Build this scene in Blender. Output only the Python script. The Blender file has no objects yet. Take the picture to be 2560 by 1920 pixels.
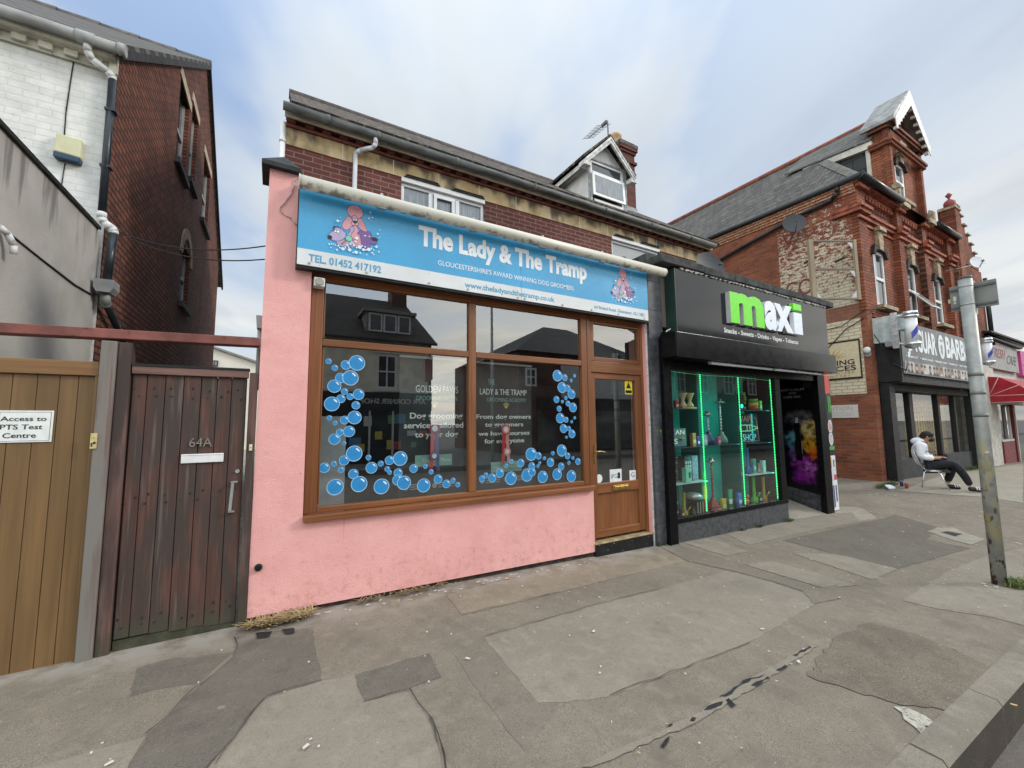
import bpy, bmesh, math, random
from mathutils import Vector, Matrix
SC = bpy.context.scene; COL = SC.collection
R_ = math.radians; random.seed(7)
# ---------------------------------------------------------------- camera
CAMZ = 1.6
def set_camera():
    cd = bpy.data.cameras.new('camera'); co = bpy.data.objects.new('camera', cd); COL.objects.link(co)
    cd.sensor_width = 36.0; cd.lens = 36.0*1037.5/2560; cd.clip_start = .05; cd.clip_end = 3000
    y, p, r = R_(29.9), R_(5.38), R_(-.52)
    f = Vector((math.sin(y)*math.cos(p), math.cos(y)*math.cos(p), math.sin(p)))
    r0 = Vector((math.cos(y), -math.sin(y), 0)); u0 = r0.cross(f)
    rr = math.cos(r)*r0 + math.sin(r)*u0; uu = -math.sin(r)*r0 + math.cos(r)*u0
    m = Matrix((( rr.x, uu.x, -f.x, 0), (rr.y, uu.y, -f.y, 0), (rr.z, uu.z, -f.z, CAMZ), (0, 0, 0, 1)))
    co.matrix_world = m; SC.camera = co
set_camera()
SC.view_settings.view_transform = 'Standard'; SC.view_settings.look = 'None'
SC.view_settings.exposure = 0.25; SC.view_settings.gamma = 1.0
# ---------------------------------------------------------------- node helpers
class NT:
    def __init__(s, tree): s.t = tree; s.n = tree.nodes; s.l = tree.links
    def add(s, kind, **kw):
        nd = s.n.new('ShaderNode'+kind)
        for k, v in kw.items(): setattr(nd, k, v)
        return nd
    def put(s, sock, v):
        if hasattr(v, 'is_output') or hasattr(v, 'links'): s.l.new(v, sock)
        elif isinstance(v, (int, float)): 
            try: sock.default_value = v
            except Exception: sock.default_value = (v, v, v)
        else:
            v = tuple(v)
            sock.default_value = v+(1,) if len(v) == 3 and len(sock.default_value) == 4 else v
    def math(s, op, a, b=0.0, c=None, clamp=False):
        nd = s.add('Math', operation=op); nd.use_clamp = clamp
        s.put(nd.inputs[0], a); s.put(nd.inputs[1], b)
        if c is not None: s.put(nd.inputs[2], c)
        return nd.outputs[0]
    def mix(s, fac, a, b, mode='MIX'):
        nd = s.add('MixRGB', blend_type=mode); s.put(nd.inputs[0], fac); s.put(nd.inputs[1], a); s.put(nd.inputs[2], b)
        return nd.outputs[0]
    def ramp(s, fac, lo, hi, a=0.0, b=1.0, smooth=True):
        nd = s.add('MapRange', interpolation_type='SMOOTHSTEP' if smooth else 'LINEAR'); nd.clamp = True
        s.put(nd.inputs[0], fac); s.put(nd.inputs[1], lo); s.put(nd.inputs[2], hi); s.put(nd.inputs[3], a); s.put(nd.inputs[4], b)
        return nd.outputs[0]
    def vec(s, x, y, z):
        nd = s.add('CombineXYZ'); s.put(nd.inputs[0], x); s.put(nd.inputs[1], y); s.put(nd.inputs[2], z); return nd.outputs[0]
    def sep(s, v):
        nd = s.add('SeparateXYZ'); s.l.new(v, nd.inputs[0]); return nd.outputs
    def noise(s, v, scale, detail=3, rough=.55, out=0):
        nd = s.add('TexNoise'); s.l.new(v, nd.inputs['Vector']); nd.inputs['Scale'].default_value = scale
        nd.inputs['Detail'].default_value = detail; nd.inputs['Roughness'].default_value = rough
        return nd.outputs[out]
    def voro(s, v, scale, feature='F1', out=0):
        nd = s.add('TexVoronoi', feature=feature); s.l.new(v, nd.inputs['Vector']); nd.inputs['Scale'].default_value = scale
        return nd.outputs[out]
    def scale(s, v, k):
        nd = s.add('VectorMath', operation='MULTIPLY'); s.l.new(v, nd.inputs[0]); s.put(nd.inputs[1], k); return nd.outputs[0]
    def bump(s, h, strength, dist=.01, norm=None):
        nd = s.add('Bump'); nd.inputs['Strength'].default_value = strength; nd.inputs['Distance'].default_value = dist
        s.l.new(h, nd.inputs['Height'])
        if norm: s.l.new(norm, nd.inputs['Normal'])
        return nd.outputs[0]
def newmat(name):
    m = bpy.data.materials.new(name); m.use_nodes = True
    t = NT(m.node_tree); b = m.node_tree.nodes['Principled BSDF']
    pos = t.add('NewGeometry').outputs['Position']
    return m, t, b, pos
def mat(name, col, rough=.6, var=.12, scale=6., col2=None, stretch=(1, 1, 1), bump=0., bscale=80., bdist=.004, metal=0., spec=.4, lo=.3, hi=.7, speck=None):
    m, t, b, pos = newmat(name)
    v = t.scale(pos, stretch)
    n = t.noise(v, scale, 4)
    c2 = col2 or tuple(min(1, c*(1+var)) for c in col); c1 = col if col2 else tuple(c*(1-var) for c in col)
    c = t.mix(t.ramp(n, lo, hi), c1, c2)
    if speck:
        w = t.noise(v, speck[0], 2); c = t.mix(t.ramp(w, speck[1], speck[1]+.08), c, speck[2])
    t.put(b.inputs['Base Color'], c); b.inputs['Roughness'].default_value = rough; b.inputs['Metallic'].default_value = metal
    b.inputs['Specular IOR Level'].default_value = spec
    rd = min(.1, rough*.18); rv = t.ramp(t.noise(v, scale*2.3, 3), .3, .7, max(.02, rough-rd), min(1, rough+rd)); t.l.new(rv, b.inputs['Roughness'])
    if bump: t.l.new(t.bump(t.noise(v, bscale, 3), bump, bdist), b.inputs['Normal'])
    return m
def plain(name, col, rough=.5, metal=0., emit=0.):
    m, t, b, pos = newmat(name)
    n = t.noise(pos, 14., 3); t.put(b.inputs['Base Color'], t.mix(t.ramp(n, .3, .7), tuple(c*.93 for c in col), tuple(min(1, c*1.05) for c in col)))
    b.inputs['Roughness'].default_value = rough; b.inputs['Metallic'].default_value = metal
    if emit: b.inputs['Emission Color'].default_value = tuple(col)+(1,); b.inputs['Emission Strength'].default_value = emit
    return m
def axes(t, pos, axis):
    x, y, z = t.sep(pos)
    return (x if axis == 'Y' else y), z, (y if axis == 'Y' else x)
def brick(name, c1, c2, mortar, axis='Y', w=.235, h=.078, ms=.009, bump=.5, dark=.35, paint=None, mb=0.):
    m, t, b, pos = newmat(name)
    u, z, o = axes(t, pos, axis)
    if axis == 'XY': 
        x, y, z = t.sep(pos); u = t.math('ADD', x, y)
    v = t.vec(u, z, 0.0)
    jit = t.noise(pos, 22., 2, out=1)
    nd = t.add('VectorMath', operation='MULTIPLY_ADD'); t.l.new(jit, nd.inputs[0]); nd.inputs[1].default_value = (.012, .008, 0); t.l.new(v, nd.inputs[2])
    br = t.add('TexBrick'); t.l.new(nd.outputs[0], br.inputs['Vector'])
    br.inputs['Scale'].default_value = 1.; br.inputs['Brick Width'].default_value = w; br.inputs['Row Height'].default_value = h
    br.inputs['Mortar Size'].default_value = ms; br.inputs['Mortar Smooth'].default_value = .3; br.inputs['Bias'].default_value = mb
    t.put(br.inputs['Color1'], c1); t.put(br.inputs['Color2'], c2); t.put(br.inputs['Mortar'], mortar)
    n = t.noise(pos, 1.1, 4); c = t.mix(t.ramp(n, .35, .7), br.outputs[0], t.mix(1., br.outputs[0], (1-dark, 1-dark, 1-dark), 'MULTIPLY'))
    n2 = t.noise(pos, 40., 3); c = t.mix(t.ramp(n2, .3, .75, 0, .5), c, t.mix(1., c, (.55, .5, .48), 'MULTIPLY'))
    if paint: c = paint(t, c, u, z, pos, br.outputs[1])
    t.put(b.inputs['Base Color'], c); b.inputs['Roughness'].default_value = .88; b.inputs['Specular IOR Level'].default_value = .25
    hgt = t.math('ADD', t.math('MULTIPLY', br.outputs[1], -1.), t.math('MULTIPLY', n2, .35))
    t.l.new(t.bump(hgt, bump, .012), b.inputs['Normal'])
    return m
def tiles(name, c1, c2, moss, axis='Y', w=.22, h=.16, mossat=.55):
    m, t, b, pos = newmat(name)
    u, z, o = axes(t, pos, axis)
    v = t.vec(u, z, 0.0)
    br = t.add('TexBrick'); t.l.new(v, br.inputs['Vector']); br.inputs['Scale'].default_value = 1.
    br.inputs['Brick Width'].default_value = w; br.inputs['Row Height'].default_value = h; br.inputs['Mortar Size'].default_value = .012
    t.put(br.inputs['Color1'], c1); t.put(br.inputs['Color2'], c2); t.put(br.inputs['Mortar'], tuple(c*.3 for c in c1))
    n = t.noise(pos, 9., 4); c = t.mix(t.ramp(n, mossat, mossat+.12), br.outputs[0], moss)
    n3 = t.noise(pos, 1.3, 3); c = t.mix(t.ramp(n3, .35, .7, 0, .5), c, t.mix(1., c, (.5, .5, .5), 'MULTIPLY'))
    t.put(b.inputs['Base Color'], c); b.inputs['Roughness'].default_value = .85
    sl = t.math('FRACT', t.math('DIVIDE', z, h))
    hg = t.math('ADD', t.math('MULTIPLY', sl, -.6), t.math('ADD', t.math('MULTIPLY', br.outputs[1], -.6), t.math('MULTIPLY', n, .8)))
    t.l.new(t.bump(hg, .9, .03), b.inputs['Normal'])
    return m
def asphalt(name, col, grain=.35, stain=.25, rough=.9, gum=.0, gs=260., warm=None):
    m, t, b, pos = newmat(name)
    n1 = t.noise(pos, gs, 2, .6); n2 = t.noise(pos, 1.7, 5, .6); n3 = t.noise(pos, 38., 4)
    c = t.mix(t.ramp(n1, .38, .62), tuple(x*(1-grain) for x in col), tuple(min(1, x*(1+grain)) for x in col))
    c = t.mix(t.ramp(n2, .35, .68, 0, stain), c, warm or tuple(x*.55 for x in col))
    c = t.mix(t.ramp(n3, .5, .8, 0, .45), c, tuple(x*.5 for x in col))
    n5 = t.noise(pos, 9., 5, .65); c = t.mix(t.ramp(n5, .48, .72, 0, .42), c, tuple(min(1, x*1.35) for x in col)); n6 = t.noise(pos, 4.3, 5, .65); c = t.mix(t.ramp(n6, .52, .72, 0, .5), c, tuple(x*.62 for x in col))
    px, py, pz = t.sep(pos); dust = t.math('MULTIPLY', t.ramp(py, 3.55, 3.97, 0., .75), t.ramp(t.noise(pos, 5., 4), .35, .62)); c = t.mix(t.math('MULTIPLY', dust, t.ramp(px, 5., 4., 0., 1.)), c, (.36, .33, .29))
    fl = t.voro(pos, 21.); fr_ = t.sep(t.voro(pos, 21., out=1))[1]; c = t.mix(t.math('MULTIPLY', t.ramp(fl, .1, .05), t.ramp(fr_, .93, .94)), c, (.5, .46, .4))
    sp = t.voro(pos, 55.); rnd = t.voro(pos, 55., out=1)
    lightstone = t.math('MULTIPLY', t.ramp(sp, .16, .1), t.ramp(t.sep(rnd)[0], .86, .88))
    c = t.mix(t.math('MULTIPLY', lightstone, .6), c, (.5, .47, .42))
    if gum:
        wv = t.add('VectorMath', operation='MULTIPLY_ADD'); t.l.new(t.noise(pos, 6., 2, out=1), wv.inputs[0]); wv.inputs[1].default_value = (.12, .12, .12); t.l.new(pos, wv.inputs[2])
        d = t.voro(wv.outputs[0], 3.3); rr = t.sep(t.voro(wv.outputs[0], 3.3, out=1))[1]
        spot = t.math('MULTIPLY', t.ramp(d, .075, .055), t.ramp(rr, 1-gum, 1-gum+.02))
        c = t.mix(t.math('MULTIPLY', spot, .55), c, tuple(min(1, x*2.0) for x in col))
        d2 = t.voro(wv.outputs[0], 5.1); r2 = t.sep(t.voro(wv.outputs[0], 5.1, out=1))[2]
        c = t.mix(t.math('MULTIPLY', t.math('MULTIPLY', t.ramp(d2, .09, .05), t.ramp(r2, 1-gum*.8, 1-gum*.8+.02)), .6), c, tuple(x*.4 for x in col))
    t.put(b.inputs['Base Color'], c); b.inputs['Roughness'].default_value = rough; b.inputs['Specular IOR Level'].default_value = .3
    t.l.new(t.bump(t.math('ADD', n1, n3), .5, .006), b.inputs['Normal'])
    return m
def glass(name, tint=(.8, .85, .83), base=.23, top=.72):
    m = bpy.data.materials.new(name); m.use_nodes = True; t = NT(m.node_tree); m.node_tree.nodes.clear()
    out = t.add('OutputMaterial'); tr = t.add('BsdfTransparent'); t.put(tr.inputs[0], tint)
    gl = t.add('BsdfGlossy'); gl.inputs['Roughness'].default_value = .0; gl.inputs[0].default_value = (1, 1, 1, 1)
    pos = t.add('NewGeometry').outputs['Position']
    lw = t.add('LayerWeight'); lw.inputs[0].default_value = .5
    f = t.math('ADD', t.math('MULTIPLY', t.math('POWER', lw.outputs['Facing'], 4.), top), base, clamp=True)
    mx = t.add('MixShader'); t.l.new(f, mx.inputs[0]); t.l.new(tr.outputs[0], mx.inputs[1]); t.l.new(gl.outputs[0], mx.inputs[2])
    t.l.new(mx.outputs[0], out.inputs[0]); return m
# ---------------------------------------------------------------- world: hazy blue sky behind streaked cloud, brighter behind the camera
SUN_EL, SUN_AZ = 30., 118.
def set_world():
    w = bpy.data.worlds.new('World'); SC.world = w; w.use_nodes = True
    t = NT(w.node_tree); bg = w.node_tree.nodes['Background']; bg.inputs[1].default_value = .1
    d = t.add('TexCoord').outputs['Generated']; x, y, z = t.sep(d)
    sky = t.add('TexSky', sky_type='NISHITA'); sky.sun_disc = False; sky.sun_elevation = R_(SUN_EL); sky.sun_rotation = R_(SUN_AZ)
    a = R_(27.); zz = t.math('MAXIMUM', t.math('ADD', z, .12), .05)
    al = t.math('DIVIDE', t.math('ADD', t.math('MULTIPLY', x, math.sin(a)), t.math('MULTIPLY', y, math.cos(a))), zz)
    ac = t.math('DIVIDE', t.math('SUBTRACT', t.math('MULTIPLY', x, math.cos(a)), t.math('MULTIPLY', y, math.sin(a))), zz)
    v = t.vec(t.math('MULTIPLY', ac, 1.0), t.math('MULTIPLY', al, .55), 3.1)
    n = t.noise(v, 1.25, 5, .5); n2 = t.noise(t.vec(t.math('MULTIPLY', ac, 2.3), t.math('MULTIPLY', al, .95), 7.3), 1.1, 4, .5)
    cl = t.math('ADD', t.math('MULTIPLY', n, .72), t.math('MULTIPLY', n2, .28))
    mask = t.ramp(cl, .40, .58)
    hor = t.ramp(z, .02, .55, 1., 0.)
    veil = t.mix(hor, (3.3, 4.5, 6.7), (5.6, 6.4, 7.3))
    blue = t.mix(.12, veil, t.mix(1., sky.outputs[0], (1., 1., 1.), 'MULTIPLY'))
    east = t.ramp(t.math('SUBTRACT', t.math('MULTIPLY', x, .8), t.math('MULTIPLY', y, .1)), .1, .8)
    cloud = t.mix(hor, (6.6, 7.1, 7.4), t.mix(east, (8.2, 8.3, 7.9), (8.6, 8.3, 7.5)))
    grey = t.ramp(t.math('ADD', t.math('MULTIPLY', n2, .6), t.math('MULTIPLY', n, .4)), .42, .62, 0, .8)
    cloud = t.mix(grey, cloud, (5.0, 5.5, 6.1))
    m = t.math('MAXIMUM', mask, t.ramp(z, .0, .22, .9, 0.), clamp=True)
    m = t.math('MAXIMUM', m, t.math('MULTIPLY', east, .75))
    col = t.mix(m, blue, cloud)
    back = t.ramp(t.math('ADD', t.math('MULTIPLY', y, -.87), t.math('MULTIPLY', x, -.5)), -.5, .4, 1., 2.6)
    up = t.ramp(z, .5, 1., 0., .6)
    gain = t.math('ADD', back, up); warm = t.ramp(gain, 1., 2.2, 0., 1.); col = t.mix(warm, col, t.mix(1., col, (1.06, 1.0, .90), 'MULTIPLY'))
    col = t.mix(1., col, t.vec(gain, gain, gain), 'MULTIPLY')
    gnd = t.ramp(z, -.06, 0., 1., 0.)
    col = t.mix(gnd, col, (2.0, 1.9, 1.75))
    t.l.new(col, bg.inputs[0])
set_world()
def set_sun():
    sd = bpy.data.lights.new('sun', 'SUN'); sd.energy = 1.3; sd.angle = R_(10.); sd.color = (1., .95, .87)
    so = bpy.data.objects.new('sun', sd); COL.objects.link(so)
    el, az = R_(SUN_EL), R_(SUN_AZ)
    dv = Vector((math.sin(az)*math.cos(el), math.cos(az)*math.cos(el), math.sin(el)))
    so.rotation_euler = dv.to_track_quat('Z', 'Y').to_euler(); so.location = (20, -20, 30)
set_sun()
# ---------------------------------------------------------------- mesh helpers
class MB:
    def __init__(s, xf=None): s.b = bmesh.new(); s.xf = xf; s.mi = 0
    def V(s, p):
        p = Vector(p); return s.b.verts.new(s.xf(p) if s.xf else p)
    def face(s, pts, mi=None):
        f = s.b.faces.new([s.V(p) for p in pts]); f.material_index = s.mi if mi is None else mi; return f
    def prism(s, pts, ext, mi=None):
        mi = s.mi if mi is None else mi
        e = Vector(ext); a = [s.V(p) for p in pts]; q = [s.V(Vector(p)+e) for p in pts]; n = len(a)
        fs = [s.b.faces.new(a), s.b.faces.new(q[::-1])]
        for i in range(n): fs.append(s.b.faces.new((a[i], q[i], q[(i+1) % n], a[(i+1) % n])))
        for f in fs: f.material_index = mi
        return s
    def box(s, x0, x1, y0, y1, z0, z1, mi=None):
        return s.prism([(x0, y0, z0), (x1, y0, z0), (x1, y0, z1), (x0, y0, z1)], (0, y1-y0, 0), mi)
    def cyl(s, p0, p1, r0, r1=None, n=12, mi=None):
        mi = s.mi if mi is None else mi
        r1 = r0 if r1 is None else r1; p0, p1 = Vector(p0), Vector(p1); d = (p1-p0).normalized()
        a = d.orthogonal().normalized(); c = d.cross(a); A, B = [], []
        for i in range(n):
            w = 2*math.pi*i/n; o = a*math.cos(w)+c*math.sin(w); A.append(s.V(p0+o*r0)); B.append(s.V(p1+o*r1))
        fs = [s.b.faces.new(A[::-1]), s.b.faces.new(B)]
        for i in range(n):
            f = s.b.faces.new((A[i], A[(i+1) % n], B[(i+1) % n], B[i])); f.smooth = True; fs.append(f)
        for f in fs: f.material_index = mi
        return s
    def tube(s, pts, r, n=8, mi=None):
        for i in range(len(pts)-1):
            s.cyl(pts[i], pts[i+1], r, r, n, mi)
            if 0 < i: s.ball(pts[i], (r*1.0,)*3, 8, 6, mi)
        return s
    def ball(s, c, r, nu=12, nv=8, mi=None):
        mi = s.mi if mi is None else mi
        c = Vector(c); rings = []
        for j in range(1, nv):
            ph = math.pi*j/nv
            rings.append([s.V(c+Vector((r[0]*math.sin(ph)*math.cos(2*math.pi*i/nu), r[1]*math.sin(ph)*math.sin(2*math.pi*i/nu), r[2]*math.cos(ph)))) for i in range(nu)])
        t_, b_ = s.V(c+Vector((0, 0, r[2]))), s.V(c-Vector((0, 0, r[2]))); fs = []
        for i in range(nu):
            k = (i+1) % nu
            fs.append(s.b.faces.new((t_, rings[0][i], rings[0][k]))); fs.append(s.b.faces.new((b_, rings[-1][k], rings[-1][i])))
            for j in range(nv-2): fs.append(s.b.faces.new((rings[j][i], rings[j+1][i], rings[j+1][k], rings[j][k])))
        for f in fs: f.smooth = True; f.material_index = mi
        return s
    def lathe(s, c, prof, n=16, mi=None):
        mi = s.mi if mi is None else mi
        c = Vector(c); rings = [[s.V(c+Vector((r*math.cos(2*math.pi*i/n), r*math.sin(2*math.pi*i/n), z))) for i in range(n)] for r, z in prof]; fs = []
        for a, b in zip(rings, rings[1:]):
            for i in range(n): fs.append(s.b.faces.new((a[i], a[(i+1) % n], b[(i+1) % n], b[i])))
        fs.append(s.b.faces.new(rings[0][::-1])); fs.append(s.b.faces.new(rings[-1]))
        for f in fs: f.smooth = len(f.verts) == 4; f.material_index = mi
        return s
    def wall(s, axis, c, outer, holes=(), reveal=.1, mi=None, rmi=None):
        mi = s.mi if mi is None else mi
        P = (lambda u, z, o=0.: (u, c+o, z)) if axis == 'Y' else (lambda u, z, o=0.: (c+o, u, z))
        loops = [list(outer)]+[[(h[0], h[2]), (h[1], h[2]), (h[1], h[3]), (h[0], h[3])] for h in holes]; es = []
        for lp in loops:
            vs = [s.V(P(*q)) for q in lp]
            es += [s.b.edges.new((vs[i], vs[(i+1) % len(vs)])) for i in range(len(vs))]
        g = bmesh.ops.triangle_fill(s.b, use_beauty=True, edges=es)
        for f in g['geom']:
            if isinstance(f, bmesh.types.BMFace): f.material_index = mi
        for lp in loops[1:]:
            for i in range(4):
                a, b = lp[i], lp[(i+1) % 4]
                s.face([P(*a), P(*b), P(*b, reveal), P(*a, reveal)], mi if rmi is None else rmi)
        return s
    def build_each(s, name, mats, parent=None, bevel=0.):
        bmesh.ops.recalc_face_normals(s.b, faces=s.b.faces[:]); seen = set(); last = None
        for f0 in s.b.faces:
            if f0 in seen: continue
            isl, st = [], [f0]; seen.add(f0)
            while st:
                f = st.pop(); isl.append(f)
                for e in f.edges:
                    for g in e.link_faces:
                        if g not in seen: seen.add(g); st.append(g)
            q = MB(); vm = {}
            for f in isl:
                for v in f.verts:
                    if v not in vm: vm[v] = q.b.verts.new(v.co)
                nf = q.b.faces.new([vm[v] for v in f.verts]); nf.material_index = f.material_index; nf.smooth = f.smooth
            last = q.build(name, mats, parent, bevel, recalc=False)
        s.b.free(); return last
    def build(s, name, mats, parent=None, bevel=0., smooth=False, recalc=True):
        if recalc: bmesh.ops.recalc_face_normals(s.b, faces=s.b.faces[:])
        me = bpy.data.meshes.new(name); s.b.to_mesh(me); s.b.free()
        for m in (mats if isinstance(mats, (list, tuple)) else [mats]): me.materials.append(m)
        if smooth:
            for p in me.polygons: p.use_smooth = True
        o = bpy.data.objects.new(name, me); COL.objects.link(o)
        if parent is not None: setpar(o, parent)
        if bevel:
            b = o.modifiers.new('bevel', 'BEVEL'); b.width = bevel; b.segments = 2; b.limit_method = 'ANGLE'; b.angle_limit = R_(40)
        return o
def setpar(o, parent):
    o.parent = parent; mw = Matrix.Identity(4); q = parent
    chain = []
    while q is not None: chain.append(q); q = q.parent
    for q in reversed(chain): mw = mw @ q.matrix_parent_inverse @ q.matrix_basis
    o.matrix_parent_inverse = mw.inverted()
def thing(name, label, cat, loc=(0, 0, 0), group=None):
    o = bpy.data.objects.new(name, None); COL.objects.link(o); o.empty_display_size = .2; o.location = loc
    return tag(o, label, cat, group)
def tag(o, label, cat, group=None):
    o['label'] = label; o['category'] = cat
    if group: o['group'] = group
    return o
def struct(o, kind='structure'): o['kind'] = kind; return o
def dup(root, off, label=None, parent=None):
    r = root.copy(); COL.objects.link(r); r.location = Vector(root.location)+Vector(off)
    if label: r['label'] = label
    for ch in root.children:
        c = ch.copy(); COL.objects.link(c); c.parent = r
        for g in ch.children:
            e = g.copy(); COL.objects.link(e); e.parent = c
    return r
_txt = {}
def textmesh(body, bold):
    k = (body, bold)
    if k in _txt: return _txt[k]
    cu = bpy.data.curves.new('lettering', 'FONT'); cu.body = body; cu.resolution_u = 3; cu.offset = bold
    o = bpy.data.objects.new('lettering', cu); COL.objects.link(o)
    dg = bpy.context.evaluated_depsgraph_get(); dg.update()
    me = bpy.data.meshes.new_from_object(o.evaluated_get(dg))
    vs = [v.co.copy() for v in me.vertices]; fs = [tuple(p.vertices) for p in me.polygons]
    bpy.data.objects.remove(o); bpy.data.curves.remove(cu); bpy.data.meshes.remove(me)
    _txt[k] = (vs, fs); return vs, fs
def lettering(name, body, fr, box, m, parent, bold=0., depth=0., italic=0., side=None):
    """box = u0,u1,z0,z1 : z0 baseline, z1 cap height; fr(u,z,d) -> world point, d towards the viewer"""
    u0, u1, z0, z1 = box
    vs, fs = textmesh(body, bold); hv, _ = textmesh('H', bold)
    x0 = min(v.x for v in vs); x1 = max(v.x for v in vs); y0 = min(v.y for v in hv); h = max(v.y for v in hv)-y0
    b = bmesh.new()
    P = lambda v, d: Vector(fr(u0+(v.x-x0)/(x1-x0)*(u1-u0)+italic*(v.y-y0)/h, z0+(v.y-y0)/h*(z1-z0), d))
    top = [b.verts.new(P(v, depth)) for v in vs]
    for f in fs: b.faces.new([top[i] for i in f])
    if depth:
        back = [b.verts.new(P(v, 0.)) for v in vs]; cnt = {}
        for f in fs:
            for i in range(len(f)):
                e = (f[i], f[(i+1) % len(f)]); cnt[e] = 1
        for (a, c) in list(cnt):
            if (c, a) not in cnt:
                q = b.faces.new((top[a], back[a], back[c], top[c])); q.material_index = 1 if side else 0
    me = bpy.data.meshes.new(name); b.to_mesh(me); b.free(); me.materials.append(m)
    if side: me.materials.append(side)
    o = bpy.data.objects.new(name, me); COL.objects.link(o)
    if parent is not None: setpar(o, parent)
    return o
FY = lambda Y: (lambda u, z, d: (u, Y-d, z))
def evalmesh(o, name, m, parent=None):
    dg = bpy.context.evaluated_depsgraph_get(); dg.update()
    me = bpy.data.meshes.new_from_object(o.evaluated_get(dg)); bpy.data.objects.remove(o)
    me.materials.clear(); me.materials.append(m)
    for p in me.polygons: p.use_smooth = True
    r = bpy.data.objects.new(name, me); COL.objects.link(r)
    if parent is not None: setpar(r, parent)
    return r
def skin(name, pts, edges, m, parent=None, sub=2, root=0):
    me = bpy.data.meshes.new(name); me.from_pydata([p[0] for p in pts], edges, [])
    o = bpy.data.objects.new(name, me); COL.objects.link(o)
    md = o.modifiers.new('skin', 'SKIN'); md.use_smooth_shade = True
    for i, p in enumerate(pts):
        sv = me.skin_vertices[0].data[i]; r = p[1]; sv.radius = r if isinstance(r, tuple) else (r, r); sv.use_root = (i == root)
    s2 = o.modifiers.new('sub', 'SUBSURF'); s2.levels = sub; s2.render_levels = sub
    return evalmesh(o, name, m, parent)
# ---------------------------------------------------------------- ground heights: a pavement falling gently to the right and to the kerb
GX = [-40, .3, 9.4, 13.4, 20, 26, 90]; GZ = [.045, .045, -.132, .036, -.06, -.155, -.7]
def gz(x, y):
    i = 0
    while i < len(GX)-2 and x > GX[i+1]: i += 1
    k = min(1, max(0, (x-GX[i])/(GX[i+1]-GX[i])))
    return GZ[i]+k*(GZ[i+1]-GZ[i])-.012*max(0, 4-y)
DATA = {}
DATA['slab_a'] = [(1.423,2.939),(2.561,2.965),(3.347,2.946),(4.444,2.961),(4.53,2.537),(4.524,2.24),(4.302,2.041),(3.121,1.944),(2.431,1.957),(1.782,1.974),(1.488,2.08),(1.382,2.139)]
DATA['slab_b'] = [(0.016,2.915),(0.33,2.941),(0.509,2.901),(0.516,2.618),(0.776,2.592),(0.79,2.333),(0.77,2.122),(0.77,2.008),(0.789,1.913),(-0.257,2.386)]
DATA['dark_c'] = [(0.504,2.903),(1.005,2.927),(0.982,2.625),(0.514,2.611)]
DATA['mid_d'] = [(1.146,2.875),(1.413,2.931),(1.382,2.139),(1.484,2.075),(1.129,1.855),(1.118,2.031),(1.123,2.353)]
DATA['light_e'] = [(1.458,3.803),(2.247,3.848),(3.344,3.846),(3.894,3.965),(4.432,3.946),(4.423,3.833),(4.3,3.391),(3.262,3.366),(2.429,3.345),(1.424,3.34)]
DATA['dark_g'] = [(-0.174,3.816),(0.326,3.677),(0.325,2.933),(0.032,2.946),(-0.178,2.505),(-0.229,2.388),(-0.536,2.565),(-0.493,2.906),(-0.326,3.257),(-0.164,3.519)]
DATA['light_h'] = [(-0.902,2.912),(-0.654,2.902),(-0.494,2.894),(-0.536,2.565),(-0.904,2.779)]
DATA['dark_i'] = [(-0.662,3.333),(-0.702,3.683),(-0.576,3.715),(-0.178,3.596),(-0.33,3.286),(-0.47,3.331),(-0.564,3.351)]
DATA['light_j1'] = [(5.769,2.946),(6.227,2.682),(6.226,2.07),(5.54,2.059)]
DATA['light_j2'] = [(4.792,2.956),(5.227,2.911),(5.215,2.064),(4.81,2.204)]
DATA['light_j3'] = [(4.915,3.897),(5.446,3.857),(5.347,3.259),(4.893,3.277)]
DATA['light_j4'] = [(5.967,4.043),(7.914,4.036),(9.937,3.998),(9.251,3.301),(7.177,3.431),(5.626,3.424)]
DATA['dark_j'] = [(6.296,3.342),(9.188,3.28),(9.884,3.244),(9.433,2.578),(8.241,2.377),(8.222,1.936),(6.226,2.07),(6.227,2.682)]
DATA['dark_k'] = [(4.461,3.864),(4.778,3.89),(4.768,3.066),(4.727,2.278),(4.786,2.194),(5.065,2.18),(4.68,1.993),(4.312,2.046),(4.524,2.24),(4.53,2.537),(4.444,2.961),(4.3,3.391)]
DATA['pale_l'] = [(8.908,2.559),(9.386,2.566),(9.569,2.441),(9.041,1.97),(8.443,1.985),(8.606,2.252)]
DATA['cover_l'] = [(9.027,2.444),(9.218,2.403),(9.168,2.237),(8.858,2.237)]
DATA['conc_m'] = [(5.137,1.699),(6.657,1.77),(8.039,1.729),(8.894,1.591),(5.396,1.016),(5.386,1.188),(5.19,1.473)]
DATA['brown_n'] = [(3.751,1.674),(4.328,1.647),(4.414,1.389),(4.274,0.959),(3.382,0.959),(3.19,1.165),(3.047,1.519)]
DATA['paint_p'] = [(3.152,1.125),(3.212,1.088),(3.174,0.952),(3.011,0.967),(3.07,1.054)]
DATA['conc_q'] = [(12.359,3.947),(13.587,3.989),(17.565,4.48),(19.616,4.25),(25.964,4.377),(12.544,2.177),(12.747,2.752),(12.525,3.229)]
DATA['conc_top'] = [(10.276,5.191),(10.112,4.807),(9.538,4.179),(9.301,4.018),(9.869,4.059),(10.019,3.898),(9.918,3.727),(9.351,3.323),(8.77,3.361),(9.45,3.751),(8.916,3.972),(8.043,4.078)]
DATA['strip_o'] = [(1.308,1.662),(1.542,1.658),(2.079,1.633),(2.667,1.676),(3.475,1.704),(3.514,1.667),(2.65,1.614),(2.057,1.59),(1.536,1.624),(1.35,1.638)]
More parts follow.
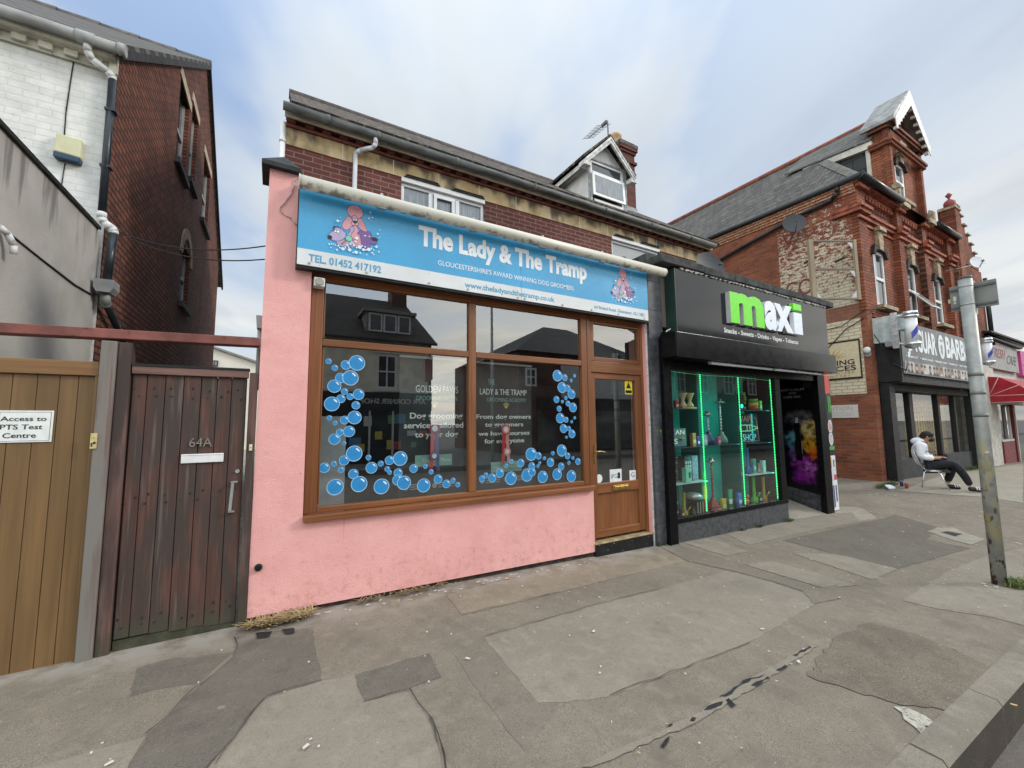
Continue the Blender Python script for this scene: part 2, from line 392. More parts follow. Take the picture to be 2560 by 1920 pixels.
DATA['tar'] = [[(1.735,1.568),(1.787,1.586),(1.834,1.592),(1.79,1.568),(1.738,1.551)],[(2.017,1.612),(2.055,1.628),(2.068,1.611),(2.034,1.599)],[(2.156,1.629),(2.289,1.636),(2.329,1.624),(2.285,1.608),(2.2,1.615)],[(2.349,1.624),(2.383,1.626),(2.359,1.567),(2.318,1.566)],[(2.615,1.633),(2.807,1.637),(2.796,1.618),(2.639,1.608)],[(2.351,1.665),(2.677,1.682),(2.818,1.656),(2.635,1.657),(2.375,1.641)],[(2.926,1.649),(3.046,1.651),(3.032,1.632),(2.928,1.63)],[(3.214,1.689),(3.459,1.696),(3.447,1.677),(3.226,1.668)],[(1.886,1.648),(1.916,1.646),(1.906,1.634),(1.88,1.634)]]
DATA['hole1'] = [(-0.048,3.798),(-0.026,3.801),(0.055,3.77),(0.037,3.685),(-0.036,3.704)]
DATA['hole2'] = [(0.119,3.766),(0.203,3.743),(0.202,3.652),(0.143,3.667)]
DATA['bubbles'] = [(0.42,2.177,0.026),(0.474,2.12,0.028),(0.568,2.152,0.044),(0.666,2.177,0.073),(0.527,2.028,0.047),(0.612,2.033,0.071),(0.475,1.95,0.059),(0.564,1.904,0.03),(0.613,1.859,0.031),(0.687,1.881,0.051),(0.534,1.837,0.039),(0.459,1.788,0.066),(0.666,1.779,0.038),(0.443,1.662,0.023),(0.492,1.615,0.02),(0.57,1.642,0.038),(0.657,1.665,0.062),(0.534,1.531,0.033),(0.613,1.537,0.051),(0.49,1.47,0.05),(0.574,1.431,0.017),(0.662,1.334,0.072),(0.577,1.276,0.044),(0.492,1.251,0.025),(0.414,1.22,0.044),(0.553,1.193,0.026),(0.659,1.149,0.044),(0.79,1.292,0.025),(0.819,1.195,0.053),(0.903,1.229,0.027),(0.984,1.255,0.043),(1.087,1.267,0.069),(0.964,1.174,0.025),(0.987,1.141,0.022),(1.068,1.132,0.042),(0.507,1.043,0.071),(0.712,1.054,0.072),(0.914,1.016,0.072),(1.065,1.064,0.051),(1.127,1.033,0.067),(1.324,0.992,0.067),(1.22,1.163,0.041),(1.339,1.177,0.023),(1.399,1.12,0.025),(1.472,1.043,0.045),(1.562,0.988,0.042),(1.635,1.019,0.026),(1.686,0.971,0.027),(2.985,2.17,0.07),(3.094,2.151,0.042),(3.192,2.12,0.021),(3.247,2.181,0.021),(3.05,2.027,0.066),(3.135,2.021,0.042),(3.192,1.95,0.059),(3.103,1.9,0.025),(2.963,1.879,0.041),(3.051,1.856,0.021),(3.135,1.833,0.035),(3.211,1.786,0.058),(3.0,1.769,0.035),(3.013,1.654,0.061),(3.101,1.635,0.035),(3.185,1.61,0.019),(3.234,1.657,0.019),(3.06,1.528,0.053),(3.139,1.528,0.031),(3.186,1.462,0.051),(3.1,1.423,0.018),(3.025,1.267,0.07),(3.11,1.199,0.04),(3.191,1.169,0.022),(3.128,1.115,0.024),(3.268,1.124,0.041),(2.894,1.24,0.024),(2.589,1.242,0.073),(2.69,1.22,0.041),(2.772,1.187,0.021),(2.327,1.176,0.024),(2.45,1.151,0.045),(2.264,1.13,0.022),(2.857,1.136,0.051),(2.705,1.137,0.019),(2.679,1.102,0.021),(3.011,1.08,0.044),(2.596,1.106,0.044),(2.179,1.055,0.049),(2.009,1.045,0.028),(2.086,1.011,0.047),(1.961,1.012,0.035),(2.319,0.99,0.072),(2.528,1.01,0.072),(2.599,1.038,0.046),(2.742,0.975,0.069),(2.949,0.991,0.067),(3.159,0.955,0.07)]
DATA['emb_poly'] = {'ear_l':[(0.528,3.508),(0.5,3.464),(0.481,3.428),(0.475,3.399),(0.495,3.371),(0.519,3.368),(0.544,3.388),(0.572,3.426),(0.562,3.484)],'ear_r':[(0.608,3.505),(0.642,3.513),(0.674,3.451),(0.696,3.404),(0.688,3.388),(0.649,3.394),(0.614,3.423),(0.605,3.453)],'body':[(0.572,3.426),(0.597,3.428),(0.615,3.386),(0.642,3.355),(0.656,3.302),(0.653,3.241),(0.598,3.225),(0.555,3.271),(0.554,3.325),(0.561,3.373)],'lil_head':[(0.357,3.268),(0.375,3.303),(0.41,3.338),(0.418,3.363),(0.437,3.372),(0.462,3.368),(0.495,3.344),(0.512,3.334),(0.504,3.323),(0.517,3.313),(0.489,3.274),(0.465,3.256),(0.429,3.243),(0.393,3.249),(0.377,3.259)],'lil_arm':[(0.517,3.313),(0.537,3.344),(0.552,3.376),(0.541,3.396),(0.556,3.409),(0.581,3.405),(0.578,3.368),(0.557,3.349),(0.554,3.316),(0.538,3.294)],'lil_hair':[(0.413,3.382),(0.431,3.373),(0.437,3.39),(0.447,3.376),(0.464,3.382),(0.454,3.362),(0.418,3.351),(0.392,3.334),(0.41,3.354),(0.401,3.365)],'lil_body':[(0.425,3.233),(0.457,3.258),(0.505,3.278),(0.58,3.267),(0.561,3.217),(0.475,3.199)],'stick':[(0.474,3.23),(0.506,3.269),(0.516,3.262),(0.484,3.224)],'purple':[(0.603,3.351),(0.645,3.397),(0.654,3.381),(0.701,3.387),(0.71,3.398),(0.727,3.388),(0.736,3.362),(0.732,3.347),(0.75,3.341),(0.786,3.326),(0.778,3.291),(0.751,3.276),(0.721,3.293),(0.728,3.24),(0.709,3.225),(0.658,3.219),(0.647,3.3),(0.633,3.353)]}
DATA['emb_ell'] = {'topknot':(0.585,3.56,0.068,0.062),'face':(0.584,3.49,0.024,0.03),'muz1':(0.572,3.443,0.015,0.016),'muz2':(0.6,3.446,0.015,0.016),'nose':(0.586,3.459,0.013,0.01),'eye1':(0.575,3.48,0.008,0.01),'eye2':(0.595,3.484,0.009,0.009),'lnose':(0.378,3.268,0.015,0.015),'leye1':(0.424,3.335,0.01,0.011),'leye2':(0.445,3.335,0.012,0.013),'puff':(0.538,3.29,0.029,0.025),'pnose':(0.763,3.333,0.027,0.016),'peye':(0.678,3.348,0.011,0.007),'peye2':(0.716,3.35,0.008,0.006)}
DATA['foam'] = [(0.374,3.202,0.008),(0.394,3.207,0.007),(0.41,3.21,0.005),(0.39,3.174,0.006),(0.439,3.162,0.009),(0.45,3.203,0.009),(0.463,3.187,0.008),(0.489,3.182,0.017),(0.509,3.204,0.009),(0.536,3.207,0.009),(0.545,3.184,0.017),(0.567,3.218,0.008),(0.577,3.165,0.008),(0.602,3.171,0.016),(0.606,3.217,0.009),(0.632,3.227,0.018),(0.653,3.243,0.008),(0.679,3.239,0.008),(0.666,3.209,0.015),(0.69,3.212,0.009),(0.713,3.221,0.018),(0.735,3.235,0.008),(0.744,3.195,0.009),(0.758,3.181,0.007),(0.755,3.227,0.006),(0.78,3.261,0.013),(0.803,3.216,0.008),(0.789,3.388,0.01),(0.81,3.433,0.005),(0.808,3.355,0.005),(0.695,3.165,0.006),(0.638,3.17,0.008),(0.438,3.43,0.013),(0.719,3.581,0.009),(0.707,3.519,0.009),(0.737,3.535,0.007),(0.726,3.501,0.004),(0.464,3.437,0.004),(0.457,3.468,0.004),(0.603,3.305,0.015),(0.595,3.27,0.011),(0.562,3.258,0.008),(0.575,3.243,0.008),(0.508,3.188,0.005),(0.426,3.202,0.006),(0.523,3.223,0.01),(0.552,3.238,0.009),(0.581,3.23,0.01)]
# ---------------------------------------------------------------- materials
PINK = None
def pinkmat():
    m, t, b, pos = newmat('pink_render'); x, y, z = t.sep(pos)
    n = t.noise(pos, 3., 5); c = t.mix(t.ramp(n, .3, .7), (.79, .385, .36), (.86, .445, .415))
    low = t.ramp(z, .05, .75, 1., 0.)
    st = t.ramp(t.math('ADD', t.noise(pos, 14., 6, .7), t.math('MULTIPLY', low, .10)), .56, .80, 0, .5)
    c = t.mix(st, c, (.45, .23, .17))
    v2 = t.scale(pos, (22., 22., 1.6)); st2 = t.math('MULTIPLY', t.ramp(t.noise(v2, 1., 3), .66, .78), t.ramp(z, .1, .9, .5, 0.))
    c = t.mix(st2, c, (.42, .2, .17))
    run = t.math('MULTIPLY', t.ramp(t.noise(t.scale(pos, (30., 30., 1.2)), 1., 3), .6, .76), t.ramp(z, .38, .79, 0., .5)); c = t.mix(t.math('MULTIPLY', run, t.ramp(z, .80, .785)), c, (.4, .2, .17))
    up_ = t.math('MULTIPLY', t.ramp(t.noise(t.scale(pos, (12., 12., 1.5)), 1.2, 4), .42, .7), t.ramp(z, 2.2, 3.8, 0., .42)); c = t.mix(up_, c, (.5, .27, .27))
    sp = t.ramp(t.voro(pos, 9.), .05, .03); rr = t.ramp(t.sep(t.voro(pos, 9., out=1))[0], .9, .92)
    c = t.mix(t.math('MULTIPLY', sp, rr), c, (.35, .12, .1))
    t.put(b.inputs['Base Color'], c); b.inputs['Roughness'].default_value = .8; b.inputs['Specular IOR Level'].default_value = .25
    h = t.math('ADD', t.noise(pos, 90., 3), t.math('MULTIPLY', t.noise(pos, 9., 4), 1.6))
    t.l.new(t.bump(h, .35, .012), b.inputs['Normal']); return m
M_PINK = pinkmat()
def woodmat(name, c1, c2, axis, rough=.45, grain=55., bump=.1, weather=None):
    m, t, b, pos = newmat(name)
    k = {'X': (1.2, grain, grain), 'Z': (grain, grain, 1.2)}[axis]
    v = t.scale(pos, k); n = t.noise(v, 1., 4, .6); big = t.noise(t.scale(pos, (6, 6, .8) if axis == 'Z' else (.8, 6, 6)), 1., 3)
    c = t.mix(t.ramp(n, .3, .7), c1, c2); c = t.mix(t.ramp(big, .35, .75, 0, .55), c, tuple(x*.62 for x in c1))
    if weather: c = weather(t, c, pos, n)
    t.put(b.inputs['Base Color'], c); b.inputs['Roughness'].default_value = rough
    t.l.new(t.bump(n, bump, .006), b.inputs['Normal']); return m
W1, W2 = (.19, .066, .022), (.29, .11, .038)
M_WX = woodmat('brown_frame_across', W1, W2, 'X', .38); M_WZ = woodmat('brown_frame_upright', W1, W2, 'Z', .38)
M_GLASS = glass('shop_glass'); M_GLASS2 = glass('vape_shop_glass', (.82, .9, .87), .09); M_GLASS3 = glass('barber_glass', (.8, .82, .8), .06)
M_DARKGLASS = mat('dark_window_glass', (.05, .055, .06), .06, .3, 2., spec=.9)
M_NET = mat('window_with_net_curtain', (.2, .22, .235), .12, .25, 5., stretch=(6, 6, .8), spec=.8)
M_WHITE = mat('white_plastic', (.72, .73, .72), .35, .06, 5.)
M_WHITEW = mat('white_weathered_paint', (.66, .67, .65), .6, .2, 7., speck=(30., .62, (.3, .28, .25)), bump=.15)
M_BLACK = mat('black_gloss', (.006, .006, .007), .3, .04, 6., spec=.12); M_BLACKM = mat('black_matt', (.015, .015, .016), .6, .3, 6.)
M_DGREY = mat('dark_fascia', (.014, .0155, .019), .08, .05, 3., spec=.33)
M_SLATEP = mat('dark_stone_tile', (.065, .068, .075), .45, .35, 14., speck=(160., .66, (.35, .36, .37)), bump=.1)
M_BRASS = mat('brass', (.55, .38, .12), .3, .2, 20., metal=.9)
M_STEEL = mat('galvanised_steel', (.36, .38, .37), .5, .2, 9., metal=.4)
M_CONC = mat('old_concrete', (.3, .27, .22), .9, .25, 5., bump=.3)
M_STONE = None
def stonemat():
    m, t, b, pos = newmat('sandstone_band'); x, y, z = t.sep(pos)
    n = t.noise(pos, 4., 5); c = t.mix(t.ramp(n, .3, .7), (.43, .31, .15), (.58, .46, .27))
    soot = t.ramp(t.math('ADD', t.noise(t.scale(pos, (2.2, 2.2, 1.2)), 1.3, 4), t.ramp(z, 5.5, 5.75, 0., .16)), .52, .72, 0, .9)
    c = t.mix(soot, c, (.06, .045, .035))
    br = t.add('TexBrick'); t.l.new(t.vec(x, z, 0.), br.inputs['Vector']); br.offset = 0.; br.inputs['Scale'].default_value = 1.; br.inputs['Brick Width'].default_value = .735
    br.inputs['Row Height'].default_value = 4.; br.inputs['Mortar Size'].default_value = .006
    c = t.mix(br.outputs[1], c, (.6, .55, .45)); t.put(b.inputs['Base Color'], c); b.inputs['Roughness'].default_value = .85
    return m
M_STONE = stonemat()
M_BRICKA = brick('red_brown_brick', (.21, .068, .052), (.14, .045, .04), (.25, .2, .17))
M_BRICKA_D = mat('dentil_brick', (.17, .058, .045), .85, .3, 9., bump=.2)
M_BRICKL = brick('dark_brown_brick', (.27, .10, .06), (.155, .058, .042), (.04, .03, .025), 'X', dark=.3, ms=.013)
def whitebrickpaint(t, c, u, z, pos, mort):
    n = t.noise(pos, 5., 5); n2 = t.noise(pos, 24., 3)
    p = t.mix(t.ramp(n, .35, .7), (.66, .655, .61), (.8, .79, .75))
    p = t.mix(t.ramp(n2, .62, .78, 0, .7), p, (.42, .38, .3)); return t.mix(t.math('MULTIPLY', mort, .14), p, (.3, .29, .27))
M_BRICKW = brick('white_painted_brick', (.7, .7, .66), (.7, .7, .66), (.5, .5, .5), paint=whitebrickpaint, bump=.35)
M_TILE = tiles('mossy_concrete_tile', (.026, .022, .021), (.09, .066, .05), (.27, .205, .13), mossat=.53)
M_SLATE = tiles('weathered_slate', (.085, .085, .085), (.125, .12, .115), (.16, .12, .095), mossat=.6)
M_LEAD = mat('lead_flashing', (.24, .26, .27), .6, .25, 8.)
M_GUT = mat('old_grey_gutter', (.11, .115, .11), .55, .4, 3., stretch=(1, 4, 4))
M_GUTL = mat('grey_painted_gutter', (.3, .31, .3), .55, .25, 3.)
M_BLUEPIPE = mat('blue_black_drainpipe', (.022, .028, .034), .35, .3, 6.)
M_VERT = mat('cream_soffit_board', (.5, .47, .37), .65, .25, 4., stretch=(1, 3, 3))
# ---------------------------------------------------------------- ground
def ground():
    b = MB(); xs = sorted(set([-40, -12, -5, -2, 30, 45, 90]+[GX[i] for i in range(1, 6)]+[2, 4, 6, 8])); ys = [.97, 2., 3., 4., 6.5, 12., 45.]
    g = [[b.V((x, y, gz(x, y))) for x in xs] for y in ys]
    for j in range(len(ys)-1):
        for i in range(len(xs)-1): b.b.faces.new((g[j][i], g[j][i+1], g[j+1][i+1], g[j+1][i]))
    struct(b.build('pavement', asphalt('brown_grey_asphalt', (.23, .196, .152), .36, .35, gum=.12)))
    # kerb stones with joints
    b = MB(); x = -40.; k = 0
    while x < 88:
        x1 = x+.912; h = random.uniform(-.004, .004)
        a0, a1 = gz(x, .9), gz(x1, .9); g_ = .006
        P = lambda xx, z: [(xx, .83, z-.4), (xx, .83, z-.02), (xx, .85, z+.004+h), (xx, .968, z+.006+h), (xx, .968, z-.4)]
        A = [b.V(p) for p in P(x+g_, a0)]; B = [b.V(p) for p in P(x1-g_, a1)]
        b.b.faces.new(A[::-1]); b.b.faces.new(B)
        for i in range(5): b.b.faces.new((A[i], A[(i+1) % 5], B[(i+1) % 5], B[i])).material_index = 1 if i == 0 else 0
        x = x1
    struct(b.build('kerb', [asphalt('kerb_concrete', (.25, .22, .175), .25, .4, gum=.1), asphalt('dark_kerb_face', (.085, .07, .055), .4, .5)]))  # road-side face of the kerb is darker and browner than its top
    b = MB(); xs = [-60, -40, .3, 9.4, 13.4, 20, 26, 90, 400]
    for i in range(len(xs)-1):
        for y0, y1, d0, d1 in ((-3.5, .84, -.14, -.235), (-8.0, -3.5, -.235, -.14)):
            f = lambda x, y, d: (x, y, gz(x, .9)+d)
            b.face([f(xs[i], y0, d0), f(xs[i+1], y0, d0), f(xs[i+1], y1, d1), f(xs[i], y1, d1)])
    struct(b.build('road', asphalt('road_asphalt', (.16, .14, .118), .4, .25, gum=.1)))
    b = MB()
    for i in range(len(xs)-1): 
        f = lambda x, y: (x, y, gz(x, .9)-.03)
        b.face([f(xs[i], -60), f(xs[i+1], -60), f(xs[i+1], -8.), f(xs[i], -8.)]); b.face([f(xs[i], -8.), f(xs[i+1], -8.), (xs[i+1], -8., -1.2), (xs[i], -8., -1.2)])
    struct(b.build('far_pavement', asphalt('far_pavement_asphalt', (.17, .16, .145))))
    b = MB(); b.face([(-900, 45, -.75), (900, 45, -.75), (900, 900, -.75), (-900, 900, -.75)]); b.face([(-900, -900, -.8), (900, -900, -.8), (900, -60, -.8), (-900, -60, -.8)])
    struct(b.build('ground', asphalt('far_ground', (.12, .12, .1))))
ground()
_pk = [0]
def patch(pts, m, name='pavement', wob=.012, lab=None):
    _pk[0] += 1; off = .001+.00025*_pk[0]; rnd = random.Random(_pk[0])
    P = []
    for i in range(len(pts)):                      # ragged cut edges
        a, c = Vector(pts[i]), Vector(pts[(i+1) % len(pts)]); n = max(1, int((c-a).length/.05))
        for k in range(n):
            q = a.lerp(c, k/n)
            if k: q += Vector((rnd.uniform(-wob, wob), rnd.uniform(-wob, wob)))
            P.append(q)
    b = bmesh.new(); vs = [b.verts.new((q.x, q.y, 0)) for q in P]
    es = [b.edges.new((vs[i], vs[(i+1) % len(vs)])) for i in range(len(vs))]
    bmesh.ops.triangle_fill(b, use_beauty=True, edges=es)
    for gx in GX[1:-1]: bmesh.ops.bisect_plane(b, geom=b.verts[:]+b.edges[:]+b.faces[:], plane_co=(gx, 0, 0), plane_no=(1, 0, 0))
    bmesh.ops.bisect_plane(b, geom=b.verts[:]+b.edges[:]+b.faces[:], plane_co=(0, 4, 0), plane_no=(0, 1, 0))
    for v in b.verts: v.co.z = gz(v.co.x, v.co.y)+off
    bmesh.ops.recalc_face_normals(b, faces=b.faces[:])
    for f in b.faces:
        if f.normal.z < 0: f.normal_flip()
    me = bpy.data.meshes.new(name); b.to_mesh(me); b.free(); me.materials.append(m)
    o = bpy.data.objects.new(name, me); COL.objects.link(o); return struct(o)
A_LIGHT = asphalt('smooth_pale_asphalt', (.27, .235, .185), .18, .28, gum=.16); A_WARM = asphalt('worn_warm_asphalt', (.275, .23, .17), .22, .4, gum=.1)
A_DARK = asphalt('newer_dark_asphalt', (.155, .136, .11), .3, .25, gum=.1); A_MID = asphalt('mid_grey_asphalt', (.205, .178, .14), .25, .2, gum=.12)
A_ROUGH = asphalt('stony_brown_asphalt', (.19, .16, .12), .45, .5, gum=.25, gs=180.); A_TAR = mat('black_tar', (.02, .021, .024), .5, .4, 40.)
A_CONC = asphalt('pale_concrete', (.33, .295, .235), .14, .3, gum=.1); A_PAINT = mat('worn_white_road_paint', (.42, .39, .32), .8, .2, 30., speck=(40., .56, (.2, .18, .15)))
for key, m_ in (('dark_g', A_DARK), ('dark_i', A_DARK), ('mid_d', A_MID), ('slab_a', A_LIGHT), ('slab_b', A_LIGHT), ('light_e', A_WARM), ('light_h', A_LIGHT), ('dark_c', A_DARK),
                ('conc_m', A_LIGHT), ('dark_j', A_DARK), ('light_j4', A_LIGHT), ('light_j3', A_LIGHT), ('light_j1', A_LIGHT), ('light_j2', A_LIGHT), ('dark_k', A_MID), ('brown_n', A_ROUGH),
                ('pale_l', A_CONC), ('cover_l', A_TAR), ('conc_q', A_CONC), ('conc_top', A_CONC), ('strip_o', A_LIGHT), ('paint_p', A_PAINT)):
    o_ = patch(DATA[key], m_, {'paint_p': 'road_marking'}.get(key, 'pavement'), .02 if key in ('paint_p', 'conc_top', 'brown_n') else .008)
    if key == 'cover_l': del o_['kind']; o_.name = 'utility_cover'; tag(o_, 'small dark metal utility cover set in pale concrete near street post', 'cover')
for q in DATA['tar']: patch(q, A_TAR, 'pavement', .012)
for q in (DATA['hole1'], DATA['hole2']): patch(q, A_TAR, 'pavement', .01)
def seams():
    b = MB(); r = random.Random(3)
    def line(a, c, w=.0042):
        a, c = Vector(a), Vector(c); n = max(2, int((c-a).length/.12)); prev = None
        pn = Vector((-(c-a).y, (c-a).x)).normalized()
        for i in range(n+1):
            q = a.lerp(c, i/n)+pn*r.uniform(-.014, .014); ww = w*r.uniform(.3, 1.2)
            cur = [(q.x+pn.x*s*ww, q.y+pn.y*s*ww, gz(q.x, q.y)+.0105) for s in (-1, 1)]
            if prev: b.face([prev[0], cur[0], cur[1], prev[1]])
            prev = cur
    for key in ('slab_a', 'light_e', 'dark_g', 'conc_q', 'slab_b'):
        P = DATA[key]
        for i in range(len(P)):
            if r.random() < .45: line(P[i], P[(i+1) % len(P)], .0028)
    line((.78, 2.6), (.80, 2.3), .004); line((.80, 2.3), (.75, 1.9), .006)
    struct(b.build('pavement', mat('dirt_in_cracks', (.055, .05, .043), .9, .5, 9.)))
seams()
# ---------------------------------------------------------------- pink shop
def pink_shop():
    T = thing('pink_shop', 'small single storey shop front in pink render with brown window and door', 'shop', (2.1, 4.1, 0))
    b = MB()
    pts = [(-.118, .093), (1.2, .074), (3.437, .042), (3.437, .783), (.25, .783), (.25, 2.99), (4.43, 2.99), (4.43, .02), (4.445, .02), (4.445, 3.7), (.13, 3.7), (.13, 3.825), (-.107, 3.825)]
    b.prism([(u, 4.0, z) for u, z in pts], (0, .3, 0))
    b.build('wall', M_PINK, T)
    b = MB()
    for i in range(16):
        x = -.1+i*.222; b.box(x, x+.216, 4.03, 4.2, -.2, min(.088-.0143*(x+.1), .1)-.004)
    b.build('brick_plinth', mat('dirty_plinth_brick', (.10, .055, .042), .9, .5, 12., bump=.4, col2=(.03, .026, .022)), T)
    b = MB(); ap = (.0, 4.12, 4.035); z0, z1 = 3.80, 3.86
    b.prism([(-.168, 3.94, 3.825), (.13, 3.94, 3.825), (.13, 3.94, 3.862), (-.168, 3.94, 3.862)], (0, .38, 0))
    Q = [(-.168, 3.94, 3.863), (.13, 3.94, 3.863), (.13, 4.32, 3.863), (-.168, 4.32, 3.863)]
    for i in range(4): b.face([Q[i], Q[(i+1) % 4], ap])
    b.build('pier_cap', mat('black_painted_coping', (.018, .02, .02), .7, .35, 9., bump=.3), T)
    b = MB(); b.box(.2, 4.6, 4.32, 6.1, 3.2, 3.3); b.build('flat_roof', M_BLACKM, T)
    # dark room behind the glass
    b = MB(); b.box(.06, .16, 4.31, 6.14, -.2, 3.15); b.box(4.36, 4.44, 4.31, 6.14, -.2, 3.15); b.box(.17, 4.35, 6.08, 6.14, -.2, 3.15); b.box(.17, 4.35, 4.31, 6.07, -.2, -.06)
    b.box(.17, 4.35, 4.31, 6.07, 3.06, 3.15); b.box(.16, 3.43, 4.305, 4.32, -.1, .74)
    b.build('interior', mat('dark_shop_interior', (.05, .052, .055), .8, .4, 2.), T)
    b = MB(); b.box(.30, .62, 4.32, 4.36, .70, 1.68); b.build('partition', mat('grey_partition', (.5, .53, .55), .6), T)
    b = MB(); b.box(.63, 1.9, 4.9, 5.5, .2, 1.0); b.box(2.1, 2.9, 5.2, 5.7, .2, 1.5); b.box(3.0, 4.2, 5.6, 5.9, 0., 2.2); b.build('counter', mat('dark_counter', (.07, .065, .06), .5, .4, 3.), T)
    # window frame, uprights and rails
    F = MB(); y0, y1 = 4.05, 4.13
    for x0, x1, z0, z1 in ((.255, .36, .836, 2.985), (1.80, 1.885, .886, 2.909), (3.345, 3.432, .836, 2.985)): F.box(x0, x1, y0, y1, z0, z1)
    for x0, x1, z0, z1 in ((.362, .378, .9, 2.3), (.362, .378, 2.385, 2.9)): F.box(x0, x1, y0+.025, y1, z0, z1)
    F.build_each('window_jamb', M_WZ, T, .006)
    F = MB()
    for x0, x1, z0, z1 in ((.361, 3.344, 2.91, 2.985), (.361, 1.799, 2.31, 2.375), (1.886, 3.344, 2.31, 2.375), (.361, 3.344, .836, .885)): F.box(x0, x1, y0+.002, y1, z0, z1)
    F.box(.252, 3.442, 3.945, 4.06, .784, .834)
    F.build_each('window_rail', M_WX, T, .006)
    for (x0, x1, z0, z1) in ((.36, 1.80, 2.375, 2.91), (1.885, 3.345, 2.375, 2.91), (.36, 1.80, .885, 2.31), (1.885, 3.345, .885, 2.31)):
        g = MB(); g.face([(x0, 4.085, z0), (x1, 4.085, z0), (x1, 4.085, z1), (x0, 4.085, z1)]); g.build('window_pane', M_GLASS, T)
    # bubble transfers on the two lower panes
    k = 0; bmats = [plain('bubble_blue', (.03, .25, .56), .35), plain('bubble_pale_rim', (.45, .68, .85), .35), plain('bubble_shine', (.75, .85, .9), .3)]
    for (x, z, r) in DATA['bubbles']:
        k += 1; yy = 4.081-.00008*k; bb = MB()
        for B_, rr, dy, cx, cz in ((1, r, 0., 0, 0), (0, r*.93, .00003, 0, .012*r)):
            n = 26; bb.face([(x+cx+rr*math.cos(2*math.pi*i/n), yy-dy, z+cz+rr*math.sin(2*math.pi*i/n)) for i in range(n)], B_)
        arc = [(.74*math.cos(R_(a)), .74*math.sin(R_(a))) for a in range(20, 75, 9)]+[(.55*math.cos(R_(a)), .55*math.sin(R_(a))) for a in range(70, 18, -9)]
        bb.face([(x+u*r, yy-.00006, z+w*r) for u, w in arc], 2); bb.build('bubble_sticker', bmats, T)
    # door and fanlight
    F = MB()
    for x0, x1, z0, z1 in ((3.434, 3.49, .142, 2.985), (4.388, 4.428, .142, 2.985)): F.box(x0, x1, 4.045, 4.14, z0, z1)
    F.box(3.491, 3.56, 4.06, 4.13, .172, 2.235); F.box(4.278, 4.386, 4.06, 4.13, .172, 2.235); F.box(3.491, 3.558, 4.058, 4.13, 2.39, 2.909); F.box(4.36, 4.387, 4.058, 4.13, 2.39, 2.909)
    D = F.build('door', M_WZ, T, .005)
    F = MB()
    F.box(3.491, 4.387, 4.047, 4.14, 2.24, 2.385); F.box(3.491, 4.387, 4.047, 4.14, 2.912, 2.985)
    F.box(3.559, 4.359, 4.06, 4.128, 2.388, 2.443); F.box(3.559, 4.359, 4.06, 4.128, 2.88, 2.91)
    F.box(3.561, 4.277, 4.062, 4.128, 2.16, 2.234); F.box(3.561, 4.277, 4.062, 4.128, .708, .832); F.box(3.561, 4.277, 4.062, 4.128, .172, .264)
    F.build_each('door_rail', M_WX, D, .005)
    for x0, x1, z0, z1 in ((3.56, 4.278, .832, 2.16), (3.558, 4.36, 2.443, 2.88)):
        g = MB(); g.face([(x0, 4.09, z0), (x1, 4.09, z0), (x1, 4.09, z1), (x0, 4.09, z1)]); g.build('door_pane', M_GLASS, D)
    F = MB(); F.box(3.561, 4.277, 4.085, 4.12, .265, .707); F.build('door_panel', M_WZ, D)
    F = MB(); F.box(3.806, 4.082, 4.045, 4.061, .733, .793); F.box(3.83, 4.058, 4.038, 4.0445, .748, .778); F.build('letter_plate', M_BRASS, D, .004)
    F = MB(); F.box(3.51, 3.532, 4.05, 4.0595, 1.09, 1.325); F.tube([(3.522, 4.05, 1.235), (3.522, 4.01, 1.235), (3.57, 4.0, 1.238), (3.66, 4.003, 1.222)], .008); F.build('door_handle', M_BRASS, D)
    F = MB(); F.box(3.44, 4.428, 3.985, 4.2, -.15, .124); F.build('step', mat('chipped_black_step', (.012, .013, .014), .35, .4, 9., speck=(26., .68, (.3, .3, .3)), bump=.2), T, .006)
    F = MB(); F.box(3.436, 4.44, 3.975, 4.15, .1245, .141); F.build('threshold', mat('tan_threshold', (.36, .27, .15), .6, .3, 10.), T, .004)
    F = MB(); F.box(4.447, 4.468, 3.99, 4.05, -.05, 3.69); F.build('edge_trim', M_WHITEW, T)
    # stickers on the door glass
    F = MB()
    F.face([(3.61+.055*math.cos(i*.3), 4.0885, .89+.055*math.sin(i*.3)) for i in range(21)])
    F.box(3.792, 3.997, 4.0865, 4.0885, .826, .99); F.box(4.141, 4.258, 4.0865, 4.0885, .828, .958)
    F.build_each('door_sticker', plain('white_sticker', (.78, .79, .78), .4), T)
    lettering('sticker_lettering', 'IPG', FY(4.086), (3.81, 3.92, .875, .93), plain('navy_print', (.03, .08, .2)), T); lettering('sticker_lettering', 'G', FY(4.086), (4.17, 4.23, .87, .93), plain('dark_print', (.05, .05, .05)), T)
    F = MB(); F.box(3.925, 3.97, 4.0855, 4.0864, .87, .945); F.build('sticker_print', M_BLACKM, T)
    F = MB(); F.box(4.11, 4.245, 4.0865, 4.0885, 1.975, 2.155); F.build('camera_warning_sticker', plain('warning_yellow', (.85, .68, .02), .4), T)
    F = MB(); F.face([(4.13, 4.086, 2.055), (4.225, 4.086, 2.055), (4.178, 4.086, 2.14)]); F.box(4.12, 4.235, 4.0855, 4.0863, 1.99, 2.03); F.build('sticker_print', M_BLACKM, T)
    return T
PS = pink_shop()
